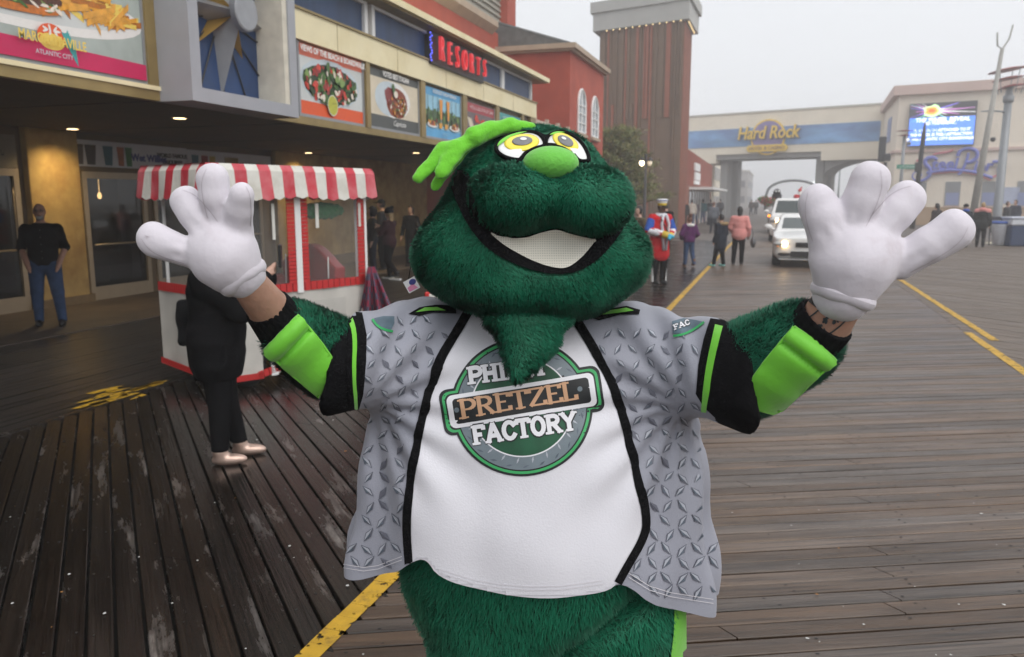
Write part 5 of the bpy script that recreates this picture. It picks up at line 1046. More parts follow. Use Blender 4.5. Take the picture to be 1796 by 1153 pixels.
def rbox(P, c, hw, r): q = [np.abs(P[i] - c[i]) - (hw[i] - r) for i in range(3)]; return np.sqrt(sum(np.maximum(k, 0)**2 for k in q)) + np.minimum(np.maximum(q[0], np.maximum(q[1], q[2])), 0) - r
# ================================================================== people
def clothm(n, c, v=.15, rough=.8): return mat('cloth_' + n, c, rough, v, 9, .25, 60, sheen=.0, spec=.25)
HAIRS = dict(dark=mat('hair_dark', (.012, .009, .008), .5, .4, 40, .4, 90), brown=mat('hair_brown', (.06, .03, .018), .5, .4, 40, .4, 90), blonde=mat('hair_blonde', (.36, .24, .11), .5, .3, 40, .4, 90), grey=mat('hair_grey', (.3, .29, .28), .6, .2, 40, .4, 90), red=mat('hair_auburn', (.14, .05, .025), .5, .3, 40, .4, 90), white=mat('hair_white', (.75, .74, .72), .8, .1, 40, .4, 90))
black_c = mat('cloth_black', (.007, .007, .008), .9, .2, 9, .25, 60, spec=.06); jeans = clothm('denim', (.035, .065, .14), .3); navy = clothm('navy', (.012, .016, .028)); shoe_b = mat('shoe_black', (.012, .012, .012), .5)
skin_d = mat('skin_dark', (.12, .062, .040), .5, .12, 30, .15, 120); skin_l = mat('skin_light', (.48, .29, .22), .5, .1, 30, .15, 120)
def figure(label, loc, face, H=1.75, wide=1., top=None, topc=black_c, hem=.88, sleeve=1., puff=.014, trous=black_c, shoe=shoe_b, hair='dark', hairlen=0., bald=False, sk=None, pose=None, h=.02, group=None, kind=None, collar=None, shoeh=0., trlen=.06):
    sk = sk or skin_l; s = H/1.75; t = thing('person', label, 'person', loc, face, group); o = dict(el=(-.255, .03, 1.13), er=(.255, .03, 1.13), wl=(-.27, -.06, .88), wr=(.27, -.06, .88), kl=(-.10, -.02, .49), kr=(.10, -.02, .49), al=(-.105, .02, .085), ar=(.105, .02, .085), lean=0., head=(0, -.01, 1.635))
    o.update(pose or {}); V = lambda p: np.array(p, float)*s; w_ = wide; SL, SR = V((-.172*w_, .01, 1.385)), V((.172*w_, .01, 1.385)); hd = V(o['head'])
    EL, ER, WL, WR, KL, KR, AL, AR = (V(o[k]) for k in ('el', 'er', 'wl', 'wr', 'kl', 'kr', 'al', 'ar'))
    torso = lambda P: smin(smin(smin(ell(P, V((0, 0, 1.26)), V((.168*w_, .112*w_, .20))), cap(P, V((0, .015, 1.40)), V((0, .015, 1.46)), .085*s, .060*s), .05*s), ell(P, V((0, -.012*(w_ - 1)*8, 1.06)), V((.155*w_, .105*w_**1.5, .20))), .06*s), smin(cap(P, SL, SR, .055*s, .055*s), ell(P, V((0, .005, .92)), V((.165*w_, .118*w_, .14))), .02), .06*s)
    def legs(P, g=0.):
        f = None
        for sd, K, A in ((-1, KL, AL), (1, KR, AR)):
            q = smin(cap(P, V((.085*sd*w_, 0, .90)), K, .088*s*w_ + g, .060*s*w_ + g), cap(P, K, A, .058*s*w_ + g, .042*s + g*1.2), .02); f = q if f is None else smin(f, q, .012)
        return f
    def arms(P, g=0., L=1.):
        f = None
        for S_, E_, W_ in ((SL, EL, WL), (SR, ER, WR)):
            q = cap(P, S_, E_, .055*s + g, .043*s + g)
            if L > .5: Wq = E_ + (W_ - E_)*min(1., (L - .5)*2); q = smin(q, cap(P, E_, Wq, .043*s + g, (.034 + .006*(L < 1))*s + g), .015)
            f = q if f is None else np.minimum(f, q)
        return f
    def feet(P, g=0.):
        f = None
        for A in (AL, AR):
            q = ell(P, A + V((0, -.065, -.045)), V((.045, .125, .042)) + g); q = smin(q, cap(P, A, A + V((0, -.02, -.03)), .045*s + g, .045*s + g), .02); f = q if f is None else np.minimum(f, q)
        return f
    def headf(P):
        f = ell(P, hd, V((.073, .092, .112))); f = smin(f, ell(P, hd + V((0, -.035, -.075)), V((.048, .05, .042))), .03*s); f = smin(f, cap(P, hd + V((0, -.088, .0)), hd + V((0, -.108, -.026)), .009*s, .016*s), .012*s)
        for sd in (-1, 1): f = smin(f, ell(P, hd + V((.074*sd, .005, -.01)), V((.010, .022, .032))), .008*s)
        return f
    def body(P):
        f = smin(torso(P), cap(P, V((0, .012, 1.42)), hd + V((0, .015, -.07)), .056*s, .050*s), .03*s); f = smin(f, headf(P), .02*s); f = smin(f, legs(P), .04*s); f = smin(f, arms(P), .03*s)
        for E_, W_ in ((EL, WL), (ER, WR)):
            d = (W_ - E_)/np.linalg.norm(W_ - E_); f = smin(f, cap(P, W_, W_ + d*.10*s, .033*s, .030*s, (1, .9, 1)), .015); f = smin(f, cap(P, W_ + d*.07*s, W_ + d*.165*s, .030*s, .018*s), .01); f = smin(f, cap(P, W_ + d*.03*s, W_ + d*.085*s + V((0, -.04, 0)), .016*s, .012*s), .008)
        return np.minimum(f, feet(P))
    allp = np.array([EL, ER, WL, WR, KL, KR, AL, AR, SL, SR]); lo = allp.min(0) - np.array((.20, .27, .16)); hi = allp.max(0) + np.array((.20, .22, .1)); hi[2] = max(hi[2], hd[2] + .18*s); lo[2] = -.03; lo[:2] -= .06*(w_ - 1); hi[1] = max(hi[1], .22)
    bd = sdf_obj('body', body, lo, hi, h, sk, t)
    sdf_obj('trousers', lambda P: smax(smin(ell(P, V((0, .005, .92)), V((.165*w_, .118*w_, .14)) + .016), legs(P, .015), .04), np.maximum(P[2] - 1.03*s, trlen*s - P[2]), .01), lo, hi, h, trous, t)
    def top_f(P):
        f = smin(torso(P) - puff, arms(P, puff + .004, sleeve), .04*s); zz = P[2]/s
        if hem < .85: f = smin(f, cap(P, V((0, .0, .95)), V((0, .0, hem + .16)), .165*s*w_ + puff, .175*s*w_ + puff, (1, .75, 1)), .06)
        f = f + .004*np.sin(P[2]*38 + P[0]*13)*np.sin(P[0]*21 + 1) + .0012*np.sin(P[2]*70)
        return smax(smax(f, hem*s - P[2], .012), np.where(np.abs(P[0]) < .11*s, P[2] - 1.475*s, -1.), .012)
    tp = sdf_obj('coat' if hem < .8 else 'shirt' if sleeve < .9 else 'jacket', top_f, lo, hi, h, topc, t)
    for A in (AL, AR): sdf_obj('shoe', (lambda A: lambda P: smax(smin(ell(P, A + V((0, -.065, -.045)), V((.05, .132, .047))), cap(P, A + V((0, -.01, -.02)), A + V((0, .0, .02 + shoeh)), .052*s, .056*s), .02), -P[2] + .003, .005))(A), A + np.array((-.1, -.26, -.14)), A + np.array((.1, .12, .12 + shoeh)), max(.012, h*.7), shoe, t)
    if not bald:
        def hair_f(P):
            f = ell(P, hd + V((0, .008, .012)), V((.083, .103, .118))); cut = np.maximum(P[1] - (hd[1] - .035*s), -9); face_ = np.maximum((P[1] - (hd[1] - .03*s)), P[2] - (hd[2] + .065*s)); f = smax(f, -face_, .01)
            if hairlen: f = smin(f, cap(P, hd + V((0, .065, 0)), hd + V((0, .085, -hairlen)), .065*s, .05*s, (1.2, .7, 1)), .03)
            return f + .004*np.sin(P[0]*90)*np.sin(P[2]*60)
        sdf_obj('hair', hair_f, hd - V((.16, .16, .16 + hairlen)), hd + V((.16, .2, .17)), max(.010, h*.6), HAIRS[hair], t)
    t['scale_'] = s; del t['scale_']
    return t, hd, s, tp, bd
def toward(a): return YAW + R(a)         # 0: faces the viewer
def spot(px_, py_): p = onZ(px_, py_); return (p.x, p.y, .004)
def eyes(bd, hd, s, glasses=False, brow=True):
    for sd in (-1, 1): q = MB(); q.smooth = True; q.lathe([(.001, -.011), (.011, -.006), (.013, 0), (.011, .006), (.001, .011)], tuple(hd + np.array((.030*sd, -.083, .012))*s), 8); q.build('eye', mat('eye_dark', (.02, .015, .012), .3), bd)
    q = MB(); q.tube([tuple(hd + np.array((-.022, -.090, -.058))*s), tuple(hd + np.array((0, -.095, -.061))*s), tuple(hd + np.array((.022, -.090, -.058))*s)], .005*s, 5); q.build('mouth', mat('lip', (.25, .08, .07), .5), bd)
    if glasses:
        q = MB()
        for sd in (-1, 1): c = hd + np.array((.032*sd, -.103, .010))*s; q.tube([tuple(c + np.array((.026*math.cos(a), 0, .018*math.sin(a)))) for a in np.linspace(0, 2*math.pi, 13)], .003, 4); q.tube([tuple(c + np.array((.026*sd, 0, 0))), tuple(hd + np.array((.078*sd, .0, .012))*s)], .003, 4)
        q.build('glasses', mat('eye_dark'), bd)
# man by the pillar
t, hd, s, tp, bd = figure('bald man in black short sleeved shirt, hands in jeans pockets, leaning by the ochre pillar', spot(88, 572), toward(24), 1.78, 1.16, topc=black_c, hem=.86, sleeve=.52, trous=jeans, bald=True, sk=mat('skin_tan', (.40, .22, .16), .5, .1, 30), h=.013,
    pose=dict(el=(-.275, .06, 1.12), er=(.275, .06, 1.12), wl=(-.205, -.10, .92), wr=(.205, -.10, .92), al=(-.13, .03, .085), ar=(.17, -.05, .085), kl=(-.12, -.02, .49), kr=(.14, -.03, .49)))
eyes(bd, hd, s, True); sdf_obj('beard', lambda P: smax(ell(P, hd + np.array((0, -.050, -.083)), (.050, .055, .045)), -ell(P, hd + np.array((0, -.10, -.055)), (.03, .03, .014)), .005), hd - .16, hd + .1, .009, HAIRS['grey'], bd)
for k in range(5): q = MB(); q.lathe([(.006, -.002), (.006, .002)], (.0, -.155 - .01*(k > 1), 1.40 - k*.1), 8, 'y'); q.build('button', mat('button_grey', (.1, .1, .1), .4), tp)
# woman in black in front of the cart
t, hd, s, tp, bd = figure('person all in black with gold flat shoes and shoulder bag, standing before the striped cart', spot(392, 806), toward(100), 1.65, 1.24, topc=black_c, hem=.64, puff=.045, trous=black_c, shoe=mat('shoe_gold', (.56, .40, .33), .32, .1, 20, metal=.6), hair='dark', h=.013, trlen=.10,
    pose=dict(el=(-.23, -.22, 1.17), er=(.23, -.22, 1.17), wl=(-.10, -.36, 1.36), wr=(.10, -.36, 1.36), al=(-.12, .0, .075), ar=(.10, -.11, .075)))
q = MB(); q.smooth = True
bgs = sdf_obj('shoulder_bag', lambda P: smax(rbox(P, (.20, .17, .97), (.05, .13, .17), .04), -1.0 + 0*P[0], .01) + .006*np.sin(P[2]*31 + P[1]*17), (-.05, -.05, .72), (.36, .46, 1.28), .014, mat('bag_leather', (.008, .008, .009), .8, .2, 12, .3, 50, spec=.1), t)
q = MB(); q.tube([(.16, .16, 1.18), (.15, .08, 1.42), (.12, -.03, 1.44), (.15, .1, 1.2)], .012, 6); q.build('bag_strap', mat('bag_leather'), bgs)
q = MB(); q.bbox((-.05, -.47, 1.37), (.05, -.45, 1.53), .004); q.build('phone', mat('phone_black', (.01, .01, .011), .2), t)
# three walking under the canopy
mar = clothm('maroon', (.035, .008, .012)); char = clothm('charcoal', (.02, .02, .022))
t, hd, s, tp, bd = figure('person with long blonde hair, black pom-pom beanie and maroon top walking under the canopy', spot(685, 490), toward(-115), 1.62, 1.05, topc=mar, hem=.78, trous=black_c, shoe=mat('shoe_bw', (.02, .02, .02), .5), hair='blonde', hairlen=.30, h=.017,
    pose=dict(el=(-.22, -.12, 1.14), er=(.22, -.12, 1.14), wl=(-.08, -.30, 1.28), wr=(.08, -.30, 1.24), kl=(-.09, -.12, .50), al=(-.10, -.08, .085), kr=(.09, -.04, .48), ar=(.10, .26, .16)))
sdf_obj('beanie', lambda P: smin(smax(ell(P, hd + np.array((0, .012, .035)), (.098, .112, .11)), hd[2] + .0 - P[2], .01), ell(P, hd + np.array((0, .09, .13)), (.045, .045, .045)), .015), hd - .16, hd + .26, .012, black_c, t)
for A_ in ((-.10, -.08), (.10, .26)): bx('shoe_sole', (A_[0]*s - .05, A_[1]*s - .19, .0), (A_[0]*s + .05, A_[1]*s + .09, .03), white_paint, t)
t, hd, s, tp, bd = figure('man in dark cap and navy jacket behind the blonde walker', spot(672, 474), toward(-95), 1.82, 1.0, topc=navy, trous=black_c, hair='dark', h=.018)
sdf_obj('cap', lambda P: smin(smax(ell(P, hd + np.array((0, .01, .03)), (.09, .11, .11)), hd[2] + .03 - P[2], .01), ell(P, hd + np.array((0, -.12, .045)), (.07, .09, .012)), .01), hd - .26, hd + .2, .011, black_c, t)
t, hd, s, tp, bd = figure('person in charcoal hooded top with red print, partly behind the cart', spot(655, 482), toward(-70), 1.64, 1.05, topc=char, trous=navy, hair='dark', h=.018); bx('chest_print', (-.07, -.165, 1.22), (.07, -.15, 1.28), mat('print_red', (.3, .02, .02), .6), tp)
sdf_obj('hood', lambda P: smax(ell(P, hd + np.array((0, .03, .0)), (.11, .12, .14)), -ell(P, hd + np.array((0, -.09, -.01)), (.075, .1, .11)), .01), hd - .2, hd + .2, .013, char, tp)
figure('dark haired person in black jacket near the canopy wall behind the costumed head', spot(722, 468), toward(-20), 1.66, 1.0, topc=black_c, trous=black_c, hair='dark', hairlen=.12, h=.018)
# parade marcher
red_c = clothm('scarlet', (.50, .012, .018), .1); blu_c = clothm('royal', (.03, .10, .42), .1)
t, hd, s, tp, bd = figure('marcher in white and yellow band cap, red coat and blue sleeves, looking down', spot(1155, 499), toward(22), 1.80, 1.12, topc=red_c, hem=.50, puff=.03, trous=black_c, sk=skin_d, hair='dark', h=.016,
    pose=dict(el=(-.30, -.02, 1.14), er=(.30, -.02, 1.12), wl=(-.05, -.30, 1.05), wr=(.06, -.30, 1.02), head=(0, -.05, 1.61)))
eyes(bd, hd, s)
q = MB(); q.smooth = True; q.lathe([(.088, .03), (.092, .06), (.094, .085), (.12, .15), (.125, .165), (.09, .18), (.01, .185)], tuple(hd + np.array((0, 0, .0))), 20); hat = q.build('band_cap', white_paint, t)
q = MB(); q.smooth = True; q.lathe([(.090, .035), (.097, .05), (.1, .085), (.096, .095)], tuple(hd), 20); q.build('cap_band', mat('cap_yellow', (.6, .42, .03), .5), hat)
q = MB(); q.smooth = True; q.lathe([(.1215, .145), (.127, .15), (.127, .158)], tuple(hd), 20); q.build('cap_piping', mat('cap_blue', (.04, .08, .4), .5), hat)
sdf_obj('visor', lambda P: ell(P, hd + np.array((0, -.11, .03)), (.08, .06, .012)), hd - .24, hd + .15, .011, shoe_b, hat)
for sd, E_, W_ in ((-1, (-.30, -.02, 1.14), (-.05, -.30, 1.05)), (1, (.30, -.02, 1.12), (.06, -.30, 1.02))):
    E_ = np.array(E_)*s; W_ = np.array(W_)*s; Sh = np.array((.193*sd, .01, 1.385))*s
    sdf_obj('upper_sleeve', lambda P: cap(P, Sh*.8 + E_*.2, E_*.95 + Sh*.05, .098, .09), np.minimum(Sh, E_) - .14, np.maximum(Sh, E_) + .14, .014, blu_c, t); sdf_obj('lower_sleeve', lambda P: cap(P, E_, W_*.85 + E_*.15, .082, .07), np.minimum(E_, W_) - .12, np.maximum(E_, W_) + .12, .014, mat('zebra_sleeve', (.7, .7, .74), .7, .35, 26, stretch=(1, 1, 3)), t)
    sdf_obj('cuff', lambda P: cap(P, W_*.9 + E_*.1, W_, .078, .078), W_ - .12, W_ + .12, .012, mat('cap_yellow'), t); sdf_obj('blue_glove', lambda P: cap(P, W_, W_ + (W_ - E_)*.38, .052, .04), W_ - .22, W_ + .22, .012, mat('glove_blue', (.05, .42, .62), .5), t)
    q = MB(); q.smooth = True; q.tube([(.04*sd, -.17, 1.5), (.09*sd, -.20, 1.3), (.06*sd, -.21, 1.1), (.03*sd, -.20, .75)], .045, 6, flat=.5); q.build('scarf_end', mat('scarf_white', (.7, .7, .76), .8, .1, 20), t)
    bx('leg_stripe', (.165*sd - .012, -.03, .06), (.165*sd + .012, .03, .75), white_paint, t)
sdf_obj('scarf', lambda P: np.sqrt((np.sqrt((P[0]/1.1)**2 + (P[1] + .01)**2) - .085)**2 + (P[2] - 1.49)**2) - .045, (-.22, -.22, 1.38), (.22, .22, 1.6), .014, mat('scarf_white'), t)
q = MB(); q.tube([(-.1, -.19, 1.42), (.02, -.34, 1.08), (.05, -.33, .78)], .014, 6); q.build('drum_stick', shoe_b, t)
figure('dark haired person in olive coat behind the marcher', spot(1118, 482), toward(-60), 1.66, 1.0, topc=clothm('olive', (.08, .06, .03)), trous=black_c, hair='dark', h=.02)
figure('dark figure between marcher and far crowd', spot(1166, 445), toward(170), 1.7, 1., topc=black_c, trous=navy, hair='dark', h=.022)
# family walking away
t, hd, s, tp, bd = figure('child in plum hooded jacket, jeans and brown boots walking', spot(1207, 468), toward(195), 1.36, 1.02, topc=clothm('plum', (.085, .014, .085)), hem=.86, puff=.035, trous=jeans, shoe=mat('boot_brown', (.20, .09, .04), .7), shoeh=.10, hair='red', h=.016, pose=dict(al=(-.16, .12, .12), kl=(-.13, .0, .50), ar=(.10, -.06, .085), el=(-.30, .02, 1.13), er=(.30, .02, 1.13), wl=(-.2, -.16, 1.0), wr=(.2, -.16, 1.0)))
sdf_obj('hood_lining', lambda P: np.sqrt((np.sqrt(P[0]**2 + (P[1] - .03)**2) - .085)**2 + (P[2] - 1.13)**2) - .04, (-.2, -.2, 1.05), (.2, .25, 1.25), .013, mat('fleece_white', (.7, .68, .66), .9, .1, 40, .5, 90), tp); q = MB(); q.smooth = True; q.lathe([(.01, -.05), (.045, -.02), (.045, .03), (.01, .06)], tuple(hd + np.array((0, .05, .12))), 10); q.build('hair_bun', HAIRS['red'], bd)
t, hd, s, tp, bd = figure('child in long navy parka with fur trimmed hood and turquoise shoes', spot(1262, 468), toward(225), 1.42, 1.08, topc=navy, hem=.52, puff=.04, trous=black_c, shoe=mat('shoe_aqua', (.25, .60, .56), .6), hair='dark', h=.016, pose=dict(al=(-.16, .05, .085), ar=(.12, -.16, .085), kl=(-.12, .0, .5), kr=(.1, -.1, .5)))
sdf_obj('fur_hood', lambda P: np.sqrt((np.sqrt((P[0]/1.3)**2 + (P[1] - .04)**2) - .10)**2 + (P[2] - 1.17)**2) - .05 + .008*np.sin(P[0]*80)*np.sin(P[2]*70), (-.26, -.22, 1.05), (.26, .30, 1.30), .013, mat('fur_tan', (.26, .17, .08), .9, .3, 60, .6, 120), tp)
pinkc = clothm('pink', (.66, .27, .25), .08)
t, hd, s, tp, bd = figure('person in pink quilted coat and black leggings with grey handbag', spot(1294, 464), toward(165), 1.62, 1.05, topc=pinkc, hem=.74, puff=.032, trous=black_c, hair='dark', hairlen=.20, h=.016, pose=dict(al=(-.10, .05, .085), ar=(.14, .12, .085), kr=(.12, .02, .5), el=(-.27, .02, 1.12), er=(.27, .0, 1.12), wl=(-.27, -.08, .90), wr=(.20, -.14, 1.0)))
q = MB(); q.smooth = True; q.tube([(-.34, -.05, 1.05), (-.38, -.04, .85), (-.36, -.06, .72)], .01, 5); q.tube([(-.34, .05, 1.05), (-.38, .04, .85)], .01, 5); sb_ = q.build('bag_handle', mat('bag_grey', (.10, .10, .105), .5), t); sdf_obj('handbag', lambda P: ell(P, (-.39, -.02, .62), (.075, .19, .15)), (-.5, -.25, .42), (-.28, .22, .82), .016, mat('bag_grey'), t)
# far pedestrians
PED = [(1180, 398, 'grey', (.30, .31, .33), jeans, 'dark', 1.74, 'in light grey hooded top with dark backpack'), (1190, 399, 'brownish', (.10, .06, .05), navy, 'brown', 1.68, 'in brown top beside the grey hoodie'), (1199, 402, 'blk', (.015, .015, .016), black_c, 'grey', 1.76, 'grey haired in black jacket among the far crowd'), (1212, 399, 'cream', (.52, .48, .42), jeans, 'dark', 1.78, 'in cream sweater among the far crowd'),
       (1224, 392, 'slate', (.06, .07, .09), jeans, 'dark', 1.72, 'in slate jacket left of the teal one'), (1232, 392, 'teal', (.02, .10, .12), jeans, 'dark', 1.80, 'in teal sports jacket among the far crowd'), (1250, 410, 'steel', (.09, .10, .12), navy, 'red', 1.66, 'in steel grey coat carrying a dark bag'), (1262, 386, 'navy2', (.02, .025, .035), navy, 'dark', 1.8, 'in navy coat right of the far crowd'),
       (1241, 384, 'beige', (.25, .2, .16), navy, 'dark', 1.7, 'in beige coat deep in the far crowd'), (1317, 378, 'umber', (.05, .035, .03), navy, 'dark', 1.75, 'left of a foggy pair on the far lane'), (1325, 377, 'ash', (.05, .05, .055), navy, 'dark', 1.72, 'right of a foggy pair on the far lane'), (1171, 397, 'umb2', (.06, .05, .05), jeans, 'brown', 1.72, 'at the left end of the far crowd'), (1206, 393, 'blk2', (.02, .02, .024), navy, 'dark', 1.7, 'in dark hood behind the cream sweater'), (1219, 395, 'mauve', (.12, .09, .11), jeans, 'grey', 1.68, 'in mauve coat between cream and teal'), (1245, 390, 'blk3', (.025, .025, .03), black_c, 'dark', 1.78, 'tall and dark behind the steel grey coat'), (1275, 376, 'ash2', (.06, .05, .05), navy, 'dark', 1.72, 'faint in fog under the bridge')]
for i, (a, b_, n_, c, tr_, hr_, H_, l_) in enumerate(PED):
    t, hd, s, tp, bd = figure('distant person ' + l_, spot(a, b_), toward(160 + 37*i % 50), H_, 1.06, topc=clothm(n_, c), hem=.84, puff=.03, trous=tr_, hair=hr_, h=.028, group='far pedestrians under the fog', pose=dict(al=(-.10, .05 + .1*(i % 2), .09), ar=(.11, -.05, .085)))
    if i == 0: sdf_obj('backpack', lambda P: ell(P, (.08, .2, 1.25), (.13, .09, .2)), (-.1, .05, 1.0), (.28, .35, 1.5), .025, black_c, t)
    if i == 6: bx('bag', (.24, -.1, .45), (.32, .25, .85), navy, t, .02)
RP = [(1638, 432, -150, 'dark', .25, (.03, .022, .022), 'with long dark hair in black coat left of the bins', 1.66), (1688, 434, -10, 'dark', 0, (.015, .02, .03), 'in dark beanie and blue scarf near the leaning pole', 1.62), (1718, 434, 150, 'blonde', 0, (.02, .022, .022), 'in black and pink jacket and tall boots by the bins', 1.70), (1762, 415, 40, 'brown', 0, (.025, .026, .03), 'leaning over the counter behind the bins', 1.7), (1776, 414, -70, 'brown', 0, (.035, .04, .06), 'in grey blue hooded top behind the bins', 1.78)]
for a, b_, f_, hr_, hl, c, l_, H_ in RP:
    t, hd, s, tp, bd = figure('person ' + l_, spot(a, b_), toward(f_), H_, 1.08, topc=clothm('rp%d' % a, c), hem=.70, puff=.035, trous=black_c, hair=hr_, hairlen=hl, shoe=shoe_b, shoeh=.2 if a == 1718 else 0, h=.022)
    if a == 1718: sdf_obj('pink_yoke', lambda P: smin(cap(P, np.array((-.19, .02, 1.37)), np.array((.19, .02, 1.37)), .10, .10), ell(P, (0, .05, 1.43), (.14, .12, .08)), .03), (-.36, -.2, 1.24), (.36, .28, 1.58), .02, pinkc, tp)
    if a == 1688: sdf_obj('scarf', lambda P: ell(P, (0, -.05, 1.40), (.13, .13, .06)), (-.2, -.25, 1.3), (.2, .15, 1.5), .018, blu_c, t); sdf_obj('beanie', lambda P: smax(ell(P, hd + np.array((0, .0, .03)), (.1, .115, .115)), hd[2] + .02 - P[2], .01), hd - .2, hd + .2, .015, black_c, t)
# ================================================================== rolling cart
vinyl = mat('clear_vinyl', (.55, .55, .53), .12, .2, 3, .35, 7, alpha=.13, spec=.7); wred = mat('red_webbing', (.50, .022, .022), .6, .12, 60, .3, 60); wicker = mat('white_wicker', (.62, .60, .55), .7, .12, 8, .3, 20); awn_r = mat('awning_red', (.50, .03, .05), .6, .1, 5, dark=(.58, .16, .18), dscale=3); awn_w = mat('awning_white', (.66, .65, .60), .6, .06, 5, dark=(.5, .48, .42), dscale=3); seatm = mat('red_vinyl_seat', (.24, .012, .016), .35, .15, 6)
c0 = Wd(-2.76, 7.42); ex = Wd(.62, .785).normalized(); ey = Wd(-.785, .62).normalized(); ang = math.atan2(ex.y, ex.x)
cart = thing('rolling_cart', 'rolling sightseeing chair with red striped awning, clear curtains and red seat', 'cart', (c0.x, c0.y, 0), ang)
CL, CW = 1.80, 1.02          # local x along the long side, y to the far side
bx('wicker_body', (.06, .06, .30), (CL - .06, CW - .06, .62), wicker, cart, .02)
for k in range(26): bx('wicker_slat', (.08 + k*.066, .045, .30), (.11 + k*.066, .06, .9), wicker, cart)
bx('floor_tray', (.02, .04, .24), (CL - .02, CW - .04, .30), mat('cart_black', (.015, .015, .015), .5), cart)
q = MB(); q.smooth = True
for x_ in (.05, CL - .05):
    for y_ in (.05, CW - .05): q.tube([(x_, y_, .28), (x_, y_, 2.06)], .018, 8)
q.build('canopy_post', white_paint, cart)
for x_, y_ in ((.35, .10), (CL - .3, .10), (.35, CW - .1), (CL - .3, CW - .1)):
    q = MB(); q.smooth = True; q.lathe([(.10, -.03), (.17, -.035), (.19, -.02), (.19, .02), (.17, .035), (.10, .03)], (x_, y_, .19), 20, 'y'); wh_ = q.build('wheel', mat('tyre', (.012, .012, .012), .7), cart); q = MB(); q.lathe([(.03, -.045), (.1, -.032), (.1, .032), (.03, .045)], (x_, y_, .19), 14, 'y'); q.build('rim', grey_metal, wh_)
st = bx('seat', (.62, .12, .62), (1.46, 1.03, .80), seatm, cart, .04)
sb_ = sdf_obj('seat_back', lambda P: np.maximum(np.abs(P[0] - 1.53 - .10*(P[2] - .8)) - .065, np.maximum(np.abs(P[1] - .58) - .47, np.maximum(P[2] - (1.20 + .14*np.cos((P[1] - .62)*4.6)), .66 - P[2]))) - .006, (1.35, .02, .6), (1.78, 1.12, 1.44), .018, seatm, cart)
q = MB(); q.smooth = True; q.tube([(1.462, .20, .80), (1.47, .20, 1.22)], .007, 6); q.tube([(1.462, .96, .80), (1.47, .96, 1.22)], .007, 6); q.build('seat_piping', white_paint, st)
for y_ in (.07, 1.04): bx('arm_rest', (.7, y_ - .04, .80), (1.5, y_ + .04, 1.0), seatm, cart, .03)
# curtains: long side (y=0) and short side (x=0) with red webbing
def curtain(name, p, d, L, z0, z1, seed):
    r_ = random.Random(seed); mb = MB(); mb.smooth = True; d = Vector(d); n = Vector((d.y, -d.x, 0)); rows = []
    for i in range(13):
        t_ = i/12; rows.append([Vector(p) + d*(L*t_) + n*(.012*math.sin(9*t_ + seed + 3*z) + .006*math.sin(23*t_ + z*7)) + Vector((0, 0, z)) for z in np.linspace(z0, z1, 9)])
    mb.grid(rows); o = mb.build(name, vinyl, cart); return o
def strip(par, p, d, a, b_, m, w_=.045, out=.018, rib=0):
    d = Vector(d); n = Vector((d.y, -d.x, 0)); A = Vector(p) + d*a[0] + Vector((0, 0, a[1])) + n*out; B = Vector(p) + d*b_[0] + Vector((0, 0, b_[1])) + n*out; t_ = (B - A).normalized(); s_ = t_.cross(n).normalized()*w_; mb = MB(); N = 24 if rib else 1
    for k in range(N): P0, P1 = A + (B - A)*k/N, A + (B - A)*(k + .86 if rib else k + 1)/N; mb.add([P0 - s_, P1 - s_, P1 + s_, P0 + s_, P0 - s_ + n*.008, P1 - s_ + n*.008, P1 + s_ + n*.008, P0 + s_ + n*.008], [(4, 5, 6, 7), (0, 4, 7, 3), (1, 2, 6, 5), (0, 1, 5, 4), (3, 7, 6, 2)])
    return mb.build('webbing' if m is wred else 'zip_band', m, par)
X_, Y_ = (1, 0, 0), (0, 1, 0)
fr_ = curtain('vinyl_curtain', (0, -.012, 0), X_, CL, .98, 1.87, 2); sd_ = curtain('vinyl_curtain', (-.012, CW, 0), (0, -1, 0), CW, .98, 1.87, 4)
for a, b_, m, wd_ in (((.0, .96), (CL, .96), wred, .045), ((.83, 1.0), (.83, 1.89), wred, .045), ((.995, 1.0), (.995, 1.89), wred, .04), ((.91, .90), (.91, 1.89), white_paint, .035), ((CL - .06, .92), (CL - .06, 1.89), wred, .045), ((CL, .9), (CL, 1.89), white_paint, .014), ((.62, 1.45), (.62, 1.8), awn_w, .016), ((1.15, 1.55), (1.15, 1.8), awn_w, .02), ((1.72, 1.55), (1.72, 1.8), awn_w, .016)): strip(fr_, (0, -.012, 0), X_, a, b_, m, wd_, .018 if m is wred else .028, 1 if m is wred else 0)
lo_ = MB(); lo_.smooth = True; lo_.grid([[(t_*CL, -.02 + .01*math.sin(t_*20), z) for z in (.10, .35, .6, .92)] for t_ in np.linspace(0, .24, 5)]); lo_.grid([[(t_*CL, -.02 + .01*math.sin(t_*20), z) for z in (.10 + (t_ - .34)*.3, .35, .6, .92)] for t_ in np.linspace(.34, 1, 9)]); skirt = lo_.build('skirt_curtain', mat('skirt_cloth', (.52, .50, .46), .7, .1, 4, .2, 12), cart)
win = MB(); win.poly([(.70, -.034, .18), (1.5, -.034, .30), (1.5, -.034, .80), (.70, -.034, .80)]); win.build('skirt_window', vinyl, skirt)
for a, b_, m, wd_ in (((.36, .13), (1.85, .38), wred, .035), ((.70, .16), (.70, .88), wred, .035), ((.55, .10), (.55, .88), white_paint, .04), ((.0, .14), (.42, .12), wred, .03)): strip(skirt, (0, -.03, 0), X_, a, b_, m, wd_, .02, 1 if m is wred else 0)
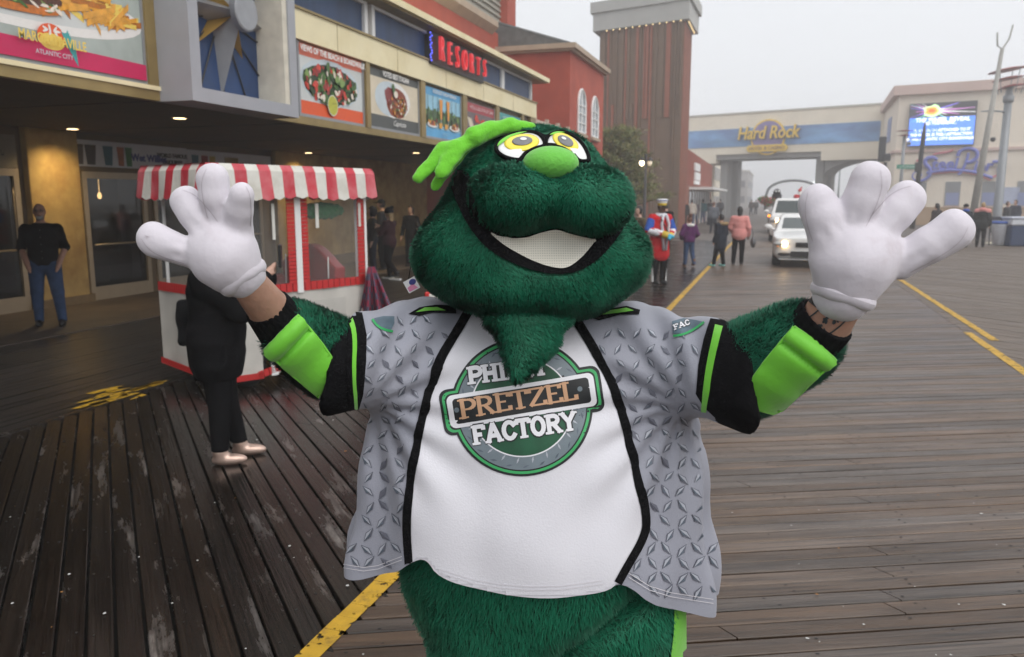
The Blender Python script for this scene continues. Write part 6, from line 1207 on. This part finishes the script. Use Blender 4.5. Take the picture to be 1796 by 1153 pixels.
q = MB(); q.smooth = True; q.grid([[(-.02 + .012*math.sin(t_*17), t_*CW, z) for z in (.10 + .08*(t_), .4, .7, .97)] for t_ in np.linspace(0, 1, 9)]); sk2 = q.build('skirt_curtain', mat('skirt_cloth'), cart); strip(sk2, (-.03, CW, 0), (0, -1, 0), (0, .22), (CW, .14), wred, .03, .02); strip(sd_, (-.012, CW, 0), (0, -1, 0), (0, .98), (CW, .97), wred, .045, .016, 1)
q = MB(); q.poly([(.66, -.045, .50), (.82, -.045, .50), (.82, -.045, .72), (.66, -.045, .72)]); q.build('photo_card', mat('card_print', (.35, .25, .22), .5, .8, 25), skirt)
aw = MB(); aw.smooth = False
o_ = .09; zt, ze, zv = 2.17, 2.09, 1.86
def awn_side(mb, p, d, L, n, seed):
    d = Vector(d); nn = Vector((d.y, -d.x, 0)); cnt = int(L/.135)*1; cnt += 1 - cnt % 2; rr_ = random.Random(seed)
    for k in range(cnt):
        t0, t1 = L*k/cnt, L*(k + 1)/cnt; mb.mi = k % 2; rows = []
        for t_ in (t0, (t0 + t1)/2, t1):
            sc = .022*abs(math.sin(math.pi*(t_ - t0)/(t1 - t0))) if t_ not in (t0, t1) else 0
            rows.append([Vector(p) + d*t_ + nn*(-.02) + Vector((0, 0, zt)), Vector(p) + d*t_ + nn*.02 + Vector((0, 0, ze + .02)), Vector(p) + d*t_ + nn*(.045 + .012*math.sin(t_*13)) + Vector((0, 0, zv + .06 + .01*math.sin(t_*7 + seed))), Vector(p) + d*t_ + nn*(.055 + .014*math.sin(t_*13)) + Vector((0, 0, zv - sc + .012*math.sin(t_*7 + seed)))])
        mb.grid(rows)
awn_side(aw, (-o_, -o_, 0), X_, CL + 2*o_, 1, 1); awn_side(aw, (-o_, CW + o_, 0), (0, -1, 0), CW + 2*o_, 1, 2); awn_side(aw, (CL + o_, -o_, 0), Y_, CW + 2*o_, 1, 3); awn_side(aw, (CL + o_, CW + o_, 0), (-1, 0, 0), CL + 2*o_, 1, 4)
n_ = 15
for k in range(n_): aw.mi = k % 2; x0, x1 = -o_ + (CL + 2*o_)*k/n_, -o_ + (CL + 2*o_)*(k + 1)/n_; aw.poly([(x0, -o_ + .02, zt), (x1, -o_ + .02, zt), (x1, CW + o_ - .02, zt), (x0, CW + o_ - .02, zt)])
aw.build('awning', [awn_r, awn_w], cart); bx('headliner', (0, 0, 2.04), (CL, CW, 2.06), mat('headliner', (.12, .11, .10), .9), cart)
gp = sdf_obj('green_garland', lambda P: ell(P, (1.42, .22, 1.72), (.30, .08, .09)) + .012*np.sin(P[0]*70)*np.sin(P[2]*80), (1.05, .08, 1.58), (1.78, .36, 1.86), .016, mat('garland_green', (.02, .22, .07), .8, .4, 40, .5, 60), cart)
bl_ = MB(); bl_.smooth = True; bc_ = C(664, 560, 8.7); rows_ = []
for u in np.linspace(0, 1, 22):
    rw = []
    for v in np.linspace(0, 1, 8): x0 = 645 + 12*u; x1 = 628 + 66*u; q_ = C(x0 + (x1 - x0)*v, 468 + 92*v - 6*u*v, 8.7 + .10*math.sin(u*19)*v + .15*u); rw.append(q_ - bc_)
    rows_.append(rw)
bl_.grid(rows_)
plaid = mat('plaid_blanket', (.20, .02, .05), .9, .1, 5); n__ = plaid.node_tree.nodes; l__ = plaid.node_tree.links; wv = n__.new('ShaderNodeTexChecker'); wv.inputs['Scale'].default_value = 14; wv.inputs[1].default_value = (.22, .02, .05, 1); wv.inputs[2].default_value = (.07, .06, .10, 1); l__.new(n__['Texture Coordinate'].outputs['Object'], wv.inputs[0]); l__.new(wv.outputs[0], n__['Principled BSDF'].inputs['Base Color'])
bo = bl_.build('blanket', plaid, None); bo.location = Wc(bc_); bo.rotation_euler = (0, 0, YAW); tag(bo, 'maroon plaid blanket hanging from the end of the striped cart', 'blanket')
wb = C(785, 560, 7.0); bt = thing('barrier_board', 'white board with red end cap leaning behind the left jersey shoulder', 'board', Wd(wb[0], wb[1], 0), YAW); q = MB(); z_ = wb[2]
q.prism([(-.16, 0, z_ + .05), (-.16, 0, z_ + .22), (.22, 0, z_ + .08), (.22, 0, z_ - .10)], (0, .05, 0)); q.build('panel', awn_w, bt); bx('end_cap', (-.20, -.01, z_ + .02), (-.16, .06, z_ + .24), wred, bt, .008)
for x_ in (-.1, .16): q = MB(); q.tube([(x_, .03, 0), (x_, .03, z_ + .1)], .015, 6); q.build('leg', white_paint, bt)
# small picture flyer behind the costumed head, hung from a cord
fp = C(722, 500, 2.12); ft = thing('flyer', 'small white flyer with pink and blue print hanging beside the green furry jowl', 'flyer', Wc(fp), YAW + R(8)); ft.rotation_euler = (0, R(-28), YAW)
bx('card', (-.017, -.001, -.017), (.017, .001, .017), white_paint, ft); q = MB(); q.prism([(.006 + .010*math.cos(a), -.0014, .006 + .008*math.sin(a)) for a in np.linspace(0, 6.28, 13)[:-1]], (0, -.0004, 0)); q.build('print', mat('print_navy'), ft); q = MB(); q.prism([(-.014, -.0014, -.014), (.012, -.0014, -.014), (.004, -.0014, .002), (-.014, -.0014, -.002)], (0, -.0004, 0)); q.build('print', mat('ink_rosy', (.7, .25, .4), .6), ft); q = MB(); q.tube([(0, 0, .017), (.03, .03, .06), (.07, .02, .10)], .0012, 4); q.build('cord', black_knit, ft)
# ================================================================== vehicles
car_w = mat('car_white', (.74, .74, .73), .25, .02, 2, coat=.8); glassm = mat('car_glass', (.03, .045, .045), .05, .1, 2, spec=.8); chrome = mat('chrome', (.6, .6, .6), .15, .05, 5, metal=.9); blackp = mat('black_plastic', (.012, .012, .013), .5); hl_on = mat('headlamp_on', (1, .85, .6), .3, 0, emit=(1, .66, .30), estr=14); amber = mat('amber_lamp', (.9, .3, .03), .3, 0, emit=(1, .30, .03), estr=2.5); hl_off = mat('headlamp_glass', (.5, .5, .48), .1, .1, 20, coat=1)
def car(label, cat, loc, rz, L, Wd_, H, hood, belt, nose, cab0, cab1, tall):
    t = thing('sedan_car' if not tall else 'suv_car', label, cat, loc, rz); hw = Wd_/2; hl = L/2; wr = .33 if not tall else .40
    def cabin(P): tz = np.clip((P[2] - belt)/(H - belt), 0, 1.2); Q = [P[0]/(1 - .20*tz), P[1] + (.30*tz if not tall else .12*tz)*0, P[2]]; sl = (P[1] - (cab0 + tz*(cab1*.62 if not tall else .45))); return smax(smax(rbox(Q, (0, .3, belt), (hw*.93, hl*.9, H - belt), .12), -sl, .06), (P[1] - (hl*.86 - tz*(.9 if not tall else .25))), .06)
    def lower(P):
        fz = np.clip((-hl + .9 - P[1])/.9, 0, 1); top = hood + (belt - hood)*np.clip((P[1] + hl)/(1.5), 0, 1)
        Q = [P[0]/(1 - .13*fz**2), P[1], P[2]]; f = rbox(Q, (0, 0, .66), (hw, hl, .46), .20); f = smax(f, P[2] - top - .05*(1 - (P[0]/hw)**2), .06); f = smax(f, .20 + .06*tall - P[2], .04); f = smax(f, -(P[1] + hl - .12*(P[0]/hw)**2), .05)
        for y in (-hl + .88, hl - .88): f = np.maximum(f, -(np.maximum(np.sqrt((P[1] - y)**2 + (P[2] - wr)**2) - wr - .05, hw - .24 - np.abs(P[0]))))
        return f
    sdf_obj('body', lambda P: smin(lower(P), cabin(P), .03), (-hw - .1, -hl - .1, .1), (hw + .1, hl + .1, H + .12), .034, car_w, t)
    wz = lambda P, m: smax(np.maximum(belt + .05 - P[2], P[2] - (H - .10)), np.abs(P[0]) - (hw*.93 - .14 - .20*(P[2] - belt)), .01)
    sdf_obj('windscreen', lambda P: np.maximum(np.maximum(cabin(P) - .014, wz(P, 0)), P[1] - (cab0 + (1.3 if not tall else .8))), (-hw, -hl, belt), (hw, hl, H + .05), .03, glassm, t)
    for sd in (-1, 1):
        sdf_obj('side_glass', lambda P: np.maximum(np.maximum(cabin(P) - .014, np.maximum(belt + .08 - P[2], P[2] - (H - .12))), np.maximum(.5*hw - P[0]*sd, np.maximum(cab0 + .55 + (P[2] - belt)*.9 - P[1], P[1] - hl*.7))), (-hw - .05, -hl, belt), (hw + .05, hl, H + .05), .035, glassm, t)
        for y in (-hl + .88, hl - .88):
            q = MB(); q.smooth = True; q.lathe([(.2, -.10), (wr - .03, -.11), (wr, -.08), (wr, .08), (wr - .03, .11), (.2, .10)], ((hw - .13)*sd, y, wr), 22, 'x'); w_ = q.build('wheel', mat('tyre'), t); q = MB(); q.smooth = True; q.lathe([(.03, -.07), (.19, -.085), (.2, -.1), (.2, .1), (.19, .085), (.03, .07)], ((hw - .12)*sd, y, wr), 18, 'x'); q.build('rim', chrome, w_)
        q = MB(); q.smooth = True; hz = nose; xx = (hw - .27)*sd
        sdf_obj('headlamp', lambda P: smax(ell(P, (xx, -hl + .16, hz), (.24, .20, .075 if not tall else .10)), -(P[1] + hl + .03), .01), (xx - .3, -hl - .1, hz - .15), (xx + .3, -hl + .42, hz + .15), .02, hl_off, t)
        q.lathe([(.01, -.05), (.075, -.03), (.085, .0), (.01, .02)], (xx - .05*sd, -hl + .01, hz), 14, 'y'); q.build('lamp', hl_on, t)
        q = MB(); q.smooth = True; q.lathe([(.01, -.03), (.05, -.01), (.06, .02)], (xx + .11*sd, -hl + .06, hz - .005), 10, 'y'); q.build('indicator', amber, t)
        sdf_obj('mirror', lambda P: smin(ell(P, ((hw + .13)*sd, cab0 + .32, belt + .12), (.12, .07, .085)), cap(P, ((hw - .05)*sd, cab0 + .32, belt + .05), ((hw + .1)*sd, cab0 + .32, belt + .08), .03, .03), .02), ((hw + .13)*sd - .3, cab0 + .1, belt - .1), ((hw + .13)*sd + .3, cab0 + .5, belt + .3), .024, car_w, t)
        sdf_obj('fog_recess', lambda P: ell(P, ((hw - .32)*sd, -hl + .03, .36 + .1*tall), (.17, .06, .05)), ((hw - .32)*sd - .25, -hl - .1, .25), ((hw - .32)*sd + .25, -hl + .15, .55), .018, blackp, t)
    bx('grille', (-.30, -hl - .025, nose - .08), (.30, -hl + .05, nose + .05), blackp, t, .015); bx('grille', (-.42, -hl - .03, .29), (.42, -hl + .05, .44), blackp, t, .015); bx('bumper_lip', (-hw*.8, -hl - .035, .205), (hw*.8, -hl + .1, .235), chrome, t, .008)
    return t
fc = onZ(1408, 470); car('white sedan with lit headlamp leading the vehicles on the lane', 'car', (fc.x + .08, fc.y + 2.15, .004), 0, 4.5, 1.80, 1.40, .76, .92, .63, -1.0, 1.9, 0)
car('white sport utility car with bright headlamp right behind the sedan', 'car', (fc.x - .02, fc.y + 15.6, .004), 0, 4.8, 1.95, 1.86, 1.05, 1.16, .93, -1.1, 1.6, 1)
# open float behind
fl = thing('parade_float', 'open parade truck with curved hoop and garland behind the white cars', 'float', (fc.x + .15, fc.y + 24.5, .004), 0)
dk = mat('float_brown', (.06, .04, .035), .5)
bx('bed', (-1.25, -2.6, .75), (1.25, 2.8, 1.05), dk, fl, .04); bx('cab', (-1.05, -2.9, .6), (1.05, -1.2, 1.75), dk, fl, .15); bx('side_board', (-1.4, -1.2, 1.05), (-1.3, 2.8, 1.5), mat('board_white', (.6, .6, .58), .6), fl, .02); bx('side_board', (1.3, -1.2, 1.05), (1.4, 2.8, 1.5), mat('board_white'), fl, .02)
for sd in (-1, 1):
    for y in (-1.9, 1.8): q = MB(); q.smooth = True; q.lathe([(.2, -.12), (.42, -.13), (.46, -.09), (.46, .09), (.42, .13), (.2, .12)], (1.1*sd, y, .46), 20, 'x'); q.build('wheel', mat('tyre'), fl)
    q = MB(); q.smooth = True; q.lathe([(.01, -.04), (.07, 0), (.01, .03)], (1.2*sd, -2.92, .95), 10, 'y'); q.build('marker_lamp', amber, fl)
q = MB(); q.smooth = True; q.tube([(-1.42, 0, 1.1), (-1.46, 0, 1.9)] + [(-1.36*math.cos(a), 0, 2.2 + .64*math.sin(a)) for a in np.linspace(.2, math.pi - .2, 13)] + [(1.46, 0, 1.9), (1.42, 0, 1.1)], .07, 8); q.build('hoop', mat('hoop_grey', (.22, .23, .24), .5), fl)
def leafball(name, c, r, n, cols, par, size=.07, seed=1, sq=(1, 1, 1)):
    r_ = np.random.default_rng(seed); p = r_.normal(size=(n, 3)); p /= np.linalg.norm(p, axis=1)[:, None]; p *= (r_.random(n)**.4)[:, None]*np.array(r)*np.array(sq); p += np.array(c); a = r_.normal(size=(n, 3)); a /= np.linalg.norm(a, axis=1)[:, None]; b_ = np.cross(a, r_.normal(size=(n, 3))); b_ /= np.linalg.norm(b_, axis=1)[:, None]; sz = size*(.6 + .8*r_.random(n))[:, None]
    V = np.stack([p - a*sz, p + b_*sz*.4, p + a*sz, p - b_*sz*.4], 1).reshape(-1, 3); o = link(name, npmesh(name, V, np.arange(4*n).reshape(-1, 4), cols, False), par); o.data.polygons.foreach_set('material_index', r_.integers(0, len(cols), n).astype(np.int32)); return o
grn = [mat('garland_a', (.05, .14, .04), .7), mat('garland_b', (.10, .22, .06), .7), mat('garland_red', (.4, .05, .05), .6)]
for c in ((-1.5, -.1, 1.75), (-1.2, -1.3, 1.65), (1.5, -.1, 1.75)): leafball('garland', c, (.35, .25, .25), 260, grn, fl, .08, int(c[0]*10) + 40)
fx, fy = fc.x + .15, fc.y + 24.5
t, hd, s, tp, bd = figure('person with white beard in red suit and red hat riding on the parade truck', (fx + .35, fy - .1, .60), R(20), 1.72, 1.25, topc=red_c, hem=.7, puff=.05, trous=red_c, shoe=shoe_b, hair='white', h=.022, pose=dict(wr=(.42, -.25, 1.45), er=(.40, -.08, 1.2), kl=(-.14, -.42, .88), kr=(.14, -.42, .88), al=(-.14, -.46, .52), ar=(.14, -.46, .52)))
sdf_obj('beard', lambda P: ell(P, hd + np.array((0, -.08, -.12)), (.10, .08, .13)), hd - .3, hd + .15, .02, HAIRS['white'], bd); sdf_obj('red_hat', lambda P: smin(cap(P, hd + np.array((0, .02, .08)), hd + np.array((.1, .06, .24)), .10, .02), ell(P, hd + np.array((.1, .06, .25)), (.04, .04, .04)), .01), hd - .15, hd + .35, .018, red_c, t)
t, hd, s, tp, bd = figure('person in fluffy black costume with white goggles at the left of the parade truck', (fx - .85, fy - .3, 1.06), R(8), 1.20, 1.35, topc=black_c, hem=.6, puff=.06, trous=black_c, hair='dark', h=.022)
sdf_obj('fluffy_hood', lambda P: ell(P, hd + np.array((0, .01, .0)), (.20, .19, .20)) + .012*np.sin(P[0]*40)*np.sin(P[2]*40), hd - .3, hd + .3, .02, black_c, t)
for sd in (-1, 1): q = MB(); q.smooth = True; q.lathe([(.01, -.02), (.06, -.01), (.06, .02)], tuple(hd + np.array((.08*sd, -.19, .07))), 12, 'y'); q.build('goggle', white_paint, bd)
# ================================================================== poles, lamps, signs, bins, tree
steel = mat('galvanised', srgb(132, 136, 140), .45, .08, 3, metal=.3); dkpole = mat('black_pole', (.02, .02, .022), .5)
def depth_pt(px_, D): return Wd(D*(px_ - PCX)/FPX/1.0134, D)
def poleh(py_, D): u, d, z = cdir(PCX, py_); return EYE + z*D/d
# lamp with red saucers
D = 44.; b0 = depth_pt(1752, D); zt = poleh(140, D); lp = thing('street_lamp', 'tall grey lamp post with red saucer top at the right edge', 'lamp post', (b0.x, b0.y, 0))
q = MB(); q.smooth = True; q.tube([(0, 0, 0), (0, 0, .4), (0, 0, zt - 1.2)], [.30, .24, .19], 12); q.build('post', steel, lp)
q = MB(); q.smooth = True; q.lathe([(.2, -1.2), (.26, -1.15), (.27, -.85), (.2, -.8), (.14, -.5), (.3, -.35), (.1, -.33)], (0, 0, zt), 14); q.build('lamp_head', steel, lp)
sauc = mat('saucer_red', srgb(150, 66, 60), .5)
for z_, r_, a_ in ((-.05, .62, .1), (.35, .75, -.12), (.8, .9, -.2)): q = MB(); q.smooth = True; q.lathe([(.02, .10), (r_*.5, .08), (r_, 0), (r_*.98, -.03), (r_*.4, .02), (.02, .03)], (0, 0, 0), 18); o = q.build('saucer', sauc, lp); o.location = (a_, 0, zt + z_ - .3); o.rotation_euler = (0, R(-9), 0)
q = MB(); [q.tube([(.55*math.cos(a), .55*math.sin(a), zt - .7), (.8*math.cos(a), .8*math.sin(a), zt + .55)], .02, 4) for a in np.linspace(0, 6.28, 6)[:-1]]; q.build('saucer_stay', steel, lp)
ar = MB(); ar.smooth = True; za = poleh(200, D); xl = -Wd(1, 0)*1.0; ar.tube([(0, 0, za), tuple(xl*.3 + Vector((0, 0, za + .12))), tuple(xl*.9 + Vector((0, 0, za + .16)))], .05, 6); ar.tube([tuple(xl*.8 + Vector((0, 0, za + .16))), tuple(xl*1.4 + Vector((0, 0, za + .12)))], [.11, .05], 8, flat=.5); ar.build('side_luminaire', steel, lp)
# leaning pole
D = 41.; a0 = depth_pt(1706, D); zt = poleh(85, D); top = Wc(C(1758, 85, D)); lean = (top - a0); lp = thing('mast', 'leaning grey mast with forked top in front of the script sign', 'mast', (a0.x, a0.y, 0)); lean.z = 0
q = MB(); q.smooth = True; q.tube([(0, 0, 0), (lean.x, lean.y, zt)], [.19, .09], 12); q.build('post', mat('mast_grey', srgb(150, 148, 142), .6), lp)
q = MB(); q.smooth = True; rt = Wd(1, 0); q.tube([Vector((lean.x, lean.y, zt)) - rt*.32 + Vector((0, 0, .75)), Vector((lean.x, lean.y, zt)) - rt*.25 + Vector((0, 0, .12)), Vector((lean.x, lean.y, zt - .05)), Vector((lean.x, lean.y, zt)) + rt*.3 + Vector((0, 0, .45)), Vector((lean.x, lean.y, zt)) + rt*.42 + Vector((0, 0, 1.1))], .04, 8); q.build('fork', mat('mast_grey'), lp)
m_ = Vector((lean.x, lean.y, zt))*.52; q = MB(); q.smooth = True; q.lathe([(.02, -.12), (.12, -.05), (.12, .08), (.02, .12)], (m_.x + .3, m_.y, m_.z), 10); q.build('camera_dome', dkpole, lp)
# street sign pole
D = 50.; a0 = depth_pt(1604, D); zt = poleh(214, D); sp_ = thing('street_sign', 'thin black pole with small green street name sign', 'sign', (a0.x, a0.y, 0))
q = MB(); q.smooth = True; q.tube([(0, 0, 0), tuple(Wd(.25, 0, zt - .8)), tuple(Wd(.28, 0, zt))], [.16, .13, .04], 10); q.build('post', dkpole, sp_)
zs = poleh(293, D); q = MB(); q.box((-1.25, -.04, zs - .12), (-.05, 0, zs + .14)); o = q.build('name_plate', mat('sign_green', (.02, .22, .14), .4), sp_); o.rotation_euler = (0, 0, YAW); q2 = scribble('lettering', (-.65, -.045, zs + .01), (1, 0, 0), (0, 0, 1), .85, .12, white_paint, o, 31); o2 = MB(); o2.box((-.12, -.1, zs - .3), (.16, .1, zs + .25)); o2 = o2.build('bracket', dkpole, sp_); q = MB(); q.smooth = True; q.lathe([(.01, -.12), (.11, -.06), (.11, .08), (.01, .14)], tuple(Wd(-.6, 0, poleh(252, D))), 10); q.tube([tuple(Wd(-.6, 0, poleh(252, D) + .1)), tuple(Wd(-.55, 0, poleh(243, D))), tuple(Wd(.2, 0, poleh(243, D)))], .025, 5); q.build('camera_dome', steel, sp_)
def simple_lamp(px_, D, ytop, label, r=.09, m=steel, saucer=True):
    a0 = depth_pt(px_, D); zt = poleh(ytop, D); t = thing('street_lamp', label, 'lamp post', (a0.x, a0.y, 0)); q = MB(); q.smooth = True; q.tube([(0, 0, 0), (0, 0, zt)], [r*1.4, r], 8); q.build('post', m, t)
    if saucer:
        q = MB(); q.smooth = True
        for z_, r_ in ((.0, .45), (.3, .55)): q.lathe([(.02, .08), (r_, 0), (.1, -.03)], (0, 0, zt + z_), 12)
        q.build('saucer', sauc, t)
    else:
        q = MB(); q.smooth = True; q.tube([(0, 0, zt - .1), tuple(Wd(-.5, 0, zt + .1)), tuple(Wd(-1.3, 0, zt + .05))], [.05, .05, .09], 6); q.build('lamp_arm', m, t)
simple_lamp(1578, 55., 238, 'slim grey lamp post at the left edge of the video screen')
simple_lamp(1470, 85., 296, 'faint lamp post with arm seen under the bridge arch', .07, steel, False)
D = 52.; a0 = depth_pt(1541, D); ts = thing('traffic_signal', 'dark hanging signal box beside the raised glove', 'signal', (a0.x, a0.y, 0)); q = MB(); q.smooth = True; q.tube([(.25, 0, 0), (.25, 0, poleh(285, D))], [.14, .10], 8); q.build('post', dkpole, ts); bx('signal_box', (-.2, -.2, poleh(284, D)), (.2, .2, poleh(240, D)), dkpole, ts, .04); bx('signal_visor', (.12, -.3, poleh(283, D)), (.5, .1, poleh(270, D)), dkpole, ts, .04)
# old style lamp by the tower
D = 33.; a0 = depth_pt(1131, D); ol = thing('street_lamp', 'black lantern lamp post with lit bulb by the evergreen tree', 'lamp post', (a0.x, a0.y, 0)); zt = poleh(286, D)
q = MB(); q.smooth = True; q.tube([(0, 0, 0), (0, 0, .5), (0, 0, zt + .35)], [.12, .07, .05], 10); q.build('post', dkpole, ol)
for sd in (-1, 1): q = MB(); q.smooth = True; q.tube([tuple(Wd(0, 0, zt + .3)), tuple(Wd(.14*sd, 0, zt + .36)), tuple(Wd(.16*sd, 0, zt + .2))], .02, 6); q.lathe([(.03, .22), (.12, .12), (.13, .08), (.03, .07)], tuple(Wd(.16*sd, 0, zt)), 12); sh_ = q.build('lamp_shade', dkpole, ol); q = MB(); q.smooth = True; q.lathe([(.01, -.13), (.07, -.09), (.10, 0), (.08, .08), (.01, .09)], tuple(Wd(.16*sd, 0, zt)), 12); q.build('globe', mat('globe_lit' if sd < 0 else 'globe_dim', (1, .9, .75), .3, 0, emit=(1, .8, .5), estr=6 if sd < 0 else .3), sh_)
# far white screen under the bridge
D = 110.; a0 = depth_pt(1441, D); bb_ = thing('billboard', 'bright white screen on a post seen under the bridge', 'billboard', (a0.x, a0.y, 0), YAW); bx('post', (-.2, 0, 0), (.2, .3, poleh(332, D)), steel, bb_); bx('screen', (-1.3, -.1, poleh(333, D)), (1.3, .2, poleh(318, D)), mat('screen_white', (.9, .95, 1), .5, 0, emit=(.95, .98, 1), estr=1.1), bb_)
# evergreen tree
tp_ = depth_pt(1080, 36.); tree = thing('evergreen_tree', 'bushy olive evergreen tree beside the red wing', 'tree', (tp_.x, tp_.y, 0)); q = MB(); q.smooth = True; q.tube([(0, 0, 0), (.05, .02, 1.5), (.0, .05, 3.2), (.05, 0, 5.0)], [.16, .13, .09, .02], 8)
r_ = random.Random(6); tips = []
for k in range(46):
    z = 1.4 + 3.4*k/46; a = k*2.4; L = (2.3 - .40*(z - 1.4))*r_.uniform(.7, 1.12)*(1.0 if z < 4.0 else .8); e = Vector((L*math.cos(a), L*math.sin(a), z + .25*L)); q.tube([(0, 0, z - .1), tuple(Vector((0, 0, z))*.5 + e*.5 + Vector((0, 0, -.05))), tuple(e)], [.035, .02, .008], 5); tips.append(e)
q.build('trunk', mat('bark', (.06, .045, .032), .9, .3, 10, .5, 40), tree)
V = []; rg = np.random.default_rng(9)
for k, e in enumerate(tips):
    base = np.array((0, 0, e.z - .25)); e_ = np.array(e)
    for j in range(420):
        t_ = rg.random()**.6; c = base*(1 - t_) + e_*t_ + rg.normal(size=3)*np.array((.16, .16, .085)); d = rg.normal(size=3) + (e_ - base)*.6 + np.array((0, 0, .5)); d /= np.linalg.norm(d); n = np.cross(d, rg.normal(size=3)); n /= np.linalg.norm(n); L = .10 + .09*rg.random(); V += [c - n*.022, c + n*.022, c + d*L*1.25]
V = np.array(V); o = link('crown', npmesh('crown', V, np.arange(len(V)).reshape(-1, 3), [mat('needles_a', (.19, .21, .06), .7, .3, 3), mat('needles_b', (.11, .14, .04), .7, .3, 3), mat('needles_c', (.27, .24, .10), .7, .3, 3)], False), tree); o.data.polygons.foreach_set('material_index', rg.integers(0, 3, len(V)//3).astype(np.int32))
# bins at the right edge
p0 = spot(1752, 431); bn_ = thing('waste_bin', 'clear bag waste bin with blue rim beside the navy bin', 'bin', p0, YAW); q = MB(); q.smooth = True; q.lathe([(.20, .02), (.24, .05), (.33, .78), (.34, .86)], (0, 0, 0), 16); q.build('bag', mat('bag_plastic', (.55, .57, .62), .3, .12, 6, .5, 10), bn_); q = MB(); q.smooth = True; q.lathe([(.35, .86), (.38, .88), (.38, .94), (.33, .96), (.30, .9)], (0, 0, 0), 18); q.build('rim', mat('rim_blue', (.03, .10, .42), .4), bn_)
for sd in (-1, 1): q = MB(); q.tube([(.34*sd, .1, 0), (.38*sd, .1, 1.12)], .02, 6); q.build('stand_leg', dkpole, bn_)
bx('lid_frame', (-.30, .05, 1.0), (.30, .25, 1.14), mat('lid_dark', (.05, .05, .06), .5), bn_, .01)
p0 = spot(1788, 432); nb_ = thing('recycling_bin', 'large navy bin with clear plastic over its top at the right edge', 'bin', p0, YAW); bx('tub', (-.52, -.2, .0), (.75, .5, .80), mat('navy_plastic', (.012, .03, .085), .4, .1, 5), nb_, .04); bx('liner', (-.54, -.22, .80), (.77, .52, 1.06), mat('bag_plastic'), nb_, .05); bx('lid', (-.57, -.25, 1.06), (.80, .55, 1.14), mat('lid_pale', (.5, .53, .62), .4), nb_, .02)
p0 = spot(1728, 424); br = thing('crowd_barrier', 'low grey crowd barrier behind the bins', 'barrier', p0, YAW); q = MB(); q.tube([(-.9, .4, .05), (-.9, .4, 1.05), (2.2, .4, 1.05), (2.2, .4, .05)], .022, 6); q.tube([(-.9, .4, .2), (2.2, .4, .2)], .018, 6); q.build('frame', steel, br)
for k in range(14): q = MB(); q.tube([(-.7 + k*.21, .4, .2), (-.7 + k*.21, .4, 1.05)], .009, 4); q.build('bar', steel, br)
pp_ = spot(1736, 428); q = MB(); q.smooth = True; q.grid([[(.22*u, .12*v, .02 + .05*(1 - u*u)*(1 - v*v) + .01*math.sin(5*u + 3*v)) for v in np.linspace(-1, 1, 5)] for u in np.linspace(-1, 1, 7)]); o = q.build('paper_bag', mat('paper_bag', (.6, .55, .42), .8)); o.location = pp_; tag(o, 'crumpled cream paper bag lying by the waste bin', 'paper bag')
# ================================================================== haze
hz = MB(); hz.box((-175, -36, -2.2), (175, 468, 20.9)); hm = bpy.data.materials.new('fog'); hm.use_nodes = True; n = hm.node_tree.nodes; n.clear(); ou = n.new('ShaderNodeOutputMaterial'); pv = n.new('ShaderNodeVolumePrincipled'); pv.inputs['Color'].default_value = (.97, .98, 1, 1); pv.inputs['Density'].default_value = .0040; pv.inputs['Anisotropy'].default_value = 0.45; hm.node_tree.links.new(pv.outputs[0], ou.inputs['Volume'])
tag(hz.build('haze', hm), 'pale fog filling the air over the boardwalk', 'fog', kind='stuff')
